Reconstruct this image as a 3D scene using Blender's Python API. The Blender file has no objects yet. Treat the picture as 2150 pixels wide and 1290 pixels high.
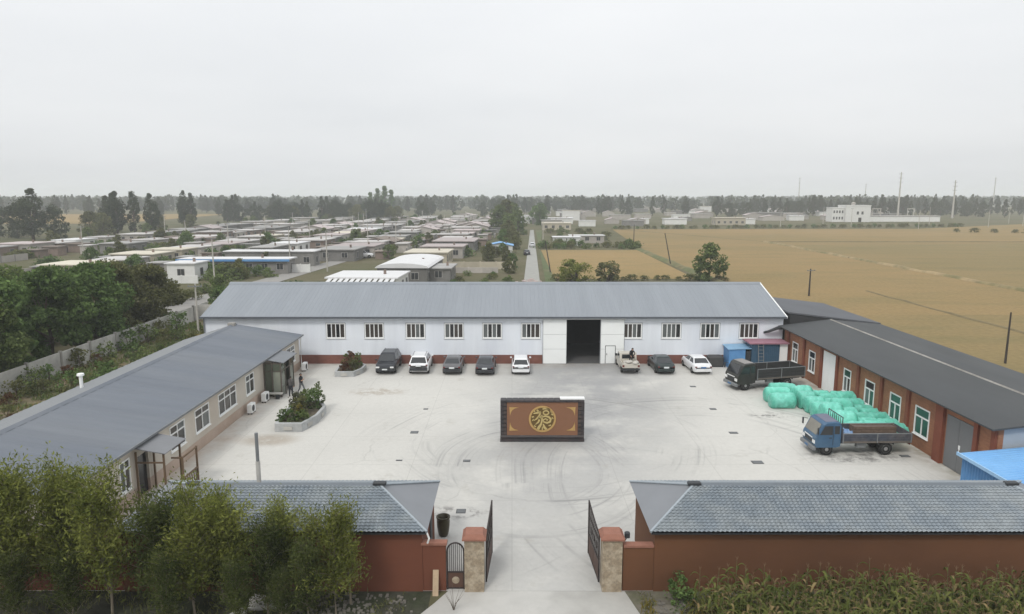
import bpy, math, random
import numpy as np
from mathutils import Vector, Matrix, noise as mnoise

random.seed(7)
RNG = np.random.default_rng(11)
SC = bpy.context.scene
COL = SC.collection
R = math.radians

# ------------------------------------------------------------------ camera
cam_d = bpy.data.cameras.new('camera')
cam = bpy.data.objects.new('camera', cam_d)
COL.objects.link(cam)
cam.location = (0, 0, 16.5)
cam.rotation_euler = (R(90 - 9.13), 0, 0)
cam_d.sensor_width = 36
cam_d.lens = 24.28
cam_d.clip_end = 20000
SC.camera = cam

# ------------------------------------------------------------------ sky, sun, exposure
SUN_EL, SUN_AZ = R(48), R(205)           # azimuth clockwise from +Y
w = bpy.data.worlds.new('World')
SC.world = w
w.use_nodes = True
nt = w.node_tree
nt.nodes.clear()
N = nt.nodes.new
out = N('ShaderNodeOutputWorld')
bg = N('ShaderNodeBackground')
sky = N('ShaderNodeTexSky')
sky.sky_type = 'NISHITA'
sky.sun_disc = False
sky.sun_elevation = SUN_EL
sky.sun_rotation = SUN_AZ
sky.dust_density = 4
tc = N('ShaderNodeTexCoord')
sep = N('ShaderNodeSeparateXYZ')
nt.links.new(tc.outputs['Generated'], sep.inputs[0])
# overcast luminance: brighter towards the zenith
grad = N('ShaderNodeMapRange')
grad.inputs[1].default_value = 0.0
grad.inputs[2].default_value = 1.0
grad.inputs[3].default_value = 7.3
grad.inputs[4].default_value = 13.2
nt.links.new(sep.outputs['Z'], grad.inputs[0])
# project on a cloud deck so that the clouds flatten towards the horizon
zc = N('ShaderNodeMath'); zc.operation = 'MAXIMUM'; zc.inputs[1].default_value = 0.0
nt.links.new(sep.outputs['Z'], zc.inputs[0])
za = N('ShaderNodeMath'); za.operation = 'ADD'; za.inputs[1].default_value = 0.12
nt.links.new(zc.outputs[0], za.inputs[0])
dx = N('ShaderNodeMath'); dx.operation = 'DIVIDE'
dy = N('ShaderNodeMath'); dy.operation = 'DIVIDE'
nt.links.new(sep.outputs['X'], dx.inputs[0]); nt.links.new(za.outputs[0], dx.inputs[1])
nt.links.new(sep.outputs['Y'], dy.inputs[0]); nt.links.new(za.outputs[0], dy.inputs[1])
cmb = N('ShaderNodeCombineXYZ')
nt.links.new(dx.outputs[0], cmb.inputs[0]); nt.links.new(dy.outputs[0], cmb.inputs[1])
cl = N('ShaderNodeTexNoise'); cl.inputs['Scale'].default_value = 0.26; cl.inputs['Detail'].default_value = 5
cl.inputs['Roughness'].default_value = 0.5
nt.links.new(cmb.outputs[0], cl.inputs['Vector'])
cr = N('ShaderNodeMapRange')
cr.inputs[1].default_value = 0.36; cr.inputs[2].default_value = 0.6
cr.inputs[3].default_value = 0.90; cr.inputs[4].default_value = 1.0
nt.links.new(cl.outputs['Fac'], cr.inputs[0])
mul = N('ShaderNodeMath'); mul.operation = 'MULTIPLY'
nt.links.new(grad.outputs[0], mul.inputs[0]); nt.links.new(cr.outputs[0], mul.inputs[1])
tint = N('ShaderNodeMixRGB'); tint.blend_type = 'MIX'
tint.inputs[1].default_value = (0.945, 0.985, 1.03, 1); tint.inputs[2].default_value = (1.0, 0.998, 0.992, 1)
nt.links.new(cl.outputs['Fac'], tint.inputs[0])
vm = N('ShaderNodeVectorMath'); vm.operation = 'SCALE'
nt.links.new(tint.outputs[0], vm.inputs[0]); nt.links.new(mul.outputs[0], vm.inputs['Scale'])
mixs = N('ShaderNodeMixRGB'); mixs.inputs[0].default_value = 0.96
nt.links.new(sky.outputs[0], mixs.inputs[1]); nt.links.new(vm.outputs[0], mixs.inputs[2])
nt.links.new(mixs.outputs[0], bg.inputs['Color'])
bg.inputs['Strength'].default_value = 0.1
nt.links.new(bg.outputs[0], out.inputs[0])

sun_d = bpy.data.lights.new('sun', 'SUN')
sun_d.energy = 1.25
sun_d.angle = R(11)
sun_d.color = (1, 0.965, 0.91)
sun = bpy.data.objects.new('sun', sun_d)
COL.objects.link(sun)
sdir = Vector((math.sin(SUN_AZ) * math.cos(SUN_EL), math.cos(SUN_AZ) * math.cos(SUN_EL), math.sin(SUN_EL)))
sun.rotation_euler = sdir.to_track_quat('Z', 'Y').to_euler()
sun.location = (0, 0, 60)

SC.view_settings.view_transform = 'Standard'
SC.view_settings.look = 'None'
SC.view_settings.exposure = 0.2
SC.view_settings.gamma = 1
SC.view_settings.use_curve_mapping = False
SC.render.engine = 'CYCLES'
SC.cycles.use_denoising = True
SC.cycles.max_bounces = 6
SC.cycles.diffuse_bounces = 3
SC.cycles.glossy_bounces = 2
SC.cycles.transmission_bounces = 4
SC.cycles.volume_bounces = 3
SC.cycles.transparent_max_bounces = 6

# ------------------------------------------------------------------ materials
MATS = {}


def mat(name, col, rough=0.8, var=0.12, scale=2.0, col2=None, fac=(0.42, 0.62), bump=0.0, bscale=30, metal=0.0,
        spec=0.35, stretch=(1, 1, 1), rnd=0.0, coat=0.0):
    """Plain procedural surface: two noise scales of colour, optional second colour in patches, optional fine relief."""
    if name in MATS:
        return MATS[name]
    m = bpy.data.materials.new(name)
    m.use_nodes = True
    t = m.node_tree
    b = t.nodes['Principled BSDF']
    b.inputs['Roughness'].default_value = rough
    b.inputs['Metallic'].default_value = metal
    b.inputs['Specular IOR Level'].default_value = spec
    b.inputs['Coat Weight'].default_value = coat
    tcn = t.nodes.new('ShaderNodeTexCoord')
    mp = t.nodes.new('ShaderNodeMapping')
    mp.inputs['Scale'].default_value = stretch
    t.links.new(tcn.outputs['Object'], mp.inputs[0])
    n1 = t.nodes.new('ShaderNodeTexNoise')
    n1.inputs['Scale'].default_value = scale
    n1.inputs['Detail'].default_value = 6
    n1.inputs['Roughness'].default_value = 0.65
    t.links.new(mp.outputs[0], n1.inputs['Vector'])
    mr = t.nodes.new('ShaderNodeMapRange')
    mr.inputs[1].default_value, mr.inputs[2].default_value = 0.25, 0.75
    mr.inputs[3].default_value, mr.inputs[4].default_value = 1 - var, 1 + var
    t.links.new(n1.outputs['Fac'], mr.inputs[0])
    vs = t.nodes.new('ShaderNodeVectorMath')
    vs.operation = 'SCALE'
    if col2 is not None:
        n2 = t.nodes.new('ShaderNodeTexNoise')
        n2.inputs['Scale'].default_value = scale * 0.27
        n2.inputs['Detail'].default_value = 4
        t.links.new(mp.outputs[0], n2.inputs['Vector'])
        m2 = t.nodes.new('ShaderNodeMapRange')
        m2.inputs[1].default_value, m2.inputs[2].default_value = fac
        t.links.new(n2.outputs['Fac'], m2.inputs[0])
        mx = t.nodes.new('ShaderNodeMixRGB')
        mx.inputs[1].default_value = (*col, 1)
        mx.inputs[2].default_value = (*col2, 1)
        t.links.new(m2.outputs[0], mx.inputs[0])
        t.links.new(mx.outputs[0], vs.inputs[0])
    else:
        vs.inputs[0].default_value = col
    last = mr.outputs[0]
    if rnd:
        oi = t.nodes.new('ShaderNodeObjectInfo')
        r2 = t.nodes.new('ShaderNodeMapRange')
        r2.inputs[3].default_value, r2.inputs[4].default_value = 1 - rnd, 1 + rnd
        t.links.new(oi.outputs['Random'], r2.inputs[0])
        mm = t.nodes.new('ShaderNodeMath')
        mm.operation = 'MULTIPLY'
        t.links.new(last, mm.inputs[0])
        t.links.new(r2.outputs[0], mm.inputs[1])
        last = mm.outputs[0]
    t.links.new(last, vs.inputs['Scale'])
    t.links.new(vs.outputs[0], b.inputs['Base Color'])
    if bump:
        nb = t.nodes.new('ShaderNodeTexNoise')
        nb.inputs['Scale'].default_value = bscale
        nb.inputs['Detail'].default_value = 4
        t.links.new(mp.outputs[0], nb.inputs['Vector'])
        bp = t.nodes.new('ShaderNodeBump')
        bp.inputs['Strength'].default_value = bump
        bp.inputs['Distance'].default_value = 0.05
        t.links.new(nb.outputs['Fac'], bp.inputs['Height'])
        t.links.new(bp.outputs[0], b.inputs['Normal'])
    MATS[name] = m
    return m


def leaf_mat(name, c1, c2, trans=0.3, rnd=0.18):
    """Foliage: colour differs from leaf to leaf and from plant to plant."""
    if name in MATS:
        return MATS[name]
    m = bpy.data.materials.new(name)
    m.use_nodes = True
    t = m.node_tree
    t.nodes.clear()
    o = t.nodes.new('ShaderNodeOutputMaterial')
    g = t.nodes.new('ShaderNodeNewGeometry')
    oi = t.nodes.new('ShaderNodeObjectInfo')
    nz = t.nodes.new('ShaderNodeTexNoise')
    nz.inputs['Scale'].default_value = 0.7
    nz.inputs['Detail'].default_value = 3
    t.links.new(g.outputs['Position'], nz.inputs['Vector'])
    ad = t.nodes.new('ShaderNodeMath'); ad.operation = 'MULTIPLY_ADD'
    ad.inputs[1].default_value = 0.55
    t.links.new(g.outputs['Random Per Island'], ad.inputs[0])
    sb = t.nodes.new('ShaderNodeMath'); sb.operation = 'MULTIPLY_ADD'
    sb.inputs[1].default_value = 1.6; sb.inputs[2].default_value = -0.55
    t.links.new(nz.outputs['Fac'], sb.inputs[0])
    t.links.new(sb.outputs[0], ad.inputs[2])
    mx = t.nodes.new('ShaderNodeMixRGB')
    mx.inputs[1].default_value = (*c1, 1); mx.inputs[2].default_value = (*c2, 1)
    mx.use_clamp = True
    t.links.new(ad.outputs[0], mx.inputs[0])
    r2 = t.nodes.new('ShaderNodeMapRange')
    r2.inputs[3].default_value, r2.inputs[4].default_value = 1 - rnd, 1 + rnd
    t.links.new(oi.outputs['Random'], r2.inputs[0])
    vs = t.nodes.new('ShaderNodeVectorMath'); vs.operation = 'SCALE'
    t.links.new(mx.outputs[0], vs.inputs[0]); t.links.new(r2.outputs[0], vs.inputs['Scale'])
    d = t.nodes.new('ShaderNodeBsdfDiffuse'); tr = t.nodes.new('ShaderNodeBsdfTranslucent')
    t.links.new(vs.outputs[0], d.inputs[0]); t.links.new(vs.outputs[0], tr.inputs[0])
    ms = t.nodes.new('ShaderNodeMixShader'); ms.inputs[0].default_value = trans
    t.links.new(d.outputs[0], ms.inputs[1]); t.links.new(tr.outputs[0], ms.inputs[2])
    t.links.new(ms.outputs[0], o.inputs[0])
    MATS[name] = m
    return m


def brick_mat(name, c1, c2, mortar, var=0.15):
    if name in MATS:
        return MATS[name]
    m = mat(name, c1, 0.9)
    t = m.node_tree
    b = t.nodes['Principled BSDF']
    tcn = t.nodes.new('ShaderNodeTexCoord')
    se = t.nodes.new('ShaderNodeSeparateXYZ')
    t.links.new(tcn.outputs['Object'], se.inputs[0])
    ad = t.nodes.new('ShaderNodeMath'); ad.operation = 'ADD'
    t.links.new(se.outputs[0], ad.inputs[0]); t.links.new(se.outputs[1], ad.inputs[1])
    cm = t.nodes.new('ShaderNodeCombineXYZ')
    t.links.new(ad.outputs[0], cm.inputs[0]); t.links.new(se.outputs[2], cm.inputs[1])
    bk = t.nodes.new('ShaderNodeTexBrick')
    bk.inputs['Color1'].default_value = (*c1, 1); bk.inputs['Color2'].default_value = (*c2, 1)
    bk.inputs['Mortar'].default_value = (*mortar, 1)
    bk.inputs['Scale'].default_value = 1
    bk.inputs['Brick Width'].default_value = 0.25; bk.inputs['Row Height'].default_value = 0.065
    bk.inputs['Mortar Size'].default_value = 0.006
    t.links.new(cm.outputs[0], bk.inputs['Vector'])
    nz = t.nodes.new('ShaderNodeTexNoise'); nz.inputs['Scale'].default_value = 0.9; nz.inputs['Detail'].default_value = 6
    t.links.new(tcn.outputs['Object'], nz.inputs['Vector'])
    mr = t.nodes.new('ShaderNodeMapRange')
    mr.inputs[1].default_value, mr.inputs[2].default_value = 0.3, 0.7
    mr.inputs[3].default_value, mr.inputs[4].default_value = 1 - var, 1 + var
    t.links.new(nz.outputs['Fac'], mr.inputs[0])
    vs = t.nodes.new('ShaderNodeVectorMath'); vs.operation = 'SCALE'
    t.links.new(bk.outputs['Color'], vs.inputs[0]); t.links.new(mr.outputs[0], vs.inputs['Scale'])
    t.links.new(vs.outputs[0], b.inputs['Base Color'])
    return m


def yard_mat():
    """Pale worn concrete with tyre marks swept round the screen wall and a grey trail from the warehouse door to the gate."""
    m = bpy.data.materials.new('yard_concrete')
    m.use_nodes = True
    t = m.node_tree
    b = t.nodes['Principled BSDF']
    b.inputs['Roughness'].default_value = 0.85
    b.inputs['Specular IOR Level'].default_value = 0.3
    L = t.links.new

    def nd(k, **kw):
        n = t.nodes.new(k)
        for a, v in kw.items():
            setattr(n, a, v)
        return n

    def math_(op, a, bb=None, c=None, clamp=False):
        n = nd('ShaderNodeMath', operation=op, use_clamp=clamp)
        for i, x in enumerate((a, bb, c)):
            if x is None:
                continue
            if isinstance(x, (int, float)):
                n.inputs[i].default_value = x
            else:
                L(x, n.inputs[i])
        return n.outputs[0]

    def rng(x, a0, a1, b0=0.0, b1=1.0):
        n = nd('ShaderNodeMapRange', interpolation_type='SMOOTHSTEP')
        L(x, n.inputs[0])
        for i, v in enumerate((a0, a1, b0, b1)):
            n.inputs[i + 1].default_value = v
        return n.outputs[0]

    def noise(vec, s, det=5, rough=0.6):
        n = nd('ShaderNodeTexNoise')
        n.inputs['Scale'].default_value = s
        n.inputs['Detail'].default_value = det
        n.inputs['Roughness'].default_value = rough
        L(vec, n.inputs['Vector'])
        return n.outputs['Fac']
    g = nd('ShaderNodeTexCoord').outputs['Object']
    sp = nd('ShaderNodeSeparateXYZ'); L(g, sp.inputs[0])
    X, Y = sp.outputs[0], sp.outputs[1]
    wob = math_('MULTIPLY_ADD', noise(g, 0.12, 2), 3.0, -1.5)

    wob2 = math_('MULTIPLY_ADD', noise(g, 0.10, 1), 1.6, -0.8)

    def swirl(cx, cy, ky, r0, r1, seedx, freq):
        ax = math_('ADD', X, -cx)
        ay = math_('MULTIPLY', math_('ADD', Y, -cy), ky)
        r = math_('ADD', math_('SQRT', math_('ADD', math_('MULTIPLY', ax, ax), math_('MULTIPLY', ay, ay))), wob2)
        cv = nd('ShaderNodeCombineXYZ'); L(math_('MULTIPLY_ADD', r, freq, seedx), cv.inputs[0])
        ang = nd('ShaderNodeMath', operation='ARCTAN2'); L(ay, ang.inputs[0]); L(ax, ang.inputs[1])
        L(math_('MULTIPLY', ang.outputs[0], 0.38), cv.inputs[1])
        s = rng(noise(cv.outputs[0], 1.0, 4, 0.65), 0.47, 0.72)
        band = math_('MULTIPLY', rng(r, r0, r0 + 1.6), math_('SUBTRACT', 1.0, rng(r, r1 - 2, r1)))
        patch = rng(noise(g, 0.16, 3), 0.40, 0.58)
        return math_('MULTIPLY', math_('MULTIPLY', s, band), patch)
    tr = math_('MAXIMUM', swirl(2.0, 45, 1.0, 6.5, 13.0, 3.1, 3.0), swirl(1.3, 40.5, 0.75, 3.0, 8.0, 9.7, 3.2))
    tr = math_('MAXIMUM', tr, swirl(13, 38, 0.8, 9.0, 15.0, 21.3, 2.6))
    # grey trail: distance to a bent centre line from the door (7, 66) to the gate (1.3, 27)
    cxn = math_('MULTIPLY_ADD', rng(Y, 28, 66), 5.6, 1.3)
    dist = math_('ABSOLUTE', math_('ADD', math_('SUBTRACT', X, cxn), wob))
    trail = math_('MULTIPLY', math_('SUBTRACT', 1.0, rng(dist, 1.5, 11.0)), rng(noise(g, 0.22, 5), 0.22, 0.58))
    trail = math_('MULTIPLY', trail, rng(Y, 30, 50, 0.45, 1.0))
    mouth = math_('MULTIPLY', math_('SUBTRACT', 1.0, rng(math_('ABSOLUTE', math_('ADD', X, -7.0)), 1.0, 3.2)), rng(Y, 57, 67))
    blot = rng(noise(g, 0.5, 5, 0.7), 0.58, 0.72)
    # oil and dirt where the trucks stand, damp patch at the planter
    def spot(cx, cy, rx, ry, lo, hi):
        ax = math_('MULTIPLY', math_('ADD', X, -cx), 1.0 / rx)
        ay = math_('MULTIPLY', math_('ADD', Y, -cy), 1.0 / ry)
        d = math_('SQRT', math_('ADD', math_('MULTIPLY', ax, ax), math_('MULTIPLY', ay, ay)))
        return math_('MULTIPLY', math_('SUBTRACT', 1.0, rng(d, 0.35, 1.0)), rng(noise(g, 1.3, 5, 0.7), lo, hi))
    oil = spot(22.0, 42.2, 4.2, 1.7, 0.40, 0.62)
    oil = math_('MAXIMUM', oil, spot(22.3, 58.4, 4.0, 1.8, 0.42, 0.64))
    oil = math_('MAXIMUM', oil, spot(-3.2, 34.2, 2.6, 1.0, 0.46, 0.62))
    oil = math_('MAXIMUM', oil, spot(19.5, 50.6, 2.0, 1.2, 0.48, 0.62))
    damp = math_('MAXIMUM', spot(-16.6, 45.2, 2.6, 1.6, 0.2, 0.5), spot(-11.5, 57.0, 3.2, 1.6, 0.42, 0.6))
    fine = rng(noise(g, 3.0, 6, 0.7), 0.25, 0.75, 0.955, 1.045)
    big = rng(noise(g, 0.07, 3), 0.3, 0.7, 0.95, 1.05)
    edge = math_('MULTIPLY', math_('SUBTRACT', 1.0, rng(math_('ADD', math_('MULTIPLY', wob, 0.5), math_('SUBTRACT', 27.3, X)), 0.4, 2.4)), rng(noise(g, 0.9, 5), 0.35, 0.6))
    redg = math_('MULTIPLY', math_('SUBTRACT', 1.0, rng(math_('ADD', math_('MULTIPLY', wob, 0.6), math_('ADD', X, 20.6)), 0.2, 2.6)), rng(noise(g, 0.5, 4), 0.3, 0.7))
    c = nd('ShaderNodeMixRGB'); c.inputs[1].default_value = (0.490, 0.480, 0.448, 1); c.inputs[2].default_value = (0.300, 0.300, 0.297, 1)
    L(trail, c.inputs[0])
    c2 = nd('ShaderNodeMixRGB'); c2.inputs[2].default_value = (0.20, 0.20, 0.197, 1)
    L(c.outputs[0], c2.inputs[1]); L(math_('MULTIPLY', tr, 0.72), c2.inputs[0])
    c3 = nd('ShaderNodeMixRGB'); c3.inputs[2].default_value = (0.30, 0.28, 0.24, 1)
    L(c2.outputs[0], c3.inputs[1]); L(math_('MULTIPLY', blot, 0.35), c3.inputs[0])
    c3a = nd('ShaderNodeMixRGB'); c3a.inputs[2].default_value = (0.11, 0.105, 0.10, 1)
    L(c3.outputs[0], c3a.inputs[1]); L(math_('MULTIPLY', oil, 0.75), c3a.inputs[0])
    c3 = nd('ShaderNodeMixRGB'); c3.inputs[2].default_value = (0.33, 0.29, 0.24, 1)
    L(c3a.outputs[0], c3.inputs[1]); L(math_('MULTIPLY', damp, 0.8), c3.inputs[0])
    c4 = nd('ShaderNodeMixRGB'); c4.inputs[2].default_value = (0.26, 0.23, 0.17, 1)
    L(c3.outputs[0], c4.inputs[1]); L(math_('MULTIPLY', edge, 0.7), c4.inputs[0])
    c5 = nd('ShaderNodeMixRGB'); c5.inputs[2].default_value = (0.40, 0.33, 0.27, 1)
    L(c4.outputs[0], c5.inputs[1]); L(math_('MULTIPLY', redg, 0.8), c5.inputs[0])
    c6 = nd('ShaderNodeMixRGB'); c6.inputs[2].default_value = (0.25, 0.25, 0.25, 1)
    L(c5.outputs[0], c6.inputs[1]); L(math_('MULTIPLY', mouth, 0.75), c6.inputs[0])
    bk = nd('ShaderNodeTexBrick'); bk.offset = 0.0
    bk.inputs['Color1'].default_value = bk.inputs['Color2'].default_value = (1, 1, 1, 1); bk.inputs['Mortar'].default_value = (0, 0, 0, 1)
    bk.inputs['Scale'].default_value = 1; bk.inputs['Brick Width'].default_value = 6.2; bk.inputs['Row Height'].default_value = 5.1
    bk.inputs['Mortar Size'].default_value = 0.022
    L(g, bk.inputs['Vector'])
    vo = nd('ShaderNodeTexVoronoi', feature='DISTANCE_TO_EDGE'); vo.inputs['Scale'].default_value = 0.11
    wv = nd('ShaderNodeVectorMath', operation='ADD'); nv = nd('ShaderNodeTexNoise'); nv.inputs['Scale'].default_value = 0.7; nv.inputs['Detail'].default_value = 5
    L(g, nv.inputs['Vector']); L(g, wv.inputs[0]); L(nv.outputs['Color'], wv.inputs[1]); L(wv.outputs[0], vo.inputs['Vector'])
    crack = math_('MULTIPLY', math_('SUBTRACT', 1.0, rng(vo.outputs['Distance'], 0.0, 0.007)), rng(noise(g, 0.13, 3), 0.45, 0.6))
    line = math_('MAXIMUM', math_('SUBTRACT', 1.0, bk.outputs['Color']), crack)
    c7 = nd('ShaderNodeMixRGB'); c7.inputs[2].default_value = (0.22, 0.215, 0.20, 1)
    L(c6.outputs[0], c7.inputs[1]); L(math_('MULTIPLY', line, 0.28), c7.inputs[0])
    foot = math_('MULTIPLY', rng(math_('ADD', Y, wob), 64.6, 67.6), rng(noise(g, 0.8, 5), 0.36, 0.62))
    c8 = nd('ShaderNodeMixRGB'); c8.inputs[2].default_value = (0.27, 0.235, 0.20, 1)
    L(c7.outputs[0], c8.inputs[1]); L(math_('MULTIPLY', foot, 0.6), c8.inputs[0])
    c6 = c8
    vs = nd('ShaderNodeVectorMath', operation='SCALE')
    L(c6.outputs[0], vs.inputs[0]); L(math_('MULTIPLY', fine, big), vs.inputs['Scale'])
    L(vs.outputs[0], b.inputs['Base Color'])
    bp = nd('ShaderNodeBump'); bp.inputs['Strength'].default_value = 0.15; bp.inputs['Distance'].default_value = 0.02
    L(noise(g, 9.0, 5), bp.inputs['Height']); L(bp.outputs[0], b.inputs['Normal'])
    return m


def field_mat(name, c1, c2, c3, sc=0.02):
    """Ripe rice: long streaks of gold, ochre and olive."""
    m = mat(name, c1, 0.95)
    t = m.node_tree
    L = t.links.new
    b = t.nodes['Principled BSDF']
    b.inputs['Specular IOR Level'].default_value = 0.05
    tcn = t.nodes.new('ShaderNodeTexCoord')
    mp = t.nodes.new('ShaderNodeMapping')
    mp.inputs['Rotation'].default_value = (0, 0, R(-4))
    mp.inputs['Scale'].default_value = (0.35, 1, 1)
    L(tcn.outputs['Object'], mp.inputs[0])
    n1 = t.nodes.new('ShaderNodeTexNoise'); n1.inputs['Scale'].default_value = sc; n1.inputs['Detail'].default_value = 6
    n2 = t.nodes.new('ShaderNodeTexNoise'); n2.inputs['Scale'].default_value = sc * 6; n2.inputs['Detail'].default_value = 8
    n3 = t.nodes.new('ShaderNodeTexNoise'); n3.inputs['Scale'].default_value = 1.6; n3.inputs['Detail'].default_value = 5
    n2.inputs['Roughness'].default_value = 0.7
    for n in (n1, n2):
        L(mp.outputs[0], n.inputs['Vector'])
    L(tcn.outputs['Object'], n3.inputs['Vector'])
    r1 = t.nodes.new('ShaderNodeMapRange'); r1.inputs[1].default_value, r1.inputs[2].default_value = 0.4, 0.62
    r2 = t.nodes.new('ShaderNodeMapRange'); r2.inputs[1].default_value, r2.inputs[2].default_value = 0.48, 0.68
    r2.inputs[4].default_value = 0.6
    r3 = t.nodes.new('ShaderNodeMapRange'); r3.inputs[1].default_value, r3.inputs[2].default_value = 0.2, 0.8
    r3.inputs[3].default_value, r3.inputs[4].default_value = 0.84, 1.16
    L(n1.outputs['Fac'], r1.inputs[0]); L(n2.outputs['Fac'], r2.inputs[0]); L(n3.outputs['Fac'], r3.inputs[0])
    a = t.nodes.new('ShaderNodeMixRGB'); a.inputs[1].default_value = (*c1, 1); a.inputs[2].default_value = (*c2, 1)
    L(r1.outputs[0], a.inputs[0])
    e = t.nodes.new('ShaderNodeMixRGB'); e.inputs[2].default_value = (*c3, 1)
    L(a.outputs[0], e.inputs[1]); L(r2.outputs[0], e.inputs[0])
    vs = t.nodes.new('ShaderNodeVectorMath'); vs.operation = 'SCALE'
    L(e.outputs[0], vs.inputs[0]); L(r3.outputs[0], vs.inputs['Scale'])
    L(vs.outputs[0], b.inputs['Base Color'])
    return m


def glass_mat(name, col, rough=0.12):
    return mat(name, col, rough, 0.15, 0.8, spec=0.5)


# ------------------------------------------------------------------ mesh helpers
class MB:
    def __init__(s):
        s.v = []; s.f = []; s.m = []; s.k = 0

    def add(s, vs, fs, k=None):
        n = len(s.v)
        s.v.extend([tuple(p) for p in vs])
        for f in fs:
            s.f.append([i + n for i in f]); s.m.append(s.k if k is None else k)
        return s

    def box(s, x0, x1, y0, y1, z0, z1, k=None, bev=0.0):
        if bev <= 0:
            v = [(x0, y0, z0), (x1, y0, z0), (x1, y1, z0), (x0, y1, z0), (x0, y0, z1), (x1, y0, z1), (x1, y1, z1), (x0, y1, z1)]
            return s.add(v, [(0, 3, 2, 1), (4, 5, 6, 7), (0, 1, 5, 4), (1, 2, 6, 5), (2, 3, 7, 6), (3, 0, 4, 7)], k)
        e = bev                                           # chamfered upper edges and corners
        lo = [(x0 + e, y0), (x1 - e, y0), (x1, y0 + e), (x1, y1 - e), (x1 - e, y1), (x0 + e, y1), (x0, y1 - e), (x0, y0 + e)]
        cx, cy = (x0 + x1) / 2, (y0 + y1) / 2
        q = lambda p: (p[0] + (e if p[0] < cx else -e), p[1] + (e if p[1] < cy else -e))
        v = [(p[0], p[1], z0) for p in lo] + [(p[0], p[1], z1 - e) for p in lo] + [(*q(p), z1) for p in lo]
        fs = [tuple(range(7, -1, -1)), tuple(range(16, 24))]
        for i in range(8):
            j = (i + 1) % 8
            fs += [(i, j, j + 8, i + 8), (i + 8, j + 8, j + 16, i + 16)]
        return s.add(v, fs, k)

    def prism(s, poly, axis, a, b, k=None):
        """poly = 2-D outline in the two other axes, extruded along axis from a to b."""
        def P(p, q):
            return {'x': (q, p[0], p[1]), 'y': (p[0], q, p[1]), 'z': (p[0], p[1], q)}[axis]
        n = len(poly)
        v = [P(p, a) for p in poly] + [P(p, b) for p in poly]
        fs = [tuple(range(n))[::-1], tuple(range(n, 2 * n))]
        fs += [(i, (i + 1) % n, (i + 1) % n + n, i + n) for i in range(n)]
        return s.add(v, fs, k)

    def slab(s, quad, th, k=None):
        """Thin plate: quad corners (counter-clockwise from above) thickened downwards along its normal."""
        q = [Vector(p) for p in quad]
        n = (q[1] - q[0]).cross(q[-1] - q[0]).normalized() * th
        v = [p - n for p in q] + q
        m = len(q)
        fs = [tuple(range(m))[::-1], tuple(range(m, 2 * m))] + [(i, (i + 1) % m, (i + 1) % m + m, i + m) for i in range(m)]
        return s.add(v, fs, k)

    def tube(s, pts, rad, sides=8, k=None, caps=True):
        pts = [Vector(p) for p in pts]
        if not hasattr(rad, '__len__'):
            rad = [rad] * len(pts)
        rings = []
        up = Vector((0, 0, 1))
        for i, p in enumerate(pts):
            d = (pts[min(i + 1, len(pts) - 1)] - pts[max(i - 1, 0)]).normalized()
            a = d.cross(up)
            if a.length < 1e-3:
                a = d.cross(Vector((1, 0, 0)))
            a.normalize()
            b = d.cross(a)
            rings.append([p + (a * math.cos(2 * math.pi * j / sides) + b * math.sin(2 * math.pi * j / sides)) * rad[i] for j in range(sides)])
        v = [q for r in rings for q in r]
        fs = []
        for i in range(len(pts) - 1):
            for j in range(sides):
                k2 = (j + 1) % sides
                fs.append((i * sides + j, i * sides + k2, (i + 1) * sides + k2, (i + 1) * sides + j))
        if caps:
            fs.append(tuple(range(sides))[::-1])
            fs.append(tuple(range((len(pts) - 1) * sides, len(pts) * sides)))
        return s.add(v, fs, k)

    def lathe(s, prof, c=(0, 0, 0), axis='z', seg=16, k=None):
        v = []; fs = []
        for r, h in prof:
            for j in range(seg):
                a = 2 * math.pi * j / seg
                p = (r * math.cos(a), r * math.sin(a), h)
                if axis == 'x':
                    p = (p[2], p[0], p[1])
                elif axis == 'y':
                    p = (p[0], p[2], p[1])
                v.append((p[0] + c[0], p[1] + c[1], p[2] + c[2]))
        for i in range(len(prof) - 1):
            for j in range(seg):
                q = (j + 1) % seg
                fs.append((i * seg + j, i * seg + q, (i + 1) * seg + q, (i + 1) * seg + j))
        fs.append(tuple(range(seg))[::-1]); fs.append(tuple(range((len(prof) - 1) * seg, len(prof) * seg)))
        return s.add(v, fs, k)

    def build(s, name, mats, parent=None, smooth=False, world=True):
        me = bpy.data.meshes.new(name)
        me.from_pydata(s.v, [], s.f)
        ml = mats if isinstance(mats, (list, tuple)) else [mats]
        for m in ml:
            me.materials.append(m)
        if len(ml) > 1:
            me.polygons.foreach_set('material_index', s.m)
        if smooth:
            me.polygons.foreach_set('use_smooth', [True] * len(me.polygons))
        me.update()
        return link(name, me, parent, world)


def wloc(o):
    v = Vector((0, 0, 0))
    while o is not None:
        v += o.location
        o = o.parent
    return v


def link(name, me, parent=None, world=True):
    o = bpy.data.objects.new(name, me)
    COL.objects.link(o)
    if parent is not None:
        o.parent = parent
        if world:
            o.location = -wloc(parent)
    return o


def tag(o, label=None, cat=None, group=None, kind=None):
    if label: o['label'] = label
    if cat: o['category'] = cat
    if group: o['group'] = group
    if kind: o['kind'] = kind
    return o


def thing(name, label, cat, loc=(0, 0, 0), rz=0.0, group=None, kind=None):
    o = bpy.data.objects.new(name, None)
    COL.objects.link(o)
    o.location = loc
    o.rotation_euler = (0, 0, rz)
    o.empty_display_size = 0.2
    return tag(o, label, cat, group, kind)


def copy_tree(o, parent=None):
    c = o.copy()
    COL.objects.link(c)
    if parent is not None:
        c.parent = parent
    for ch in list(o.children):
        copy_tree(ch, c)
    return c


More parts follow.
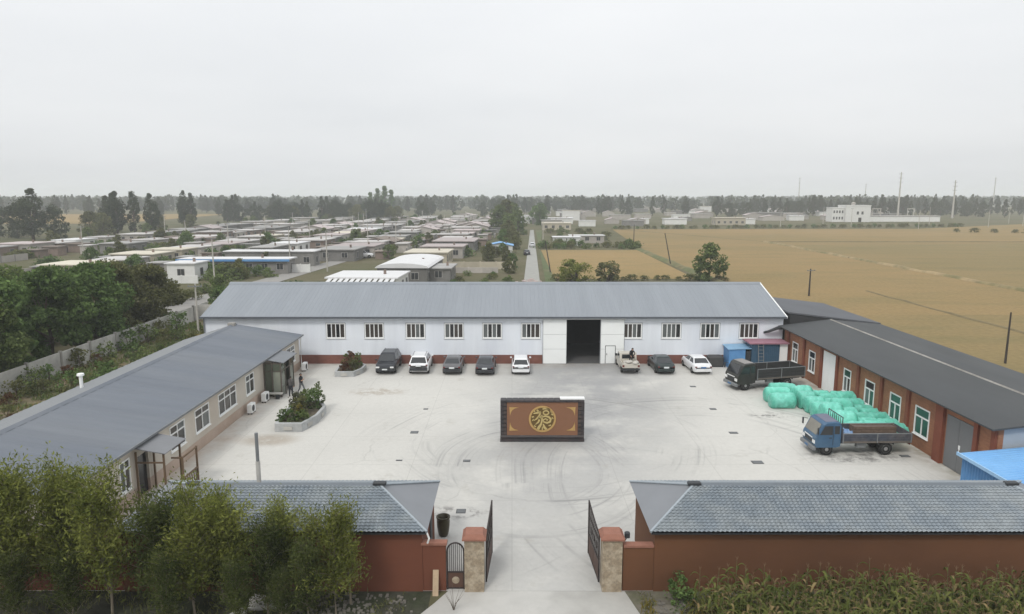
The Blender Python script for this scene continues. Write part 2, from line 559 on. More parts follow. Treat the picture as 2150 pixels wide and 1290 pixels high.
def place(proto, first, loc, rz=0.0, scale=(1, 1, 1), label=None, group=None, cat=None):
    o = proto if first else copy_tree(proto)
    o.location = loc
    o.rotation_euler = (0, 0, rz)
    o.scale = scale if hasattr(scale, '__len__') else (scale,) * 3
    return tag(o, label, cat, group)


def quads_mesh(name, verts, nq, mats, matidx=None):
    """verts: (4*nq, 3) float array, one loose quad after another."""
    me = bpy.data.meshes.new(name)
    me.vertices.add(4 * nq); me.loops.add(4 * nq); me.polygons.add(nq)
    me.vertices.foreach_set('co', np.asarray(verts, dtype=np.float32).ravel())
    me.loops.foreach_set('vertex_index', np.arange(4 * nq, dtype=np.int32))
    me.polygons.foreach_set('loop_start', np.arange(0, 4 * nq, 4, dtype=np.int32))
    try:
        me.polygons.foreach_set('loop_total', np.full(nq, 4, dtype=np.int32))
    except Exception:
        pass
    for m in (mats if isinstance(mats, (list, tuple)) else [mats]):
        me.materials.append(m)
    if matidx is not None:
        me.polygons.foreach_set('material_index', np.asarray(matidx, dtype=np.int32))
    me.update(calc_edges=True)
    me.validate()
    return me


def leaf_quads(c, size, ratio=0.6, up=0.0, axis=None):
    """Leaf-sized faces with centres c (n,3); random attitude; optional preferred long axis."""
    n = len(c)
    a = RNG.normal(size=(n, 3)) if axis is None else axis + RNG.normal(size=(n, 3)) * 0.35
    a /= np.linalg.norm(a, axis=1)[:, None]
    b = RNG.normal(size=(n, 3))
    b[:, 2] += up
    b -= a * np.sum(a * b, axis=1)[:, None]
    b /= np.linalg.norm(b, axis=1)[:, None] + 1e-9
    s = (size * RNG.uniform(0.6, 1.35, n))[:, None]
    v = np.empty((n, 4, 3))
    v[:, 0] = c - a * s * 0.5
    v[:, 1] = c - b * s * 0.5 * ratio
    v[:, 2] = c + a * s * 0.5
    v[:, 3] = c + b * s * 0.5 * ratio
    return v.reshape(-1, 3)


# ------------------------------------------------------------------ shared materials
M_soil = mat('soil', (0.10, 0.085, 0.06), 0.95, 0.3, 1.2, (0.07, 0.075, 0.04), bump=0.4, bscale=6)
M_roof_w = mat('grey_steel_roof', (0.222, 0.242, 0.266), 0.6, 0.06, 0.8, (0.208, 0.228, 0.252), stretch=(1.4, .12, .12), spec=0.4, metal=0.0)
M_roof_l = mat('slate_steel_roof', (0.122, 0.138, 0.163), 0.62, 0.10, 0.8, (0.142, 0.156, 0.176), stretch=(.14, 1.2, .14), spec=0.35)
M_roof_lb = mat('slate_steel_roof_back', (0.20, 0.21, 0.22), 0.6, 0.06, 0.5)
M_roof_r = mat('charcoal_felt_roof', (0.072, 0.076, 0.079), 0.85, 0.12, 0.4, (0.085, 0.088, 0.088), stretch=(1, 0.3, 1), spec=0.2)
M_roof_r2 = mat('grey_felt_roof', (0.10, 0.105, 0.115), 0.8, 0.1, 0.3, spec=0.25)
M_tile = mat('blue_grey_tile', (0.185, 0.215, 0.242), 0.38, 0.2, 3.5, (0.23, 0.255, 0.27), spec=0.6, metal=0.0)
M_white_wall = mat('white_panel_wall', (0.70, 0.735, 0.78), 0.7, 0.06, 0.9, (0.64, 0.675, 0.73), stretch=(1.6, 1, 0.14))
M_white_paint = mat('white_paint', (0.78, 0.79, 0.78), 0.5, 0.04, 1.0)
M_door_white = mat('white_door_panel', (0.78, 0.80, 0.79), 0.6, 0.03, 0.7)
M_dark_metal = mat('dark_metal', (0.03, 0.033, 0.037), 0.5, 0.2, 4)
M_grey_metal = mat('grey_metal', (0.17, 0.18, 0.185), 0.55, 0.12, 1.5)
M_plinth = brick_mat('plinth_brick', (0.20, 0.082, 0.060), (0.165, 0.066, 0.050), (0.15, 0.075, 0.06))
M_brick = brick_mat('orange_brick', (0.315, 0.138, 0.070), (0.245, 0.105, 0.055), (0.22, 0.130, 0.09))
M_pilaster = mat('dark_red_pilaster', (0.185, 0.058, 0.033), 0.85, 0.15, 2)
M_render = mat('brown_render', (0.122, 0.053, 0.024), 0.9, 0.14, 0.6, (0.098, 0.044, 0.021), stretch=(0.5, 0.5, 1))
M_render_l = mat('red_brown_render', (0.135, 0.047, 0.026), 0.9, 0.14, 0.6, (0.105, 0.040, 0.022), stretch=(0.5, 0.5, 1))
M_beige = mat('beige_render', (0.50, 0.46, 0.40), 0.85, 0.07, 0.7, (0.46, 0.41, 0.35))
M_pinkbase = mat('pinkish_base_render', (0.43, 0.34, 0.28), 0.85, 0.12, 0.9, (0.36, 0.27, 0.21))
M_conc_old = mat('old_concrete', (0.30, 0.29, 0.265), 0.9, 0.2, 1.4, (0.22, 0.21, 0.19), bump=0.2)
M_conc_pale = mat('pale_concrete', (0.44, 0.43, 0.40), 0.9, 0.15, 2.0, (0.34, 0.33, 0.31), bump=0.2)
M_glass_d = glass_mat('dark_glass', (0.012, 0.013, 0.015))
M_glass_g = glass_mat('grey_glass', (0.10, 0.11, 0.11), 0.25)
M_glass_b = glass_mat('brown_glass', (0.045, 0.038, 0.034), 0.2)
M_glass_green = glass_mat('green_glass', (0.02, 0.075, 0.055), 0.2)
M_glass_blue = glass_mat('blue_glass', (0.03, 0.05, 0.07), 0.1)
M_blue = mat('blue_steel', (0.085, 0.23, 0.46), 0.55, 0.1, 1.2, (0.11, 0.27, 0.50))
M_blue_roof = mat('bright_blue_roof', (0.14, 0.33, 0.60), 0.5, 0.08, 1.0, (0.17, 0.37, 0.63))
M_dkblue = mat('deep_blue_steel', (0.035, 0.085, 0.14), 0.55, 0.12, 1.5)
M_tyre = mat('tyre', (0.018, 0.018, 0.018), 0.9, 0.2, 8)
M_rim = mat('rim', (0.32, 0.32, 0.32), 0.4, 0.1, 6, metal=0.5)
M_bark = mat('bark', (0.10, 0.08, 0.06), 0.95, 0.3, 5, stretch=(1, 1, 0.3))
M_bark_pale = mat('pale_bark', (0.19, 0.16, 0.12), 0.95, 0.25, 5, stretch=(1, 1, 0.3))
M_terra = mat('terracotta', (0.25, 0.115, 0.08), 0.85, 0.15, 3)
M_granite = mat('speckled_granite', (0.34, 0.285, 0.21), 0.7, 0.35, 9, (0.25, 0.20, 0.14), fac=(0.45, 0.55))
M_stone = mat('pale_stone', (0.40, 0.41, 0.41), 0.85, 0.15, 3, (0.33, 0.34, 0.34), bump=0.2)
M_iron = mat('black_iron', (0.03, 0.022, 0.020), 0.5, 0.2, 4)
M_iron_red = mat('rusty_brown_iron', (0.085, 0.045, 0.032), 0.6, 0.2, 3)
M_brown_frame = mat('brown_frame', (0.13, 0.085, 0.05), 0.7, 0.15, 4)
M_pole = mat('concrete_pole', (0.42, 0.40, 0.36), 0.9, 0.12, 2)
M_pole_dark = mat('tarred_pole', (0.045, 0.038, 0.032), 0.9, 0.2, 3)
M_plate = mat('number_plate', (0.62, 0.65, 0.66), 0.5, 0.06, 6)
M_plate_blue = mat('blue_number_plate', (0.05, 0.14, 0.30), 0.5, 0.06, 6)
M_lamp_w = mat('clear_lamp', (0.68, 0.69, 0.68), 0.2, 0.06, 6)
M_lamp_r = mat('red_lamp', (0.12, 0.018, 0.015), 0.25, 0.1, 6)

# ------------------------------------------------------------------ ground, yard, fields
def sheet(name, pts, z, m, sub=None):
    mb = MB()
    mb.add([(p[0], p[1], z) for p in pts], [tuple(range(len(pts)))])
    return tag(mb.build(name, m), kind='structure')


M_land = field_mat('village_land', (0.115, 0.105, 0.062), (0.085, 0.09, 0.045), (0.16, 0.135, 0.09), 0.03)
sheet('terrain', [(-6500, -60), (6500, -60), (6500, 7000), (-6500, 7000)], 0.0, M_land)
M_yard = yard_mat()
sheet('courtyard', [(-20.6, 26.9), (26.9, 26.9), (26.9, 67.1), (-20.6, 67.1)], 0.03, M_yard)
sheet('driveway', [(-4.2, 8), (5.6, 8), (5.3, 24.4), (4.75, 26.9), (-2.7, 26.9), (-3.2, 26.0), (-3.7, 25.2)], 0.025, mat('drive_concrete', (0.43, 0.422, 0.398), 0.9, 0.12, 0.8, (0.36, 0.353, 0.33), bump=0.2))
sheet('soil', [(-60, 5), (-3.4, 5), (-3.4, 27.2), (-60, 27.2)], 0.006,
      mat('dark_plot_soil', (0.050, 0.050, 0.036), 0.95, 0.4, 2.5, (0.035, 0.042, 0.022), bump=0.6, bscale=5))
sheet('verge', [(4.4, 5), (40, 5), (40, 27.2), (4.4, 27.2)], 0.006,
      mat('verge_soil', (0.15, 0.135, 0.11), 0.95, 0.35, 2.2, (0.075, 0.085, 0.035), bump=0.6, bscale=5))
sheet('garden_ground', [(-42.4, 30), (-26, 30), (-26, 100), (-42.4, 100)], 0.02,
      mat('garden_soil', (0.155, 0.12, 0.075), 0.95, 0.3, 1.0, (0.075, 0.09, 0.035), bump=0.6, bscale=4))
M_rice = field_mat('ripe_rice', (0.2552, 0.1815, 0.0863), (0.2153, 0.1635, 0.0777), (0.1652, 0.1424, 0.0669))
M_rice2 = field_mat('ripe_rice_bright', (0.2852, 0.2005, 0.0948), (0.2503, 0.1846, 0.0863), (0.2052, 0.1635, 0.0777), 0.04)
M_rice3 = field_mat('olive_rice', (0.2322, 0.1719, 0.0831), (0.1922, 0.1551, 0.0744), (0.1502, 0.1330, 0.0636), 0.02)
sheet('rice_field', [(8.6, 138), (37, 138), (38.6, 213), (8.9, 213)], 0.05, M_rice2)
sheet('rice_field', [(42, 20), (900, 20), (900, 250), (92, 250), (90.5, 119), (91, 100), (91, 95), (42, 95)], 0.05, M_rice3)
sheet('rice_field', [(41, 95), (89, 95), (90, 119), (91.3, 254), (54, 344), (50, 346), (41, 222)], 0.055, M_rice)
sheet('rice_field', [(93, 252), (900, 252), (900, 440), (300, 410), (205, 352), (54.5, 347)], 0.05, M_rice)
sheet('rice_field', [(-520, 420), (-240, 420), (-260, 640), (-560, 640)], 0.05, M_rice2)
sheet('lane', [(1.1, 96), (4.5, 96), (10.6, 340), (8.9, 340)], 0.07, mat('lane_concrete', (0.29, 0.288, 0.265), 0.9, 0.12, 0.6))
sheet('village_street', [(-54, 96), (-48, 96), (-36.5, 250), (-39.5, 250)], 0.06, mat('village_street_surface', (0.25, 0.24, 0.225), 0.9, 0.15, 0.5))
sheet('grass_verge', [(5.6, 96), (8.6, 96), (8.7, 214), (14.8, 340), (11.6, 340)], 0.06, mat('verge_green', (0.075, 0.10, 0.035), 0.95, 0.3, 0.8, (0.11, 0.11, 0.05)))
# the earth banks that part the rice fields
def bank(pts, wid, hgt, m):
    mb = MB()
    for (x0, y0), (x1, y1) in zip(pts, pts[1:]):
        n = max(2, int(math.hypot(x1 - x0, y1 - y0) / 4))
        d = Vector((x1 - x0, y1 - y0, 0)).normalized(); s = Vector((d.y, -d.x, 0))
        ring = []
        for i in range(n + 1):
            p = Vector((x0 + (x1 - x0) * i / n, y0 + (y1 - y0) * i / n, 0.0)) + s * random.uniform(-.25, .25)
            h = hgt * random.uniform(0.7, 1.2)
            ring += [p - s * wid, p - s * wid * 0.4 + Vector((0, 0, h)), p + s * wid * 0.4 + Vector((0, 0, h)), p + s * wid]
        fs = [(4 * i + j, 4 * i + j + 1, 4 * i + j + 5, 4 * i + j + 4) for i in range(n) for j in range(3)]
        mb.add(ring, fs)
    return tag(mb.build('field_bank', m, smooth=True), kind='structure')


M_bank = mat('dry_bank', (0.30, 0.225, 0.12), 0.95, 0.25, 0.6, (0.16, 0.14, 0.06))
M_bank_o = mat('dull_bank', (0.15, 0.118, 0.058), 0.95, 0.25, 0.6)
M_bank_g = mat('green_bank', (0.105, 0.115, 0.045), 0.95, 0.3, 0.6, (0.15, 0.13, 0.06))
bank([(92, 252), (90.6, 185), (89.6, 118), (89.4, 95), (89, 60)], 0.7, 0.5, M_bank)
bank([(39.6, 222), (39.7, 160), (39.9, 130)], 1.3, 0.5, M_bank_g)
bank([(62, 120), (62, 60), (61.5, 40)], 0.35, 0.2, M_bank_o)
bank([(92, 252), (160, 251), (400, 249)], 0.7, 0.3, M_bank_o)

# ------------------------------------------------------------------ wall helpers
def wall_boxes(mb, along, a0, a1, z0, z1, n0, n1, openings, k=None):
    """Solid wall from a0 to a1 along 'x' or 'y', between n0 and n1 across, with rectangular openings (b0,b1,y0,y1)."""
    cuts = sorted({a0, a1, *[o[0] for o in openings], *[o[1] for o in openings]})
    for p, q in zip(cuts, cuts[1:]):
        if q - p < 1e-4 or p < a0 - 1e-6 or q > a1 + 1e-6:
            continue
        z = z0
        for o in sorted([o for o in openings if o[0] <= p + 1e-5 and o[1] >= q - 1e-5], key=lambda o: o[2]):
            if o[2] > z + 1e-4:
                mb.box(*((p, q, n0, n1) if along == 'x' else (n0, n1, p, q)), z, o[2], k)
            z = max(z, o[3])
        if z < z1 - 1e-4:
            mb.box(*((p, q, n0, n1) if along == 'x' else (n0, n1, p, q)), z, z1, k)
    return mb


def lbox(mb, along, a0, a1, n0, n1, z0, z1, k=None):
    n0, n1 = min(n0, n1), max(n0, n1)
    return mb.box(*((a0, a1, n0, n1) if along == 'x' else (n0, n1, a0, a1)), z0, z1, k)


def window(parent, along, a0, a1, z0, z1, face, out, panes, fmat, bars=0.06, transom=None, sill=True, name='window'):
    """Frame as a part, each pane a sub-part. face = wall face coordinate, out = +-1 outward direction. panes = list of
    (fraction0, fraction1, material, upper?)."""
    mb = MB()
    d0, d1 = face - out * 0.06, face + out * 0.035
    e = bars
    lbox(mb, along, a0, a0 + e, d0, d1, z0, z1); lbox(mb, along, a1 - e, a1, d0, d1, z0, z1)
    lbox(mb, along, a0 + e, a1 - e, d0, d1, z0, z0 + e); lbox(mb, along, a0 + e, a1 - e, d0, d1, z1 - e, z1)
    if transom:
        lbox(mb, along, a0 + e, a1 - e, d0, d1 - out * 0.004, transom - e / 2, transom + e / 2)
    W = a1 - a0 - 2 * e
    for f0, f1, m, lvl in panes:
        if 0.001 < f0:
            x = a0 + e + W * f0
            za, zb = (z0 + e, (transom - e / 2) if transom else z1 - e) if lvl == 0 else (transom + e / 2, z1 - e)
            lbox(mb, along, x - e * 0.4, x + e * 0.4, d0 + out * 0.003, d1 - out * 0.008, za, zb)
    if sill:
        lbox(mb, along, a0 - 0.05, a1 + 0.05, face + out * 0.004, face + out * 0.09, z0 - 0.05, z0 - 0.002)
    fr = mb.build(name, fmat, parent)
    for f0, f1, m, lvl in panes:
        x0 = a0 + e + W * f0 + (e * 0.4 if f0 > 0.001 else 0); x1 = a0 + e + W * f1 - (e * 0.4 if f1 < 0.999 else 0)
        za, zb = (z0 + e, (transom - e / 2) if transom else z1 - e) if lvl == 0 else (transom + e / 2, z1 - e)
        p = MB()
        lbox(p, along, x0, x1, face - out * 0.045, face - out * 0.02, za, zb)
        p.build('pane', m, fr)
    return fr


def ribbed(mb, lo0, lo1, hi0, hi1, pitch=0.3, h=0.035, th=0.06, k=None):
    """Profiled steel sheet: ribs run from the low edge to the high edge."""
    lo0, lo1, hi0, hi1 = map(Vector, (lo0, lo1, hi0, hi1))
    n = max(2, int((lo1 - lo0).length / pitch))
    nrm = (lo1 - lo0).cross(hi0 - lo0).normalized()
    if nrm.z < 0:
        nrm = -nrm
    ts = []
    for i in range(n):
        for f, hh in ((0.0, 0), (0.62, 0), (0.72, h), (0.9, h)):
            ts.append(((i + f) / n, hh))
    ts.append((1.0, 0))
    top = [lo0.lerp(lo1, t) + nrm * hh for t, hh in ts] + [hi0.lerp(hi1, t) + nrm * hh for t, hh in ts]
    m = len(ts)
    v = top + [p for p in (lo0 - nrm * th, lo1 - nrm * th, hi1 - nrm * th, hi0 - nrm * th)]
    fs = [(i, i + 1, m + i + 1, m + i) for i in range(m - 1)]
    b = 2 * m
    fs += [(b, b + 3, b + 2, b + 1), (0, b, b + 1) + tuple(range(m - 1, 0, -1)), (m, 2 * m - 1, b + 2, b + 3)[::-1],
           (0, m, b + 3, b), (m - 1, b + 1, b + 2, 2 * m - 1)]
    return mb.add(v, fs, k)


# ------------------------------------------------------------------ the white warehouse across the yard
WX0, WX1, WY = -30.4, 26.75, 67.0
wh = thing('warehouse', 'long white warehouse with grey steel roof and wide open dark doorway', 'warehouse', (-2, WY, 0))
wins = [(-18.35, -16.47), (-14.56, -12.68), (-10.47, -8.59), (-6.67, -4.79), (-2.91, -1.0), (0.92, 2.8), (10.95, 12.84), (14.79, 16.70), (18.6, 20.52), (22.45, 24.34)]
ops = [(a, b, 2.6, 4.12) for a, b in wins] + [(5.4, 8.75, 0.0, 4.5)]
mb = MB()
wall_boxes(mb, 'x', WX0, WX1, 0.0, 4.78, WY, WY + 0.25, ops)
mb.box(WX0, WX0 + 0.25, WY + 0.25, WY + 14.75, 0, 4.78)
mb.box(WX1 - 0.25, WX1, WY + 0.25, WY + 14.75, 0, 4.78)
mb.box(WX0, WX1, WY + 14.75, WY + 15, 0, 4.78)
for x in (WX0, WX1 - 0.25):
    mb.prism([(WY, 4.782), (WY + 15, 4.782), (WY + 7.5, 7.06)], 'x', x, x + 0.25)
mb.build('wall', M_white_wall, wh)
mb = MB(); mb.box(WX0 + .25, WX1 - .25, WY + .05, WY + 14.7, 0.0, 0.036); mb.build('floor', mat('shed_floor', (0.10, 0.10, 0.10), 0.9), wh)
mb = MB()                                               # near-black box added inside so the doorway reads as unlit
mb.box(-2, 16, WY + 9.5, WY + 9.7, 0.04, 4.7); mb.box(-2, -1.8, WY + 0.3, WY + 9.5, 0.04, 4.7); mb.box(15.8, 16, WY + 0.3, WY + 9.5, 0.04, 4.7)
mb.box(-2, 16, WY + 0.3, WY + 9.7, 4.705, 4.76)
mb.build('doorway_shade_box', mat('painted_shade', (0.018, 0.018, 0.020), 0.95, 0.2, 2), wh)
mb = MB()
ribbed(mb, (WX0 - 0.15, WY - 0.42, 4.80), (WX1 + 0.1, WY - 0.42, 4.80), (WX0 - 0.15, WY + 7.5, 7.20), (WX1 + 0.1, WY + 7.5, 7.20), 0.42, 0.018, 0.08)
mb.build('roof', M_roof_w, wh)
mb = MB()
ribbed(mb, (WX0 - 0.15, WY + 15.4, 4.80), (WX1 + 0.1, WY + 15.4, 4.80), (WX0 - 0.15, WY + 7.5, 7.20), (WX1 + 0.1, WY + 7.5, 7.20), 0.42, 0.018, 0.08)
mb.build('roof', M_roof_w, wh)
mb = MB(); mb.prism([(WY + 7.1, 7.11), (WY + 7.5, 7.24), (WY + 7.9, 7.11), (WY + 7.5, 7.30)], 'x', WX0 - 0.2, WX1 + 0.15)
mb.build('ridge_cap', M_roof_w, wh)
mb = MB(); mb.box(WX0 - 0.18, WX1 + 0.13, WY - 0.56, WY - 0.43, 4.66, 4.84); mb.build('gutter', mat('gutter_grey', (0.085, 0.095, 0.11), 0.6), wh)
mb = MB()
mb.slab([(WX1 + 0.11, WY - 0.5, 4.84), (WX1 + 0.22, WY - 0.5, 4.84), (WX1 + 0.22, WY + 7.5, 7.26), (WX1 + 0.11, WY + 7.5, 7.26)], 0.2)
mb.build('barge_board', M_white_paint, wh)
for a, b in ((WX0 - 0.01, 3.02), (11.15, WX1 + 0.01)):
    mb = MB(); mb.box(a, b, WY - 0.05, WY - 0.003, 0.0, 0.92); mb.build('plinth', M_plinth, wh)
PM = [M_glass_d, M_glass_b, M_glass_g]
pat = ['dbdb', 'bbbb', 'bbgd', 'gdbb', 'gdgd', 'gdbb', 'bbgd', 'gggd', 'gdbg', 'bbbd']
for (a, b), s in zip(wins, pat):
    ps = [(i / 4, (i + 1) / 4, dict(d=M_glass_d, b=M_glass_b, g=M_glass_g)[s[i]], 0) for i in range(4)]
    window(wh, 'x', a, b, 2.6, 4.12, WY, -1, ps, M_white_paint, 0.10)
    mb = MB()                                            # thin grey trim round each window
    t_ = 0.035
    mb.box(a - t_, b + t_, WY - 0.03, WY - 0.002, 4.123, 4.123 + t_); mb.box(a - t_, b + t_, WY - 0.03, WY - 0.002, 2.51, 2.545)
    mb.box(a - t_, a - 0.002, WY - 0.03, WY - 0.002, 2.545, 4.123); mb.box(b + 0.002, b + t_, WY - 0.03, WY - 0.002, 2.545, 4.123)
    mb.build('window_trim', M_grey_metal, wh)
for x0, x1 in ((3.05, 5.4), (8.75, 11.1)):               # sliding door leaves, three sheets each
    mb = MB()
    mb.box(x0, x1, WY - 0.13, WY - 0.075, 0.05, 4.5)
    dl = mb.build('sliding_door', M_grey_metal, wh)
    for i in range(3):
        p = MB(); p.box(x0 + 0.03, x1 - 0.03, WY - 0.17, WY - 0.132, 0.07 + i * 1.48, 0.07 + i * 1.48 + 1.455)
        p.build('door_sheet', M_door_white, dl)
mb = MB(); mb.box(2.9, 11.25, WY - 0.2, WY - 0.02, 4.52, 4.65); mb.build('door_rail', M_white_paint, wh)
mb = MB()
for b_ in ((9.22, 9.27, 0.1, 1.9), (10.2, 10.25, 0.1, 1.9), (9.27, 10.2, 1.85, 1.9)):
    mb.box(b_[0], b_[1], WY - 0.2, WY - 0.172, b_[2], b_[3])
wd = mb.build('wicket_door', M_dark_metal, wh)
mb = MB(); mb.box(9.27, 10.2, WY - 0.19, WY - 0.172, 0.1, 1.85); mb.build('door_leaf', M_door_white, wd)
mb = MB(); mb.box(9.36, 9.40, WY - 0.24, WY - 0.191, 0.95, 1.12); mb.build('handle', M_dark_metal, wd)
mb = MB(); mb.tube([(WX0 + .06, WY - .1, 4.66), (WX0 + .06, WY - .1, 0.1)], 0.06); mb.build('downpipe', M_grey_metal, wh)
mb = MB(); mb.box(WX0 + .12, WX0 + .4, WY - .16, WY - .01, 2.7, 3.1); mb.build('meter_box', M_grey_metal, wh)
mb = MB()
mb.tube([(24.9, WY - 0.02, 3.2), (25.2, WY - 0.35, 3.35), (26.0, WY - 0.6, 3.75), (26.6, WY - .6, 3.8)], [0.11, 0.13, 0.16, 0.2], 10)
mb.build('flue_pipe', M_dark_metal, wh)

# ------------------------------------------------------------------ the office wing on the left
lb = thing('office_building', 'long low beige office wing with slate grey metal roof and white windows', 'building', (-26, 48, 0))
LX, LY0, LY1 = -20.5, 29.0, 65.0
lw = [(61.2, 63.6, 1.2, 2.75), (51.5, 53.2, 1.25, 2.8), (46.5, 49.6, 1.25, 2.8), (42.9, 45.0, 1.25, 2.8), (39.6, 41.5, 1.25, 2.8), (34.2, 35.2, 1.0, 2.7), (30.2, 32.2, 1.2, 2.7)]
ldoors = [(56.2, 57.9, 0.05, 2.5), (36.0, 37.1, 0.05, 2.4)]
mb = MB()
wall_boxes(mb, 'y', LY0, LY1, 0.75, 3.35, LX - 0.25, LX, [w_ for w_ in lw] + ldoors)
mb.box(-31.2, LX - 0.25, LY1 - 0.25, LY1, 0, 2.8); mb.box(-31.2, LX - 0.25, LY0, LY0 + 0.25, 0, 2.8)
mb.box(-31.2, -30.95, LY0 + 0.25, LY1 - 0.25, 0, 2.8)
for y in (LY0, LY1 - 0.25):
    mb.prism([(-31.2, 2.802), (LX - 0.002, 2.802), (LX - 0.002, 3.35), (-26.6, 4.22)], 'y', y, y + 0.25)
mb.build('wall', M_beige, lb)
mb = MB()
wall_boxes(mb, 'y', LY0 - .01, LY1 + .01, 0.0, 0.748, LX - 0.25, LX + 0.012, ldoors)
mb.build('wall_base', M_pinkbase, lb)
mb = MB()
ribbed(mb, (-20.12, LY1 + 0.15, 3.36), (-20.12, LY0 - 0.3, 3.36), (-26.6, LY1 + 0.15, 4.38), (-26.6, LY0 - 0.3, 4.38), 0.9, 0.018, 0.07)
mb.build('roof', M_roof_l, lb)
mb = MB()
ribbed(mb, (-31.6, LY0 - 0.3, 2.82), (-31.6, LY1 + 0.15, 2.82), (-26.6, LY0 - 0.3, 4.38), (-26.6, LY1 + 0.15, 4.38), 0.9, 0.018, 0.07)
mb.build('roof', M_roof_lb, lb)
mb = MB(); mb.prism([(-26.85, 4.35), (-26.35, 4.36), (-26.6, 4.48)], 'y', LY0 - 0.32, LY1 + 0.2); mb.build('ridge_cap', M_roof_l, lb)
mb = MB(); mb.box(-20.12, -20.04, LY0 - 0.3, LY1 + 0.15, 3.24, 3.37); mb.build('fascia', mat('fascia_grey', (0.16, 0.17, 0.18), 0.6), lb)
for i, (a, b, z0, z1) in enumerate(lw):
    ms = [M_glass_b, M_glass_g, M_glass_d, M_glass_b]
    n = 3 if b - a > 2.6 else 2
    ps = [(j / n, (j + 1) / n, ms[(i + j * 2) % 4], 0) for j in range(n)] + [(j / n, (j + 1) / n, ms[(i + j) % 4], 1) for j in range(n)]
    window(lb, 'y', a, b, z0, z1, LX, 1, ps, M_white_paint, 0.075, transom=z1 - 0.5)
for a, b, z0, z1 in ldoors:
    mb = MB(); mb.box(LX - 0.2, LX - 0.14, a + .02, b - .02, z0, z1 - .02); mb.build('door', M_glass_d, lb)
mb = MB(); mb.tube([(-20.15, 64.9, 3.3), (-20.3, 64.9, 3.0), (-20.3, 64.9, 0.1)], 0.07); mb.build('downpipe', M_white_paint, lb)
mb = MB(); mb.tube([(-29.9, 46.5, 3.0), (-29.9, 46.5, 4.2)], 0.12, 10); mb.lathe([(0.12, 4.2), (0.24, 4.22), (0.22, 4.36), (0.05, 4.4)], (-29.9, 46.5, 0), seg=12)
mb.build('vent_pipe', M_white_paint, lb)
mb = MB(); mb.box(-26.9, -26.3, 64.2, 64.7, 4.30, 4.62); mb.build('chimney', M_conc_old, lb)
# glazed entrance porch, part of the wing
pm = mat('porch_frame', (0.10, 0.085, 0.07), 0.5, 0.1, 3)
mb = MB()
PX, PY0, PY1, PZ = -19.08, 55.4, 58.6, 2.95
for x in (LX + 0.06, (LX + PX) / 2, PX):
    for y in (PY0, PY1):
        mb.box(x - 0.05, x + 0.05, y - 0.05, y + 0.05, 0.03, PZ)
for y in (56.45, 57.6):
    mb.box(PX - 0.05, PX + 0.05, y - 0.05, y + 0.05, 0.03, PZ)
for z in (0.12, 2.2, PZ - 0.09):
    for y in (PY0, PY1):
        mb.box(LX + 0.12, PX - 0.06, y - 0.035, y + 0.035, z - 0.04, z + 0.04)
    if z > 1:
        mb.box(PX - 0.035, PX + 0.035, PY0 + 0.06, PY1 - 0.06, z - 0.04, z + 0.04)
po = mb.build('porch', pm, lb)
PG = glass_mat('porch_glass', (0.08, 0.095, 0.07), 0.08)
PGl = glass_mat('porch_glass_pale', (0.26, 0.28, 0.23), 0.15)
for j, (xa, xb) in enumerate(((LX + .12, (LX + PX) / 2 - .06), ((LX + PX) / 2 + .06, PX - .06))):
    for za, zb in ((0.17, 2.15), (2.25, PZ - .14)):
        p = MB(); p.box(xa, xb, PY0 - 0.01, PY0 + 0.01, za, zb); p.build('porch_pane', PGl if (j and za < 1) else PG, po)
        p = MB(); p.box(xa, xb, PY1 - 0.01, PY1 + 0.01, za, zb); p.build('porch_pane', PG, po)
for ya, yb in ((55.46, 56.39), (57.66, 58.54)):
    for za, zb in ((0.17, 2.15), (2.25, PZ - .14)):
        p = MB(); p.box(PX - 0.01, PX + 0.01, ya, yb, za, zb); p.build('porch_pane', PG, po)
p = MB(); p.slab([(PX + 0.32, PY0 - 0.15, PZ + 0.04), (PX + 0.32, PY1 + 0.2, PZ + 0.04), (LX + 0.3, PY1 + 0.2, PZ + 0.3), (LX + 0.3, PY0 - 0.15, PZ + 0.3)], 0.06)
p.build('porch_roof', mat('porch_roof', (0.15, 0.16, 0.175), 0.5, 0.08, 1), po)
# canopy over the second doorway
mb = MB()
for x, y in ((-20.35, 35.6), (-18.85, 35.6), (-18.85, 37.4), (-20.35, 37.4), (-18.2, 36.3), (-18.2, 38.0)):
    mb.box(x - .045, x + .045, y - .045, y + .045, 0.03, 2.82 if x < -18.5 else 2.3)
mb.box(-20.3, -18.9, 35.56, 35.64, 2.2, 2.27); mb.box(-18.24, -18.16, 36.35, 37.95, 2.2, 2.28); mb.box(-18.8, -18.25, 36.26, 36.34, 2.2, 2.27)
mb.box(-18.89, -18.81, 35.65, 37.35, 2.7, 2.78); mb.box(-18.24, -18.16, 36.35, 37.95, 1.0, 1.07)
for i in range(6):
    mb.box(-18.23, -18.17, 36.5 + i * .25, 36.54 + i * .25, 0.1, 1.0)
ca = mb.build('canopy_frame', M_brown_frame, lb)
p = MB(); p.slab([(-18.6, 35.3, 2.86), (-18.6, 37.7, 2.86), (LX + .06, 37.7, 3.2), (LX + .06, 35.3, 3.2)], 0.05)
p.build('canopy_sheet', mat('canopy_sheet', (0.16, 0.165, 0.175), 0.45, 0.1, 1.2), ca)
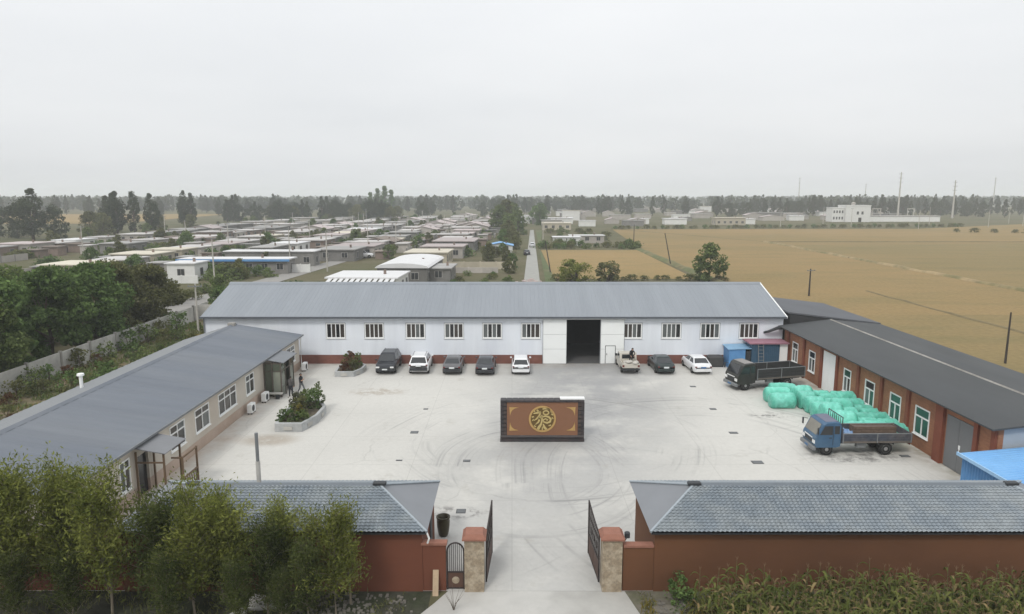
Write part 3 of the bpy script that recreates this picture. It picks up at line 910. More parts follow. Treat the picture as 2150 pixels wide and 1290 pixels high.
# bits of the same wall
def aircon(y, lab, x=-20.0):
    t = thing('air_conditioner', lab, 'air conditioner', (x, y, 0.03), group='outdoor air conditioner units along the office wall')
    b = MB(); b.box(-0.19, 0.19, -0.42, 0.42, 0.12, 0.78, bev=0.03); b.build('casing', M_white_paint, t, world=False)
    b = MB(); b.lathe([(0.25, 0.191), (0.25, 0.205), (0.06, 0.21)], (0, -0.1, 0.45), 'x', 16); b.build('fan_grille', M_dark_metal, t, world=False)
    b = MB(); b.box(-0.16, -0.1, -0.36, -0.3, 0, 0.12); b.box(0.1, 0.16, -0.36, -0.3, 0, 0.12); b.box(-0.16, -0.1, 0.3, 0.36, 0, 0.12); b.box(0.1, 0.16, 0.3, 0.36, 0, 0.12)
    b.build('stand', M_dark_metal, t, world=False)
    return t


aircon(51.1, 'white air conditioner unit standing alone below the wide office window')
aircon(54.1, 'white air conditioner unit close beside the glazed porch')
aircon(64.2, 'white air conditioner unit in the corner by the downpipe', -19.8)
be = thing('bench', 'low pale bench on two dark legs before the glazed porch', 'bench', (-19.7, 54.9, 0.03))
b = MB(); b.box(-0.85, 0.85, -0.18, 0.18, 0.42, 0.5); b.build('seat', M_conc_pale, be, world=False)
for x in (-.45, .45):
    b = MB(); b.box(x - .13, x + .13, -.15, .15, 0, 0.42, bev=.02); b.build('leg', M_dark_metal, be, world=False)
b = MB(); b.box(-21.3, -18.2, 0, 1.2, 0, 0.1)

# ------------------------------------------------------------------ the brick wing on the right
rb = thing('brick_building', 'long orange brick wing with charcoal roof, red pilasters and green window panes', 'building', (31, 50, 0))
RX, RY0, RY1 = 26.8, 36.45, 66.6
rwin = [(63.2, 64.5), (59.5, 60.8), (53.0, 54.2), (49.4, 50.8), (45.9, 47.3), (42.6, 44.2)]
rdoor = [(55.6, 57.9, 0.05, 3.45), (38.4, 40.85, 0.05, 3.3)]
mb = MB()
wall_boxes(mb, 'y', RY0, RY1, 0, 3.85, RX, RX + 0.3, [(a, b, 0.95, 2.85) for a, b in rwin] + rdoor)
mb.box(RX + 0.3, 35.9, RY1 - 0.3, RY1, 0, 3.95)
mb.box(35.6, 35.9, RY0 + .3, RY1 - 0.3, 0, 3.95)
mb.build('wall', M_brick, rb)
mb = MB(); mb.box(RX + 0.3, 35.9, RY0, RY0 + 0.3, 0, 3.86)
mb.prism([(RX + .302, 3.862), (35.9, 3.862), (35.9, 3.95), (31.2, 4.42)], 'y', RY0, RY0 + .3)
mb.build('end_wall', mat('grey_blue_render', (0.33, 0.37, 0.41), 0.85, 0.1, 0.8), rb)
for y in (65.4, 61.8, 58.2, 55.3, 51.8, 48.4, 45.0, 38.1, 36.65):
    b = MB(); b.box(RX - 0.14, RX - 0.004, y - 0.17, y + 0.17, 0, 3.82); b.build('pilaster', M_pilaster, rb)
b = MB(); b.box(RX - 0.22, RX - 0.004, 41.0, 41.75, 0, 3.82); b.build('pilaster', M_pilaster, rb)
mb = MB(); mb.slab([(26.2, RY0 - .35, 3.93), (31.2, RY0 - .35, 4.56), (31.2, RY1 + .2, 4.56), (26.2, RY1 + .2, 3.93)], 0.1); mb.build('roof', M_roof_r, rb)
mb = MB(); mb.slab([(31.2, RY0 - .35, 4.56), (36.3, RY0 - .35, 4.05), (36.3, RY1 + .2, 4.05), (31.2, RY1 + .2, 4.56)], 0.1); mb.build('roof', M_roof_r, rb)
for i in range(38):                                      # ridge capping, piece by piece
    y0 = RY0 - 0.3 + i * 0.8
    if y0 + 0.78 > RY1 + .2:
        break
    b = MB(); b.prism([(31.09, 4.553), (31.31, 4.553), (31.2, 4.63)], 'y', y0, y0 + 0.77); b.build('ridge_tile', M_conc_old, rb)
gp = [M_glass_d, M_glass_g, M_glass_b, M_glass_green, M_glass_green, M_glass_green]
for i, (a, b_) in enumerate(rwin):
    g = M_glass_green if i in (2, 4, 5) else M_glass_d
    window(rb, 'y', a, b_, 0.95, 2.85, RX, -1, [(0, .5, M_glass_green if i > 2 else M_glass_b, 0), (.5, 1, M_glass_g if i < 4 else M_glass_green, 0), (0, 1, g, 1)], M_white_paint, 0.09, transom=2.2)
dlab = [(M_white_paint, 'white sheet door'), (mat('grey_roller_door', (0.16, 0.165, 0.17), 0.6, 0.08, 1), 'grey sheet door')]
for (a, b_, z0, z1), (m, lab) in zip(rdoor, dlab):
    b = MB(); b.box(RX - 0.03, RX + 0.05, a + .01, (a + b_) / 2 - .01, z0, z1 - .01); d = b.build('door', m, rb); d['label'] = lab
    b = MB(); b.box(RX - 0.035, RX + 0.05, (a + b_) / 2 + .01, b_ - .01, z0, z1 - .01); b.build('door', m, rb)['label'] = lab
    if 'grey' in lab:
        b = MB(); b.box(RX - .06, RX - .036, a + 1.0, a + 1.14, 1.5, 1.75); b.box(RX - .06, RX - .036, a + 1.05, a + 1.09, 1.15, 1.5); b.build('handle', M_white_paint, d)
sh = thing('lean_to_shed', 'dark grey roofed shed behind the brick wing beside the field', 'shed', (32, 73, 0))
mb = MB(); mb.box(27.4, 36.0, 66.9, 79.3, 0, 4.0); mb.build('wall', mat('shed_dark_wall', (0.07, 0.07, 0.072), 0.85, 0.15, 1), sh)
mb = MB(); mb.slab([(27.2, 66.85, 5.25), (36.3, 66.85, 4.16), (36.3, 79.6, 4.16), (27.2, 79.6, 5.25)], 0.14); mb.build('roof', M_roof_r2, sh)
mb = MB(); mb.prism([(27.4, 4.002), (36.0, 4.002), (27.4, 5.05)], 'y', 66.92, 79.2); mb.build('gable', mat('shed_gable', (0.035, 0.036, 0.038), 0.85), sh)

# ------------------------------------------------------------------ blue sheds
bs = thing('blue_shed', 'bright blue corrugated metal shed at the near end of the brick wing', 'shed', (28, 33.5, 0))
mb = MB()
def corr_wall(mb, along, a0, a1, n, z0f, z1f, pitch=0.22, amp=0.03, th=0.03):
    k = int((a1 - a0) / (pitch / 2))
    v = []
    for i in range(k + 1):
        a = a0 + (a1 - a0) * i / k
        q = n + (amp if i % 2 else -amp)
        for z in (z0f(a), z1f(a)):
            v.append((a, q, z) if along == 'x' else (q, a, z))
    fs = [(2 * i, 2 * i + 2, 2 * i + 3, 2 * i + 1) for i in range(k)]
    return mb.add(v, fs)


corr_wall(mb, 'y', 31.0, 36.1, 24.75, lambda a: 0, lambda a: 2.52)
corr_wall(mb, 'x', 24.75, 33.0, 31.0, lambda a: 0, lambda a: 2.5 + (a - 24.75) * 0.09)
corr_wall(mb, 'x', 24.75, 33.0, 36.1, lambda a: 0, lambda a: 2.5 + (a - 24.75) * 0.09)
corr_wall(mb, 'y', 31.0, 36.1, 33.0, lambda a: 0, lambda a: 3.2)
mb.build('wall', M_blue, bs)
mb = MB(); ribbed(mb, (24.5, 36.2, 2.55), (24.5, 30.7, 2.55), (29.0, 36.2, 2.98), (29.0, 30.7, 2.98), 0.26, 0.035, 0.04); mb.build('roof', M_blue_roof, bs)
mb = MB(); ribbed(mb, (28.9, 36.2, 3.06), (28.9, 30.7, 3.06), (33.3, 36.2, 3.46), (33.3, 30.7, 3.46), 0.26, 0.035, 0.04); mb.build('roof', M_blue_roof, bs)
mb = MB(); mb.box(24.42, 24.49, 30.7, 36.2, 2.46, 2.64); mb.build('eave_trim', mat('pale_blue_trim', (0.3, 0.5, 0.72), 0.5), bs)

b1 = thing('blue_container', 'small bright blue cabin left of the ladder by the warehouse wall', 'container', (21.9, 65.9, 0.03))
mb = MB(); mb.box(-0.95, 0.6, -0.9, 0.9, 0, 1.9); mb.build('body', M_blue, b1, world=False)
mb = MB(); mb.slab([(-1.1, -1.0, 1.92), (1.4, -1.0, 2.0), (1.4, 0.95, 2.1), (-1.1, 0.95, 2.02)], 0.05); mb.build('roof', mat('pale_blue_roof', (0.2, 0.36, 0.52), 0.5), b1, world=False)
mb = MB(); mb.box(0.7, 1.1, -0.9, 0.85, 0, 1.7); mb.box(1.15, 1.32, -0.85, 0.85, 0.4, 1.4); mb.build('tank_rack', M_dark_metal, b1, world=False)
b2 = thing('blue_container', 'tall deep blue cabin with pinkish roof edge beside the white panel', 'container', (24.5, 65.8, 0.03))
mb = MB(); mb.box(-1.45, 1.2, -0.95, 0.95, 0, 2.45)
for i in range(14):
    mb.box(-1.42 + i * .185, -1.36 + i * .185, -0.985, -0.952, 0.05, 2.4)
mb.build('body', M_dkblue, b2, world=False)
mb = MB(); mb.box(-1.75, 2.05, -1.15, 1.0, 2.46, 2.58); mb.build('roof', mat('pink_roof_edge', (0.30, 0.15, 0.19), 0.6, 0.2, 2), b2, world=False)
mb = MB(); mb.box(1.25, 2.0, -0.9, 0.9, 0, 2.4); mb.build('white_panel', M_white_paint, b2, world=False)
ld = thing('ladder', 'grey metal ladder leaning against the deep blue cabin', 'ladder', (23.85, 64.45, 0.03))
mb = MB(); mb.tube([(-.25, -.15, 0), (-.25, .32, 2.5)], .035, 6); mb.tube([(.25, -.15, 0), (.25, .32, 2.5)], .035, 6); mb.build('rail', M_grey_metal, ld, world=False)
for i in range(7):
    z = 0.3 + i * .32
    b = MB(); b.tube([(-.25, -.15 + z * .188, z), (.25, -.15 + z * .188, z)], .025, 6); b.build('rung', M_grey_metal, ld, world=False)
ge = thing('generator', 'dark low generator casing beside the small blue cabin', 'generator', (19.9, 66.0, 0.03))
mb = MB(); mb.box(-0.75, 0.75, -0.5, 0.6, 0.12, 1.05, bev=.12); mb.build('casing', mat('generator_casing', (0.05, 0.05, 0.05), 0.6, 0.2, 3), ge, world=False)
mb = MB(); mb.box(-0.7, 0.7, -0.45, 0.55, 0, 0.12); mb.build('skid', M_dark_metal, ge, world=False)
pw = thing('tarpaulin', 'crumpled white tarpaulin heap between black truck and brick wall', 'tarpaulin', (25.6, 62.2, 0.03))
mb = MB()
n = 12
vs = [(x_ / n * 2 - 1, y_ / n * 1.6 - .8, max(0, (0.9 + .35 * mnoise.noise((x_ * .5, y_ * .6, 1))) * (1 - ((x_ / n * 2 - 1) ** 2)) ** .5 * (1 - ((y_ / n * 2 - 1) ** 2)) ** .5)) for y_ in range(n + 1) for x_ in range(n + 1)]
mb.add(vs, [(j * (n + 1) + i, j * (n + 1) + i + 1, (j + 1) * (n + 1) + i + 1, (j + 1) * (n + 1) + i) for j in range(n) for i in range(n)])
mb.build('sheet', mat('dirty_white_sheet', (0.5, 0.49, 0.46), 0.7, 0.15, 3), pw, True, world=False)

# ------------------------------------------------------------------ tile-roofed gatehouses at the front
def tile_slope(mb, e0, e1, r0, r1, tw=0.19, tl=0.17):
    """Pressed tiles: waves along the eave, steps up the slope. e0-e1 eave, r0-r1 ridge."""
    e0, e1, r0, r1 = map(Vector, (e0, e1, r0, r1))
    nrm = (e1 - e0).cross(r0 - e0).normalized()
    if nrm.z < 0:
        nrm = -nrm
    L = (e1 - e0).length
    rows = max(2, int((((r0 + r1) / 2) - ((e0 + e1) / 2)).length / tl))
    nu = int(L / tw) * 6
    v = []; fs = []
    ud = (e1 - e0).normalized()
    for j in range(rows):
        for s_ in (0, 1):
            t = (j + s_ * 0.98) / rows
            a = e0.lerp(r0, t); b = e1.lerp(r1, t)
            base = 0.045 * (1 - s_)
            for i in range(nu + 1):
                p = a.lerp(b, i / nu)
                u = (p - e0).dot(ud)
                wv = abs(math.sin(math.pi * u / tw)) * 0.062
                v.append(p + nrm * (base + wv))
    W_ = nu + 1
    for j in range(2 * rows - 1):
        for i in range(nu):
            fs.append((j * W_ + i, j * W_ + i + 1, (j + 1) * W_ + i + 1, (j + 1) * W_ + i))
    return mb.add(v, fs)


def gatehouse(x0, x1, label, mirrored, far):
    t = thing('gatehouse', label, 'building', ((x0 + x1) / 2, 29.1, 0))
    y0, y1, ez, rz = 26.55, 31.65, 2.83, 3.78
    h = 2.4
    wx0, wx1, wy0, wy1 = x0 + 0.25, x1 - 0.25, 26.9, 31.3
    b = MB()
    b.box(wx0, wx1, wy0, wy0 + .24, 0, 2.84); b.box(wx0, wx1, wy1 - .24, wy1, 0, 2.84)
    b.box(wx0, wx0 + .24, wy0 + .24, wy1 - .24, 0, 2.84); b.box(wx1 - .24, wx1, wy0 + .24, wy1 - .24, 0, 2.84)
    b.build('wall', M_render_l if mirrored else M_render, t)
    A_, B_, C_, D_ = (x0, y0, ez), (x1, y0, ez), (x1, y1, ez), (x0, y1, ez)
    r0, r1 = (x0 + h, 29.1, rz), (x1 - h, 29.1, rz)
    for e in ((A_, B_, r0, r1), (C_, D_, r1, r0)):
        b = MB(); tile_slope(b, *e); o = b.build('roof_tiles', M_tile, t, smooth=False); o['kind'] = 'stuff'
    for e in ((B_, C_, r1), (D_, A_, r0)):
        b = MB(); b.slab([e[0], e[1], e[2]], 0.04); b.build('roof_end', mat('smooth_slate', (0.19, 0.20, 0.215), 0.6, 0.06, 1), t)
    M_hip = mat('hip_cap', (0.30, 0.34, 0.37), 0.5, 0.1, 2)
    for p, q in ((A_, r0), (B_, r1), (C_, r1), (D_, r0)):
        b = MB(); b.tube([Vector(p) + Vector((0, 0, .05)), Vector(q) + Vector((0, 0, .05))], 0.055, 8); b.build('hip_cap', M_hip, t)
    b = MB(); b.prism([(28.98, rz + .02), (29.22, rz + .02), (29.1, rz + .14)], 'x', r0[0] - .1, r1[0] + .1); b.build('ridge_cap', mat('ridge_cap', (0.13, 0.15, 0.17), .6, .1, 2), t)
    for xx in (r0[0], r1[0]):
        b = MB(); b.box(xx - .28, xx + .3, 28.96, 29.24, rz + .05, rz + .17, bev=.03); b.build('ridge_end', M_dark_metal, t)
    b = MB(); b.box(x0 + .04, x1 - .04, y0 + .04, y1 - .04, ez - .1, ez - .04); b.build('soffit', M_dark_metal, t)
    return t


g1 = gatehouse(5.7, 24.6, 'right gatehouse with brown wall and clearly visible blue grey tiled hip roof', False, 24.6)
g2 = gatehouse(-16.6, -3.5, 'gatehouse behind the young trees, with tall flue pipe and blue grey hip roof', True, -16.6)
b = MB(); b.tube([(-11.6, 30.0, 3.3), (-11.6, 30.0, 4.55)], .10, 10); b.build('flue_base', M_conc_pale, g2)
b = MB(); b.tube([(-11.6, 30.0, 4.56), (-11.6, 30.0, 5.9)], .075, 10); b.build('flue_pipe', M_grey_metal, g2)
b = MB(); b.box(-3.738, -3.70, 29.4, 30.1, .1, 2.2); b.build('side_door', M_dark_metal, g2)
b = MB(); b.tube([(-3.5, 26.6, 2.8), (-3.42, 26.62, 2.55), (-3.5, 26.7, 2.3)], .04, 6); b.build('eave_finial', M_white_paint, g2)

bw = thing('boundary_wall', 'low brown boundary wall with pale coping between gatehouse and small iron gate', 'wall', (-3.2, 27.0, 0))
b = MB(); b.box(-3.74, -2.78, 26.92, 27.16, 0, 2.1); b.build('wall', M_render_l, bw)
b = MB(); b.box(-3.80, -2.72, 26.86, 27.22, 2.102, 2.2); b.build('coping', M_terra, bw)
bw = thing('boundary_wall', 'low brown boundary wall with terracotta coping right of the gate', 'wall', (5.2, 27.0, 0))
b = MB(); b.box(4.66, 5.94, 26.92, 27.16, 0, 2.0); b.build('wall', M_render, bw)
b = MB(); b.box(4.66, 5.93, 26.86, 27.22, 2.002, 2.1); b.build('coping', M_terra, bw)
bw = thing('boundary_wall', 'dark red brick boundary wall standing behind the row of young trees', 'wall', (-27, 27.0, 0))
b = MB(); b.box(-45, -16.4, 26.95, 27.2, 0, 2.3); b.build('wall', mat('dark_red_render', (0.15, 0.045, 0.03), .9, .15, .8), bw)
b = MB(); b.box(-45, -16.4, 26.88, 27.27, 2.302, 2.38); b.build('coping', M_terra, bw)

# ------------------------------------------------------------------ gate
def pillar(xc, label):
    t = thing('gate_pillar', label, 'pillar', (xc, 27.2, 0), group='granite clad gate pillars')
    b = MB(); b.box(-.41, .41, -.38, .38, 0, 2.36); b.build('shaft', M_granite, t, world=False)
    b = MB(); b.box(-.50, .50, -.47, .47, 2.362, 2.44)
    b.add([(-.48, -.45, 2.44), (.48, -.45, 2.44), (.48, .45, 2.44), (-.48, .45, 2.44), (-.36, -.33, 2.6), (.36, -.33, 2.6), (.36, .33, 2.6), (-.36, .33, 2.6)],
          [(0, 1, 5, 4), (1, 2, 6, 5), (2, 3, 7, 6), (3, 0, 4, 7), (4, 5, 6, 7)])
    b.build('cap', M_terra, t, world=False)
    return t


pillar(-1.58, 'granite gate pillar beside the small arched iron gate')
p2 = pillar(4.2, 'granite gate pillar carrying a small lamp, by the right gatehouse')
b = MB(); b.tube([(.52, .1, 2.0), (.66, .1, 2.25)], .03, 6); b.box(.56, .78, 0, .2, 2.25, 2.5, bev=.04); b.build('lamp', M_dark_metal, p2, world=False)


def gate_leaf(hx, ang, label):
    t = thing('gate_leaf', label, 'gate', (hx, 27.45, 0.03), ang, group='iron driveway gate leaves')
    Lf = 2.5
    b = MB()
    top = lambda u: 2.25 + 0.4 * (u / Lf) ** 1.5
    b.box(0, .07, -.03, .03, .08, top(0)); b.box(Lf - .07, Lf, -.03, .03, .08, top(Lf))
    for z in (.12, 1.0, 1.9):
        b.box(.07, Lf - .07, -.025, .025, z, z + .06)
    pts = [(Lf * i / 8, 0, top(Lf * i / 8)) for i in range(9)]
    b.tube(pts, .035, 6)
    b.build('frame', M_iron, t, world=False)
    for i in range(1, 13):
        u = Lf * i / 13
        s = MB(); s.tube([(u, 0, .15), (u, 0, top(u) + .05)], .016, 5); s.build('bar', M_iron, t, world=False)
    for u0, u1 in ((.12, 1.22), (1.28, Lf - .12)):
        s = MB(); s.box(u0, u1, -.012, .012, .2, .97); s.build('panel', M_iron_red, t, world=False)
    for u in (.65, 1.25, 1.85):
        s = MB(); s.lathe([(.12, -.02), (.17, -.02), (.17, .02), (.12, .02)], (u, 0, 1.48), 'y', 14); s.build('ring_ornament', M_iron, t, world=False)
    return t


gate_leaf(-1.1, R(86), 'open iron gate leaf hinged on the pillar beside the small arched gate')
gate_leaf(3.72, R(94), 'open iron gate leaf hinged on the pillar with the lamp')
sg = thing('side_gate', 'small arched black iron gate between wall and granite pillar', 'gate', (-2.38, 27.05, 0.0))
b = MB()
b.box(-.38, -.32, -.03, .03, .03, 1.75); b.box(.32, .38, -.03, .03, .03, 1.75)
b.tube([(-.35 * math.cos(math.pi * i / 12), 0, 1.75 + .38 * math.sin(math.pi * i / 12)) for i in range(13)], .035, 6)
b.box(-.32, .32, -.025, .025, .06, .12); b.box(-.32, .32, -.025, .025, .78, .84)
b.build('frame', M_iron, sg, world=False)
for i in range(7):
    x = -.25 + i * .083
    s = MB(); s.tube([(x, 0, .84), (x, 0, 1.75 + .36 * math.sqrt(max(0, 1 - (x / .35) ** 2)))], .013, 5); s.build('bar', M_iron, sg, world=False)
s = MB(); s.box(-.32, .32, -.012, .012, .12, .78); s.build('panel', M_iron_red, sg, world=False)
s = MB(); s.lathe([(.02, -.03), (.16, -.025), (.16, -.013), (.02, -.013)], (0, 0, .45), 'y', 12); s.build('medallion', M_granite, sg, world=False)
ja = thing('water_jar', 'big dark brown glazed water jar standing inside the gate', 'jar', (-3.62 + .25, 31.75, 0.03))
b = MB(); b.lathe([(.20, 0), (.25, .1), (.31, .5), (.325, .78), (.30, .92), (.345, .93), (.345, 1.0), (.29, 1.0), (.28, .7), (.2, .1)], seg=20)
b.build('body', mat('brown_glaze', (0.045, 0.038, 0.018), .35, .2, 4), ja, True, world=False)
pl = thing('plank', 'pale wooden plank leaning upright on the brown boundary wall', 'plank', (-3.2, 26.72, 0))
b = MB(); b.slab([(-.12, -.16, 0), (.12, -.16, 0), (.12, .16, 1.0), (-.12, .16, 1.0)], .05); b.build('board', mat('pale_wood', (.40, .30, .20), .8, .15, 4), pl, world=False)

# ------------------------------------------------------------------ the screen wall in the middle of the yard
sw = thing('screen_wall', 'brown screen wall with gold round emblem and dark tiled border', 'screen wall', (2.05, 44.9, 0.03))
SWW, SWH = 2.85, 2.92
M_sw = mat('screen_brown', (0.205, 0.100, 0.055), .75, .05, 1)
M_swd = mat('screen_dark_tile', (0.035, 0.033, 0.036), .6, .2, 4, (0.05, 0.04, 0.04))
M_gold = mat('gold_paint', (0.42, 0.27, 0.10), .5, .1, 5)
M_golds = mat('pale_gold_paint', (0.46, 0.36, 0.15), .5, .1, 5)
b = MB(); b.box(-SWW + .02, SWW - .02, -.02, .5, .02, SWH - .05); b.build('core', M_swd, sw, world=False)
b = MB(); b.box(-SWW + .46, SWW - .46, -.05, -.021, .46, SWH - .16); b.build('panel', M_sw, sw, world=False)
for i in range(8):
    z = .46 + i * .288
    for s_ in (-1, 1):
        xa, xb = sorted((s_ * (SWW - .02), s_ * (SWW - .24)))
        b = MB(); b.box(xa, xb, -.09, -.022, z + .01, z + .27); b.build('tile', M_swd, sw, world=False)
        xa, xb = sorted((s_ * (SWW - .25), s_ * (SWW - .43)))
        b = MB(); b.box(xa, xb, -.075, -.022, z + .05, z + .24); b.build('tile', mat('screen_dull_tile', (.065, .05, .045), .7, .2, 4), sw, world=False)
for i in range(14):
    x = -SWW + .02 + i * (2 * SWW - .04) / 14
    b = MB(); b.box(x + .01, x + (2 * SWW - .04) / 14 - .01, -.12, .55, SWH - .14, SWH, bev=.02); b.build('cap_tile', M_swd, sw, world=False)
b = MB(); b.box(-SWW, SWW, -.10, .58, 0, .2); b.box(-SWW + .02, SWW - .02, -.07, -.021, .27, .36); b.build('base', M_swd, sw, world=False)
b = MB(); b.box(-SWW + .05, SWW - .05, -.085, -.022, .37, .44); b.build('base_moulding', mat('moulding_grey', (.11, .10, .10), .7), sw, world=False)
b = MB(); b.box(1.2, SWW, .05, .5, SWH + .003, SWH + .09); b.build('white_strip', M_white_paint, sw, world=False)  # stray bright line built as an added strip, no real coping
# corner ornaments
for sx in (-1, 1):
    for sz in (-1, 1):
        cx, cz = sx * (SWW - .62), (SWH + .30) / 2 + sz * .83
        out_ = [(0, 0), (.62, -.03), (.36, -.10), (.18, -.24), (.09, -.42), (.05, -.62)]
        poly = [(cx - sx * p, cz + sz * q) for p, q in out_]
        b = MB(); b.prism(poly, 'y', -.075, -.051); b.build('corner_ornament', M_gold, sw, world=False)
# round emblem: ring and brush strokes
EC = Vector((0, 0, (SWH + .30) / 2)); ER = .92


def ribbon(mb, pts, wd, y0=-.095, y1=-.051):
    pts = [Vector((p[0], 0, p[1])) * ER + EC for p in pts]
    n = len(pts)
    up = []; dn = []
    for i, p in enumerate(pts):
        d = (pts[min(i + 1, n - 1)] - pts[max(i - 1, 0)]).normalized()
        nn = Vector((-d.z, 0, d.x))
        ww = (wd[i] if hasattr(wd, '__len__') else wd) * ER / 2
        up.append(p + nn * ww); dn.append(p - nn * ww)
    for i in range(n - 1):
        q = [up[i], up[i + 1], dn[i + 1], dn[i]]
        v = [(a.x, y0, a.z) for a in q] + [(a.x, y1, a.z) for a in q]
        mb.add(v, [(0, 1, 2, 3), (7, 6, 5, 4), (0, 4, 5, 1), (1, 5, 6, 2), (2, 6, 7, 3), (3, 7, 4, 0)])


b = MB()
ribbon(b, [(.93 * math.cos(2 * math.pi * i / 40), .93 * math.sin(2 * math.pi * i / 40)) for i in range(41)], .14)
b.build('emblem_ring', M_gold, sw, world=False)
b = MB(); b.lathe([(.84, -.06), (.84, -.052)], (0, 0, EC.z), 'y', 32); b.build('emblem_field', mat('emblem_field', (.12, .075, .022), .6, .1, 4), sw, world=False)
b = MB()
def arc(cx, cy, rx, ry, a0, a1, n=9):
    return [(cx + rx * math.cos(R(a0 + (a1 - a0) * i / n)), cy + ry * math.sin(R(a0 + (a1 - a0) * i / n))) for i in range(n + 1)]


for pts, wd in [
    ([(-.40, .70), (-.30, .58)], .12), ([(-.66, .42), (-.40, .46), (-.12, .54)], [.08, .13, .10]),
    ([(-.14, .52), (-.24, .22), (-.44, .0), (-.62, -.12)], [.12, .13, .10, .04]),
    ([(-.16, .24), (-.20, -.02), (-.30, -.24), (-.50, -.42)], [.10, .15, .12, .04]),
    ([(-.30, .12), (-.12, -.04)], .09), ([(0, .76), (.28, .80), (.56, .74)], [.08, .12, .08]),
    (arc(.26, .48, .20, .15, 0, 360, 14), .09),
    ([(-.06, .14), (.20, .22), (.46, .16), (.62, .0), (.56, -.2), (.34, -.30), (.10, -.22), (.06, -.06), (.24, .02), (.40, -.06), (.30, -.16)], [.06, .12, .14, .15, .15, .13, .11, .09, .09, .08, .05]),
    ([(-.04, .3), (-.02, -.05), (-.08, -.36), (-.26, -.66), (-.34, -.82)], [.08, .12, .14, .20, .16]),
    ([(.06, -.38), (.14, -.62), (.30, -.80)], [.08, .18, .16]), ([(.0, -.58), (.0, -.84)], [.05, .09]),
    ([(-.78, .14), (-.62, .18)], .09), ([(-.74, -.14), (-.64, -.02)], .07), ([(.66, .40), (.78, .30)], .09), ([(.70, .12), (.80, .02)], .07),
    ([(.60, .58), (.70, .50)], .09), ([(-.62, .62), (-.54, .56)], .08), ([(.46, -.52), (.64, -.46)], .08), ([(-.60, -.50), (-.48, -.60)], .08)]:
    ribbon(b, pts, wd)
b.build('emblem_character', M_golds, sw, world=False)

# ------------------------------------------------------------------ drain covers
for (x, y, w_, l_), lab in zip([(-6.89, 46.73, .55, .5), (-2.85, 41.41, .45, .35), (-6.75, 52.13, .35, .3), (15.6, 46.63, .6, .4), (15.74, 52.13, .5, .4), (15.37, 41.17, .7, .5), (-2.7, 34.37, .5, .5), (15.84, 58.6, .5, .4), (-7.12, 41.49, .4, .2), (25.2, 42.22, .6, .4)],
                               ['drain cover in the tyre swirl left of the screen wall', 'drain cover between screen wall and left gatehouse', 'small drain cover in open concrete behind the left swirl',
                                'drain cover alone in the concrete left of the green bales', 'drain cover in front of the two right hand sedans', 'drain cover left of the blue truck nose toward the gatehouse',
                                'drain cover with dark stain near the water jar', 'drain cover in front of the black truck cab', 'thin drain slot left of the yard centre', 'drain cover behind the blue truck tailboard']):
    t = thing('drain_cover', 'dark iron ' + lab, 'drain cover', (x, y, .03), group='drain covers in the yard')
    b = MB(); b.box(-w_ / 2, w_ / 2, -l_ / 2, l_ / 2, 0, .012); b.build('frame', M_dark_metal, t, world=False)
    for i in range(4):
        b = MB(); q = -l_ / 2 + .05 + i * (l_ - .1) / 4
        b.box(-w_ / 2 + .04, w_ / 2 - .04, q, q + (l_ - .1) / 7, .0125, .03); b.build('bar', M_grey_metal, t, world=False)

# ------------------------------------------------------------------ vegetation kit
L_dark = leaf_mat('leaves_deep', (0.0345, 0.0620, 0.0206), (0.1743, 0.2558, 0.0872))
L_mid = leaf_mat('leaves_mid', (0.0443, 0.0678, 0.0236), (0.1969, 0.2502, 0.0881))
L_olive = leaf_mat('leaves_olive', (0.0568, 0.0617, 0.0272), (0.1953, 0.2008, 0.0837))
L_grey = leaf_mat('leaves_greyish', (0.055, 0.062, 0.042), (0.12, 0.125, 0.08))
L_willow = leaf_mat('leaves_willow', (0.0525, 0.0710, 0.0173), (0.2551, 0.2727, 0.0699))
L_willow_d = leaf_mat('leaves_willow_shade', (0.0292, 0.0421, 0.0145), (0.1094, 0.1276, 0.0401))
L_yellow = leaf_mat('leaves_yellow', (0.13, 0.12, 0.03), (0.25, 0.20, 0.05))
L_red = leaf_mat('leaves_reddish', (0.07, 0.035, 0.022), (0.14, 0.075, 0.04))
L_far = leaf_mat('leaves_distant', (0.0345, 0.0483, 0.0253), (0.0805, 0.0978, 0.0483))
L_corn = leaf_mat('corn_blades', (0.040, 0.060, 0.014), (0.165, 0.170, 0.055), .3, .25)
L_corn_dry = leaf_mat('corn_dry', (0.14, 0.115, 0.05), (0.30, 0.22, 0.11), .2, .25)


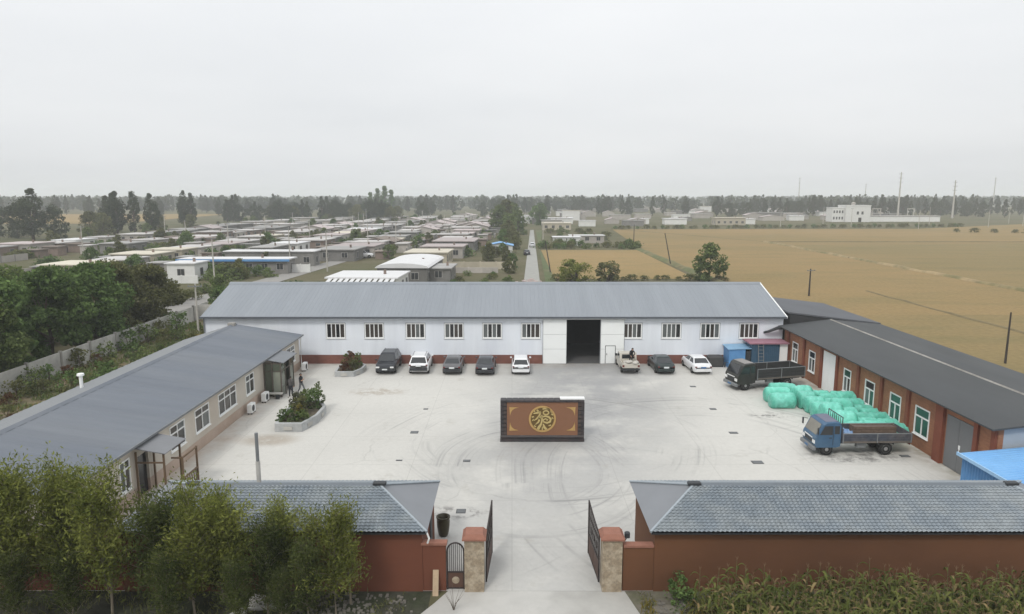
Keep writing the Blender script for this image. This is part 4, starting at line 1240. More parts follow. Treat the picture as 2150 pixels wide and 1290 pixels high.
def crown_points(n, h0, h1, rx, kind):
    """Leaf centres for a crown between heights h0 and h1, gathered in clumps with gaps."""
    hh = h1 - h0
    k = {'broad': 52, 'poplar': 64, 'bush': 30, 'cone': 60}[kind]
    cs = []; rs = []
    while len(cs) < k:
        t = RNG.uniform(0, 1)
        if kind == 'broad':
            rr = rx * (math.sin(math.pi * min(1, .18 + .80 * t)) ** .7)
        elif kind == 'poplar':
            rr = rx * (math.sin(math.pi * min(1, .10 + .88 * t)) ** .6) * (1.05 - .4 * t)
        elif kind == 'cone':
            rr = rx * (1.05 - t) ** .8
        else:
            rr = rx * math.sqrt(max(0.02, 1 - (t * .95) ** 2))
        a = RNG.uniform(0, 2 * math.pi); q = rr * math.sqrt(RNG.uniform(.05, 1)) * .85
        cs.append((q * math.cos(a) * RNG.uniform(.8, 1.25), q * math.sin(a) * RNG.uniform(.8, 1.25), h0 + hh * t * .95))
        rs.append(rx * RNG.uniform(.13, .40) * (.75 if kind in ('poplar', 'cone') else 1))
    cs = np.array(cs); rs = np.array(rs)
    idx = RNG.integers(0, k, n)
    d = RNG.normal(size=(n, 3)); d /= np.linalg.norm(d, axis=1)[:, None]
    rad = RNG.uniform(0.35, 1, n) ** .5
    p = cs[idx] + d * (rs[idx] * rad)[:, None] * np.array([1, 1, .8 if kind != 'poplar' else 1.5])
    p[:, 2] = np.maximum(p[:, 2], h0 * .6)
    return p, cs


def tree_proto(name, label, kind, h, rx, n, leaf, lm, bm=None, trunk_h=.25, limbs=8, r0=None, sides=6):
    t = thing(name, label, 'tree')
    p, cs = crown_points(n, h * trunk_h, h, rx, kind)
    me = quads_mesh('crown', leaf_quads(p, leaf, .7), n, lm)
    link('crown', me, t, False)
    b = MB()
    r0 = r0 or h * .022
    top = h * (.75 if kind != 'bush' else .4)
    bend = [(RNG.normal() * .02 * h * (i / 4), RNG.normal() * .02 * h * (i / 4), top * i / 4) for i in range(5)]
    b.tube(bend, [r0, r0 * .85, r0 * .65, r0 * .42, r0 * .15], sides)
    for c in cs[RNG.permutation(len(cs))[:limbs]]:
        s_ = Vector(bend[1]).lerp(Vector(bend[3]), float(RNG.uniform(0, 1)))
        if c[2] < s_.z:
            s_ = Vector(bend[1])
        m_ = s_.lerp(Vector(c), .5) + Vector((0, 0, h * .02))
        b.tube([s_, m_, c], [r0 * .4, r0 * .26, r0 * .06], 5, caps=False)
    b.build('trunk', bm or M_bark, t, True, world=False)
    return t


def shrub_proto(name, label, h, rx, n, leaf, lm, cat='shrub', stems=5):
    t = thing(name, label, cat)
    p, cs = crown_points(n, h * .08, h, rx, 'bush')
    link('foliage', quads_mesh('foliage', leaf_quads(p, leaf, .6), n, lm), t, False)
    b = MB()
    for c in cs[:stems]:
        b.tube([(0, 0, 0), (c[0] * .5, c[1] * .5, c[2] * .6), tuple(c)], [.03 * h, .02 * h, .008 * h], 4, caps=False)
    b.build('stem', M_bark, t, world=False)
    return t


# ------------------------------------------------------------------ planters in the yard
def planter(x, y, outline, label, plants, hgt=.62):
    t = thing('planter', label, 'planter', (x, y, .03), group='boat shaped stone planters')
    n = len(outline)
    inner = [(p[0] * .84, p[1] * .9) for p in outline]
    b = MB()
    for i in range(n):                                  # one dressed block per side
        j = (i + 1) % n
        v = [(*outline[i], 0), (*outline[j], 0), (*inner[j], 0), (*inner[i], 0), (*outline[i], hgt), (*outline[j], hgt), (*inner[j], hgt), (*inner[i], hgt)]
        s = MB(); s.add(v, [(0, 3, 2, 1), (4, 5, 6, 7), (0, 1, 5, 4), (1, 2, 6, 5), (2, 3, 7, 6), (3, 0, 4, 7)])
        s.build('stone_block', M_stone, t, world=False)
        m_ = [(outline[i][0] + outline[j][0]) / 2 * 1.012, (outline[i][1] + outline[j][1]) / 2 * 1.012]
        d = Vector((outline[j][0] - outline[i][0], outline[j][1] - outline[i][1], 0))
        if d.length > 1.2:
            d.normalize(); nn = Vector((d.y, -d.x, 0))
            c = Vector((m_[0], m_[1], hgt * .45))
            q = [c - d * .3, c + d * .3]
            s = MB(); s.add([(q[0] - Vector((0, 0, .13))), (q[1] - Vector((0, 0, .13))), (q[1] + Vector((0, 0, .13))), (q[0] + Vector((0, 0, .13)))] +
                            [(q[0] - Vector((0, 0, .13))) + nn * .03, (q[1] - Vector((0, 0, .13))) + nn * .03, (q[1] + Vector((0, 0, .13))) + nn * .03, (q[0] + Vector((0, 0, .13))) + nn * .03],
                            [(4, 5, 6, 7), (0, 1, 5, 4), (1, 2, 6, 5), (2, 3, 7, 6), (3, 0, 4, 7)])
            s.build('carved_plaque', M_conc_pale, t, world=False)
    b.add([(*p, hgt - .1) for p in inner], [tuple(range(n))]); b.build('soil', M_soil, t, world=False)
    for k, (px_, py_, h, r_, m_, lab) in enumerate(plants):
        s = shrub_proto('shrub', lab, h, r_, int(1100 * r_ * r_ + 400), .13, m_)
        s.location = (x + px_, y + py_, .03 + hgt - .12)
        s['group'] = 'shrubs growing in the stone planters'
    return t


planter(-15.6, 49.4, [(-1.15, -2.6), (.75, -2.6), (1.35, -.6), (1.35, 1.7), (.5, 3.2), (-.75, 3.2), (-1.4, 1.7), (-1.4, -.8)],
        'big boat shaped grey stone planter full of green shrubs near the porch',
        [(-.5, -1.7, 1.0, .75, L_dark, 'low dark green shrub at the near end of the big planter'), (.4, -1.5, .8, .6, L_mid, 'small round shrub at the near right end of big planter'),
         (0, -.2, 1.35, .8, L_olive, 'olive shrub in the middle of the big planter'), (-.6, .9, 1.3, .75, L_grey, 'greyish twiggy shrub on the left of the big planter'),
         (.5, 1.2, 1.6, .75, L_dark, 'dark shrub on the right side of the big planter'), (.1, -.8, .95, .38, L_yellow, 'yellow leaved little shrub amid the big planter'),
         (.6, 2.3, 1.9, .5, L_mid, 'tall thin shrub at the far tip of the big planter'), (-.3, 2.2, 1.4, .7, L_mid, 'bushy shrub at the far left of the big planter')])
planter(-15.2, 63.6, [(-1.15, -1.75), (.6, -1.75), (1.15, -.4), (1.2, 1.0), (.5, 1.9), (-.75, 1.9), (-1.3, 1.0), (-1.3, -.6)],
        'smaller grey stone planter with reddish shrubs before the warehouse wall',
        [(-.4, -.9, .9, .6, L_red, 'reddish shrub at the near end of the small planter'), (.3, -.5, 1.1, .6, L_olive, 'olive shrub at the right of the small planter'),
         (-.1, .5, 1.7, .6, L_red, 'tall reddish brown shrub amid the small planter'), (.5, .8, 1.35, .5, L_dark, 'dark shrub at the far right of the small planter'),
         (-.6, .7, 1.2, .55, L_mid, 'green shrub at the far left of the small planter')], .5)

# ------------------------------------------------------------------ vehicles
def wheel(parent, x, y, r, wd, side, tread_dual=False):
    b = MB(); w2 = wd / 2
    b.lathe([(r * .60, -w2), (r * .93, -w2), (r, -w2 * .7), (r, w2 * .7), (r * .93, w2), (r * .60, w2)], (x, y, r), 'y', 18)
    o = b.build('wheel', M_tyre, parent, True, world=False)
    b = MB(); s_ = side
    b.lathe([(r * .14, s_ * (w2 + .012)), (r * .2, s_ * (w2 + .01)), (r * .5, s_ * (w2 - .025)), (r * .62, s_ * (w2 + .004)), (r * .62, s_ * (w2 - .06)), (r * .1, s_ * (w2 - .06))], (x, y, r), 'y', 14)
    b.build('rim', M_rim, o, True, world=False)


def paint(name, col, rough=.28):
    return mat(name, col, rough, .05, 2, spec=.4, coat=.25)


def car(label, paintm, shape, loc, rz, front_view=False, plate=M_plate, group='cars parked along the warehouse wall'):
    """Local +x is the nose. shape: sedan, hatch or suv."""
    t = thing('parked_car', label, 'car', loc, rz, group)
    if shape == 'sedan':
        L, Wd, H = 4.45, 1.76, 1.44
        st = [(-2.22, .42, .72, .74), (-2.16, .28, .92, .82), (-1.7, .22, 1.0, .875), (-.9, .20, .97, .88), (.6, .20, .95, .88), (1.15, .20, .93, .875), (1.9, .22, .80, .84), (2.14, .28, .68, .78), (2.22, .40, .56, .68)]
        cab = dict(rb=-1.72, rt=-1.02, ft=.28, fb=1.12, zb=.97, zt=H, wb=.80, wt=.60)
    elif shape == 'hatch':
        L, Wd, H = 4.1, 1.70, 1.47
        st = [(-2.02, .42, .80, .76), (-1.98, .28, .98, .82), (-1.6, .22, 1.0, .85), (-.6, .20, .97, .85), (.6, .20, .95, .85), (1.1, .20, .92, .85), (1.75, .22, .80, .82), (1.98, .28, .68, .76), (2.05, .40, .56, .66)]
        cab = dict(rb=-1.95, rt=-1.52, ft=.30, fb=1.10, zb=.97, zt=H, wb=.78, wt=.60)
    else:
        L, Wd, H = 4.5, 1.86, 1.70
        st = [(-2.22, .50, .90, .82), (-2.18, .34, 1.10, .89), (-1.7, .27, 1.12, .93), (-.6, .25, 1.09, .93), (.7, .25, 1.07, .93), (1.2, .25, 1.05, .925), (1.9, .28, .97, .90), (2.16, .34, .84, .85), (2.23, .48, .70, .78)]
        cab = dict(rb=-2.12, rt=-1.72, ft=.35, fb=1.20, zb=1.08, zt=H, wb=.86, wt=.66)
    b = MB(); sec = []
    for x, zb, zt, hw in st:
        zm = zb + (zt - zb) * .55
        sec.append([(x, -hw * .90, zb), (x, -hw * .985, zb + .1), (x, -hw, zm), (x, -hw * .965, zt - .05), (x, -hw * .88, zt), (x, 0, zt + .025), (x, hw * .88, zt), (x, hw * .965, zt - .05), (x, hw, zm), (x, hw * .985, zb + .1), (x, hw * .90, zb)])
    m = len(sec[0])
    v = [p for s in sec for p in s]
    fs = [(i * m + j, i * m + (j + 1) % m, (i + 1) * m + (j + 1) % m, (i + 1) * m + j) for i in range(len(sec) - 1) for j in range(m)]
    fs += [tuple(range(m)), tuple(range((len(sec) - 1) * m, len(sec) * m))[::-1]]
    b.add(v, fs)
    b.build('body', paintm, t, True, world=False)
    c = cab
    P = lambda x, y, z: (x, y, z)
    lo = [(c['rb'], -c['wb'], c['zb'] - .03), (c['fb'], -c['wb'], c['zb'] - .06), (c['fb'], c['wb'], c['zb'] - .06), (c['rb'], c['wb'], c['zb'] - .03)]
    hi = [(c['rt'], -c['wt'], c['zt'] - .05), (c['ft'], -c['wt'], c['zt'] - .04), (c['ft'], c['wt'], c['zt'] - .04), (c['rt'], c['wt'], c['zt'] - .05)]
    tp = [(c['rt'] + .16, -c['wt'] * .84, c['zt']), (c['ft'] - .14, -c['wt'] * .84, c['zt']), (c['ft'] - .14, c['wt'] * .84, c['zt']), (c['rt'] + .16, c['wt'] * .84, c['zt'])]
    b = MB(); b.add(lo + hi + tp, [(0, 1, 5, 4), (1, 2, 6, 5), (2, 3, 7, 6), (3, 0, 4, 7), (4, 5, 9, 8), (5, 6, 10, 9), (6, 7, 11, 10), (7, 4, 8, 11), (8, 9, 10, 11)])
    b.build('roof', paintm, t, world=False)

    def pane(q, name, inset=(.06, .09)):
        q = [Vector(p) for p in q]                       # lower a, lower b, upper b, upper a
        n = (q[1] - q[0]).cross(q[3] - q[0]).normalized()
        f = lambda u, w_: (q[0].lerp(q[1], u)).lerp(q[3].lerp(q[2], u), w_)
        iu, iw = inset
        r = [f(iu, iw), f(1 - iu, iw), f(1 - iu, 1 - iw), f(iu, 1 - iw)]
        mb = MB(); mb.slab([p + n * .012 for p in r], .02)
        mb.build(name, M_carglass, t, world=False)
    pane([lo[1], lo[2], hi[2], hi[1]], 'windscreen'); pane([lo[3], lo[0], hi[0], hi[3]], 'rear_window')
    for a, bb, cc, d in ((lo[0], lo[1], hi[1], hi[0]), (lo[2], lo[3], hi[3], hi[2])):
        a, bb, cc, d = map(Vector, (a, bb, cc, d))
        pane([a, a.lerp(bb, .49), d.lerp(cc, .49), d], 'side_window', (.08, .12)); pane([a.lerp(bb, .51), bb, cc, d.lerp(cc, .51)], 'side_window', (.08, .12))
    rr = .31 if shape != 'suv' else .36
    xw = .62 * L / 2
    for sx in (-xw, xw):
        for sy in (-1, 1):
            hw = st[4][3]
            wheel(t, sx, sy * (hw - .08), rr, .2, sy)
    xr, xf = st[0][0], st[-1][0]
    hw0, hwf = st[0][3], st[-1][3]
    bm_ = M_dark_metal if shape == 'suv' or 'grey' in label else paintm
    b = MB(); b.box(xr - .05, xr + .12, -hw0 - .02, hw0 + .02, st[0][1] - .08, st[0][1] + .16, bev=.03); b.build('bumper', bm_, t, world=False)
    b = MB(); b.box(xf - .12, xf + .05, -hwf - .02, hwf + .02, st[-1][1] - .1, st[-1][1] + .12, bev=.03); b.build('bumper', bm_, t, world=False)
    zr = st[1][2] - .1; zf = st[-2][2] - .05
    for sy in (-1, 1):
        b = MB(); ya, yb = sorted((sy * (st[1][3] - .03), sy * (st[1][3] - .22))); b.box(xr - .005, xr + .1, ya, yb, zr - .12, zr, bev=.02); b.build('tail_light', M_lamp_r, t, world=False)
        b = MB(); ya, yb = sorted((sy * (st[-2][3] - .02), sy * (st[-2][3] - .36))); b.box(xf - .12, xf + .012, ya, yb, zf - .13, zf, bev=.02); b.build('headlight', M_lamp_w, t, world=False)
        b = MB(); ya, yb = sorted((sy * (st[4][3] - .02), sy * (st[4][3] + .17))); b.box(c['fb'] - .32, c['fb'] - .18, ya, yb, c['zb'] + .02, c['zb'] + .15, bev=.03); b.build('mirror', paintm, t, world=False)
    b = MB(); b.box(xr - .035, xr + .02, -.24, .24, zr - .18, zr - .04); b.build('number_plate', plate, t, world=False)
    b = MB(); b.box(xf - .02, xf + .055, -.24, .24, st[-1][1] + .0, st[-1][1] + .11); b.build('number_plate', plate, t, world=False)
    b = MB(); b.box(xf - .06, xf + .02, -.42, .42, zf - .26, zf - .08); b.build('grille', M_dark_metal, t, world=False)
    if shape == 'suv':
        for sy in (-1, 1):
            b = MB(); b.tube([(c['rt'] + .1, sy * .58, H + .0), (c['rt'] + .2, sy * .58, H + .05), (c['ft'] - .2, sy * .58, H + .05), (c['ft'] - .1, sy * .58, H)], .02, 5); b.build('roof_rail', M_grey_metal, t, world=False)
    return t


M_carglass = mat('car_glass', (.02, .023, .026), .06, .1, 2, spec=.6)
car('black SUV facing the yard, leftmost of the parked cars', paint('black_paint', (.012, .014, .02)), 'suv', (-11.85, 64.75, .03), R(-90))
car('white SUV with black lower bumper and dark windows', paint('white_car', (.70, .71, .72)), 'suv', (-8.75, 64.7, .03), R(91))
car('grey sedan parked right next to the white SUV', paint('grey_car', (.11, .11, .115)), 'sedan', (-5.6, 64.6, .03), R(90))
car('dark grey sedan between the grey sedan and the white hatchback', paint('dark_grey_car', (.045, .047, .055)), 'sedan', (-2.5, 64.35, .03), R(89))
car('white hatchback nosed to the wall left of the big doorway', paint('white_car', (.70, .71, .72)), 'hatch', (.83, 64.4, .03), R(90))
car('black green sedan parked at an angle right of the pickup', paint('dark_green_car', (.016, .026, .026)), 'sedan', (14.3, 64.75, .03), R(92))
car('white sedan with blue number plate, rightmost of the parked cars', paint('white_car', (.70, .71, .72)), 'sedan', (17.7, 64.7, .03), R(93), plate=M_plate_blue)


def pickup(loc, rz):
    t = thing('pickup_truck', 'cream pickup loaded with pale sacks and a man standing in the bed', 'pickup', loc, rz)
    m = paint('cream_car', (.50, .47, .41), .45)
    b = MB()
    b.prism([(2.3, .45), (2.3, .82), (1.5, .98), (1.0, 1.02), (.55, 1.62), (-.55, 1.66), (-.72, 1.0), (-.72, .32), (2.2, .32)], 'y', -.8, .8)
    b.build('cab', m, t, world=False)
    b = MB(); b.slab([(1.02, -.68, 1.06), (1.02, .68, 1.06), (.6, .64, 1.57), (.6, -.64, 1.57)], .03); b.build('windscreen', M_carglass, t, world=False)
    b = MB(); b.box(-.72, -.70, -.6, .6, 1.15, 1.55); b.build('rear_window', M_carglass, t, world=False)
    for sy in (-1, 1):
        b = MB(); ya, yb = sorted((sy * .8, sy * .815)); b.box(-.45, .55, ya, yb, 1.08, 1.52); b.build('side_window', M_carglass, t, world=False)
        b = MB(); ya, yb = sorted((sy * .82, sy * 1.02)); b.box(.75, .88, ya, yb, 1.1, 1.32, bev=.03); b.build('mirror', M_dark_metal, t, world=False)
    b = MB()
    b.box(-2.35, -.76, -.8, .8, .62, .70); b.box(-2.35, -.76, -.8, -.75, .70, 1.05); b.box(-2.35, -.76, .75, .8, .70, 1.05); b.box(-2.35, -2.3, -.75, .75, .70, 1.0); b.box(-.82, -.76, -.75, .75, .70, 1.15)
    b.build('bed', m, t, world=False)
    b = MB(); b.box(-2.42, -2.36, -.82, .82, .42, .58); b.build('bumper', M_dark_metal, t, world=False)
    b = MB(); b.box(-2.3, 1.8, -.35, .35, .36, .6); b.build('chassis', M_dark_metal, t, world=False)
    for x in (-1.5, 1.45):
        for sy in (-1, 1):
            wheel(t, x, sy * .72, .32, .2, sy)
    for sy in (-1, 1):
        b = MB(); ya, yb = sorted((sy * .62, sy * .8)); b.box(-2.38, -2.352, ya, yb, .72, .9); b.build('tail_light', M_lamp_r, t, world=False)
    return t


pickup((11.1, 65.05, .03), R(90))
M_sack = mat('pale_sack', (.46, .44, .40), .9, .2, 6, bump=.4, bscale=20)
for i, (x, y, z, a) in enumerate([(10.75, 63.1, .74, 10), (11.35, 63.15, .74, -15), (11.0, 63.2, .98, 30), (10.8, 64.0, .74, 80), (11.55, 62.9, .98, 60)]):
    t = thing('sack', 'stuffed pale sack lying in the cream pickup bed', 'sack', (x, y, z), R(a), 'sacks heaped in the pickup bed')
    b = MB(); vs = []; nu, nv = 10, 7
    for j in range(nv + 1):
        for k in range(nu):
            th = math.pi * j / nv; ph = 2 * math.pi * k / nu
            rr = 1 + .12 * mnoise.noise((i * 3 + math.cos(ph) * 2, math.sin(ph) * 2, th))
            vs.append((.38 * math.copysign(abs(math.cos(th)) ** .6, math.cos(th)), .26 * rr * math.sin(th) ** .7 * math.cos(ph) if math.sin(th) > 1e-6 else 0, .15 + .15 * rr * (math.sin(th) ** .7 if math.sin(th) > 1e-6 else 0) * math.sin(ph)))
    fs = [(j * nu + k, j * nu + (k + 1) % nu, (j + 1) * nu + (k + 1) % nu, (j + 1) * nu + k) for j in range(nv) for k in range(nu)]
    b.add(vs, fs); b.build('cloth', M_sack, t, True, world=False)


def truck(label, cabm, roofm, sidem, loc, rz, rack, side_h, trim):
    """Light flatbed truck; +x is the nose, wheelbase centred near x = 0."""
    t = thing('flatbed_truck', label, 'truck', loc, rz, 'light flatbed trucks in the yard')
    b = MB(); hw = .95                                   # cab: rounded nose, raked windscreen
    prof = [(1.72, .55), (3.02, .55), (3.08, .75), (3.06, 1.18), (2.98, 1.32), (2.62, 2.08), (2.42, 2.20), (1.85, 2.24), (1.52, 2.20), (1.44, 2.05), (1.44, .62)]
    inner = [(x + (.0 if x < 2 else -.05), z - (.05 if z > 2 else 0)) for x, z in prof]
    n = len(prof)
    v = [(x, -hw, z) for x, z in inner] + [(x, -hw + .08, z) for x, z in prof] + [(x, hw - .08, z) for x, z in prof] + [(x, hw, z) for x, z in inner]
    fs = [tuple(range(n)), tuple(range(3 * n, 4 * n))[::-1]]
    for r_ in range(3):
        fs += [(r_ * n + i, r_ * n + n + i, r_ * n + n + (i + 1) % n, r_ * n + (i + 1) % n) for i in range(n)]
    b.add(v, fs); cabo = b.build('cab', cabm, t, world=False)
    b = MB(); b.slab([(1.6, -.8, 2.252), (2.4, -.8, 2.222), (2.4, .8, 2.222), (1.6, .8, 2.252)], .03); b.build('cab_roof', roofm, t, world=False)
    b = MB(); b.slab([(2.99, -.80, 1.36), (2.99, .80, 1.36), (2.66, .74, 2.06), (2.66, -.74, 2.06)], .03); b.build('windscreen', M_carglass if not rack else glass_mat('dusty_glass', (.22, .21, .18), .2), t, world=False)
    for sy in (-1, 1):
        ya, yb = sorted((sy * (hw - .012), sy * (hw + .012)))
        b = MB(); b.prism([(1.98, 1.40), (2.80, 1.40), (2.50, 1.98), (1.98, 1.98)], 'y', ya, yb); b.build('side_window', M_carglass, t, world=False)
        b = MB(); b.box(1.54, 1.86, ya, yb, 1.45, 1.98); b.build('side_window', M_carglass, t, world=False)
        b = MB(); ya, yb = sorted((sy * (hw + .002), sy * (hw + .02))); b.box(1.92, 1.945, ya, yb, .72, 2.0); b.box(2.02, 2.2, ya, yb, 1.16, 1.22); b.build('door_handle', M_dark_metal, t, world=False)
        b = MB(); ya, yb = sorted((sy * .55, sy * .9)); b.box(3.05, 3.105, ya, yb, .80, 1.02, bev=.02); b.build('headlight', M_lamp_w, t, world=False)
        b = MB(); b.tube([(2.75, sy * .95, 1.9), (3.0, sy * 1.12, 1.92)], .018, 5); ya, yb = sorted((sy * 1.04, sy * 1.2)); b.box(2.97, 3.04, ya, yb, 1.5, 1.92, bev=.02); b.build('mirror', M_dark_metal, t, world=False)
    b = MB(); b.box(2.98, 3.2, -.97, .97, .38, .62, bev=.05); b.build('bumper', trim, t, world=False)
    b = MB(); b.box(3.07, 3.1, -.5, .5, .78, 1.0); b.build('grille', M_dark_metal, t, world=False)
    b = MB(); b.box(3.085, 3.11, -.55, .55, 1.08, 1.15); b.build('nose_strip', M_lamp_w, t, world=False)
    b = MB(); b.box(3.2, 3.215, -.22, .22, .42, .55); b.build('number_plate', M_plate_blue, t, world=False)
    b = MB(); b.box(-3.05, 2.9, -.42, -.30, .62, .82); b.box(-3.05, 2.9, .30, .42, .62, .82)
    for x in (-2.9, -1.6, -.2, .9):
        b.box(x, x + .1, -.30, .30, .64, .80)
    b.build('chassis', M_dark_metal, t, world=False)
    b = MB(); b.tube([(.6, -.6, .62), (.6, -.6, .95)], .18, 10); b.box(-.4, .35, -.85, -.5, .5, .84, bev=.05); b.box(-.3, .3, .5, .85, .5, .84, bev=.05); b.build('fuel_tank', M_grey_metal, t, world=False)
    zf = .98
    b = MB(); b.box(-3.1, 1.32, -1.02, 1.02, zf - .12, zf); b.build('bed_floor', mat('bed_floor', (.13, .115, .10), .9, .3, 2), t, world=False)
    # drop sides in two boards a side, with posts and capping rail
    for sy in (-1, 1):
        ya, yb = sorted((sy * .98, sy * 1.03))
        for xa, xb in ((-3.08, -.92), (-.84, 1.28)):
            s = MB(); s.box(xa, xb, ya, yb, zf + .02, zf + side_h)
            for q in range(1, 3):
                yy = sorted((sy * 1.031, sy * 1.05)); s.box(xa + .03, xb - .03, yy[0], yy[1], zf + side_h * q / 3 - .02, zf + side_h * q / 3 + .02)
            s.build('drop_side', sidem, t, world=False)
        for x in (-3.1, -.91, 1.285):
            s = MB(); ya2, yb2 = sorted((sy * .975, sy * 1.06)); s.box(x, x + .06, ya2, yb2, zf - .1, zf + side_h + .04); s.build('post', trim, t, world=False)
        s = MB(); ya2, yb2 = sorted((sy * .97, sy * 1.045)); s.box(-3.03, -.92, ya2, yb2, zf + side_h + .002, zf + side_h + .04); s.box(-.84, 1.28, ya2, yb2, zf + side_h + .002, zf + side_h + .04); s.build('capping_rail', trim, t, world=False)
    s = MB(); s.box(-3.16, -3.11, -1.0, 1.0, zf + .02, zf + side_h); s.build('tailboard', sidem, t, world=False)
    s = MB(); s.box(1.33, 1.39, -1.02, 1.02, zf - .1, zf + side_h + .35); s.build('headboard', sidem, t, world=False)
    if rack:
        rk = MB()
        for y in (-.95, .95):
            rk.tube([(1.40, y, zf + .4), (1.40, y, 2.55)], .03, 6)
        rk.tube([(1.40, -.95, 2.55), (1.40, .95, 2.55)], .03, 6)
        rk.build('rack', M_dark_metal, t, world=False)
        for i in range(1, 7):
            y = -.95 + 1.9 * i / 7
            q = MB(); q.tube([(1.40, y, zf + side_h + .36), (1.40, y, 2.53)], .02, 5); q.build('rack_bar', M_dark_metal, t, world=False)
    for x, r_ in ((2.28, .41), (-1.55, .43)):
        for sy in (-1, 1):
            wheel(t, x, sy * .80, r_, .24, sy)
            if x < 0:
                wheel(t, x, sy * .54, r_, .2, sy)
    for sy in (-1, 1):
        b = MB(); ya, yb = sorted((sy * .68, sy * .96)); b.prism([(-2.02, .88), (-1.95, 1.0 - .14), (-1.08, .86), (-1.0, .72), (-1.02, .70), (-1.12, .84), (-1.92, .84), (-2.02, .70)], 'y', ya, yb); b.build('mudguard', M_dark_metal, t, world=False)
    for sy in (-1, 1):
        b = MB(); ya, yb = sorted((sy * .6, sy * .85)); b.box(-3.14, -3.09, ya, yb, .68, .82); b.build('tail_light', M_lamp_r, t, world=False)
    return t


M_bedgrey = mat('weathered_bed_side', (.058, .066, .084), .85, .35, 3, (.105, .10, .105))
truck('worn blue truck with dark bar rack, parked by the green bales', mat('faded_blue_paint', (.045, .105, .185), .45, .15, 2, (.07, .13, .20)),
      mat('dull_blue_roof', (.13, .14, .19), .6, .12, 2), M_bedgrey, (22.45, 43.25, .03), R(181), True, .48, M_grey_metal)
truck('olive black truck with empty high sided bed, before the blue cabins', mat('olive_black_paint', (.028, .029, .026), .4, .12, 2),
      mat('dusty_cab_roof', (.23, .22, .21), .6, .15, 2), mat('black_bed_side', (.030, .031, .031), .7, .2, 2), (22.1, 58.8, .03), R(194), False, .72, M_grey_metal).scale = (1.06, 1.06, 1.06)
bt = thing('tarpaulin', 'crumpled pale blue plastic bundle in the blue truck bed', 'tarpaulin', (21.75, 43.0, 1.03))
b = MB(); n = 10
vs = [((i / n - .5) * .9, (j / n - .5) * 1.4, max(0, .42 + .3 * mnoise.noise((i * .7, j * .8, 4))) * min(1, 4 * min(i / n, 1 - i / n)) * min(1, 4 * min(j / n, 1 - j / n))) for j in range(n + 1) for i in range(n + 1)]
b.add(vs, [(j * (n + 1) + i, j * (n + 1) + i + 1, (j + 1) * (n + 1) + i + 1, (j + 1) * (n + 1) + i) for j in range(n) for i in range(n)])
b.build('sheet', mat('pale_blue_plastic', (.16, .26, .42), .5, .2, 5), bt, world=False)
bx = thing('crate', 'long brown wooden crate lying in the blue truck bed', 'crate', (23.7, 43.55, 1.03))
for i in range(3):
    b = MB(); b.box(-1.35, 1.35, -.3, -.26, .02 + i * .2, .2 + i * .2); b.build('plank', mat('crate_wood', (.14, .10, .075), .85, .3, 4), bx, world=False)
    b = MB(); b.box(-1.35, 1.35, .26, .3, .02 + i * .2, .2 + i * .2); b.build('plank', MATS['crate_wood'], bx, world=False)
b = MB(); b.box(-1.4, -1.36, -.3, .3, 0, .62); b.box(1.36, 1.4, -.3, .3, 0, .62); b.build('end_board', MATS['crate_wood'], bx, world=False)
b = MB(); b.box(-1.34, 1.34, -.25, .25, .0, .56); b.build('contents', mat('crate_contents', (.10, .075, .065), .9, .3, 5), bx, world=False)

# ------------------------------------------------------------------ green wrapped bales
M_bale = mat('mint_wrap', (.095, .44, .33), .45, .2, 3.0, (.19, .60, .49), fac=(.42, .6), rnd=.12, bump=.9, bscale=7, spec=.5)
bm_meshes = []
for s_ in range(4):
    b = MB(); nu, nx = 30, 18; vs = []
    for i in range(nx + 1):
        u = i / nx
        for k in range(nu):
            a = 2 * math.pi * k / nu
            e = min(u, 1 - u)
            rr = .64 * (1 - .16 * max(0, 1 - e / .12) ** 2)
            rr *= 1 + .09 * mnoise.noise((math.cos(a) * 1.7 + s_ * 7, math.sin(a) * 1.7, u * 3.2)) + .075 * mnoise.noise((math.cos(a) * 4 + s_ * 3, math.sin(a) * 4, u * 8))
            z = rr * math.sin(a)
            z = max(z, -.56)
            vs.append(((u - .5) * 1.95, rr * math.cos(a), z + .56))
    fs = [(i * nu + k, i * nu + (k + 1) % nu, (i + 1) * nu + (k + 1) % nu, (i + 1) * nu + k) for i in range(nx) for k in range(nu)]
    c0 = len(vs); vs += [(-.97, 0, .58), (.97, 0, .58)]
    for k in range(nu):
        fs += [(c0, (k + 1) % nu, k), (c0 + 1, nx * nu + k, nx * nu + (k + 1) % nu)]
    b.add(vs, fs)
    o = b.build('green_bale', M_bale, None, True); bm_meshes.append(o.data); bpy.data.objects.remove(o)
spots = [(21.3, 52.6, 0, 'mint green wrapped bale set apart at the front left of the heap'), (21.5, 54.2, 0, 'mint green wrapped bale lying just behind the front left one'), (22.3, 55.2, 0, 'mint green wrapped bale at the far left of the heap near black truck')]
for r_ in range(8):
    for c_ in range(3):
        x = 23.2 + c_ * 1.36 + r_ * .05 + RNG.uniform(-.12, .12)
        y = 53.6 - r_ * 1.14 + RNG.uniform(-.12, .12) - .2 * c_
        lab = None
        if r_ == 0: lab = ['mint green bale at the far end of the heap, yard side', 'mint green bale at the far end of the heap, middle column', 'mint green bale at the far end of the heap, against the brick wall'][c_]
        elif r_ == 7: lab = ['mint green bale right behind the blue truck rack', 'mint green bale behind the middle of the blue truck bed', 'mint green bale behind the blue truck tail, by the wall'][c_]
        else: lab = ['mint green bale in the yard side column of the heap', 'mint green bale in the middle column of the heap', 'mint green bale in the column against the brick wall'][c_]
        spots.append((x, y, 1 if RNG.uniform() < .3 else 0, lab))
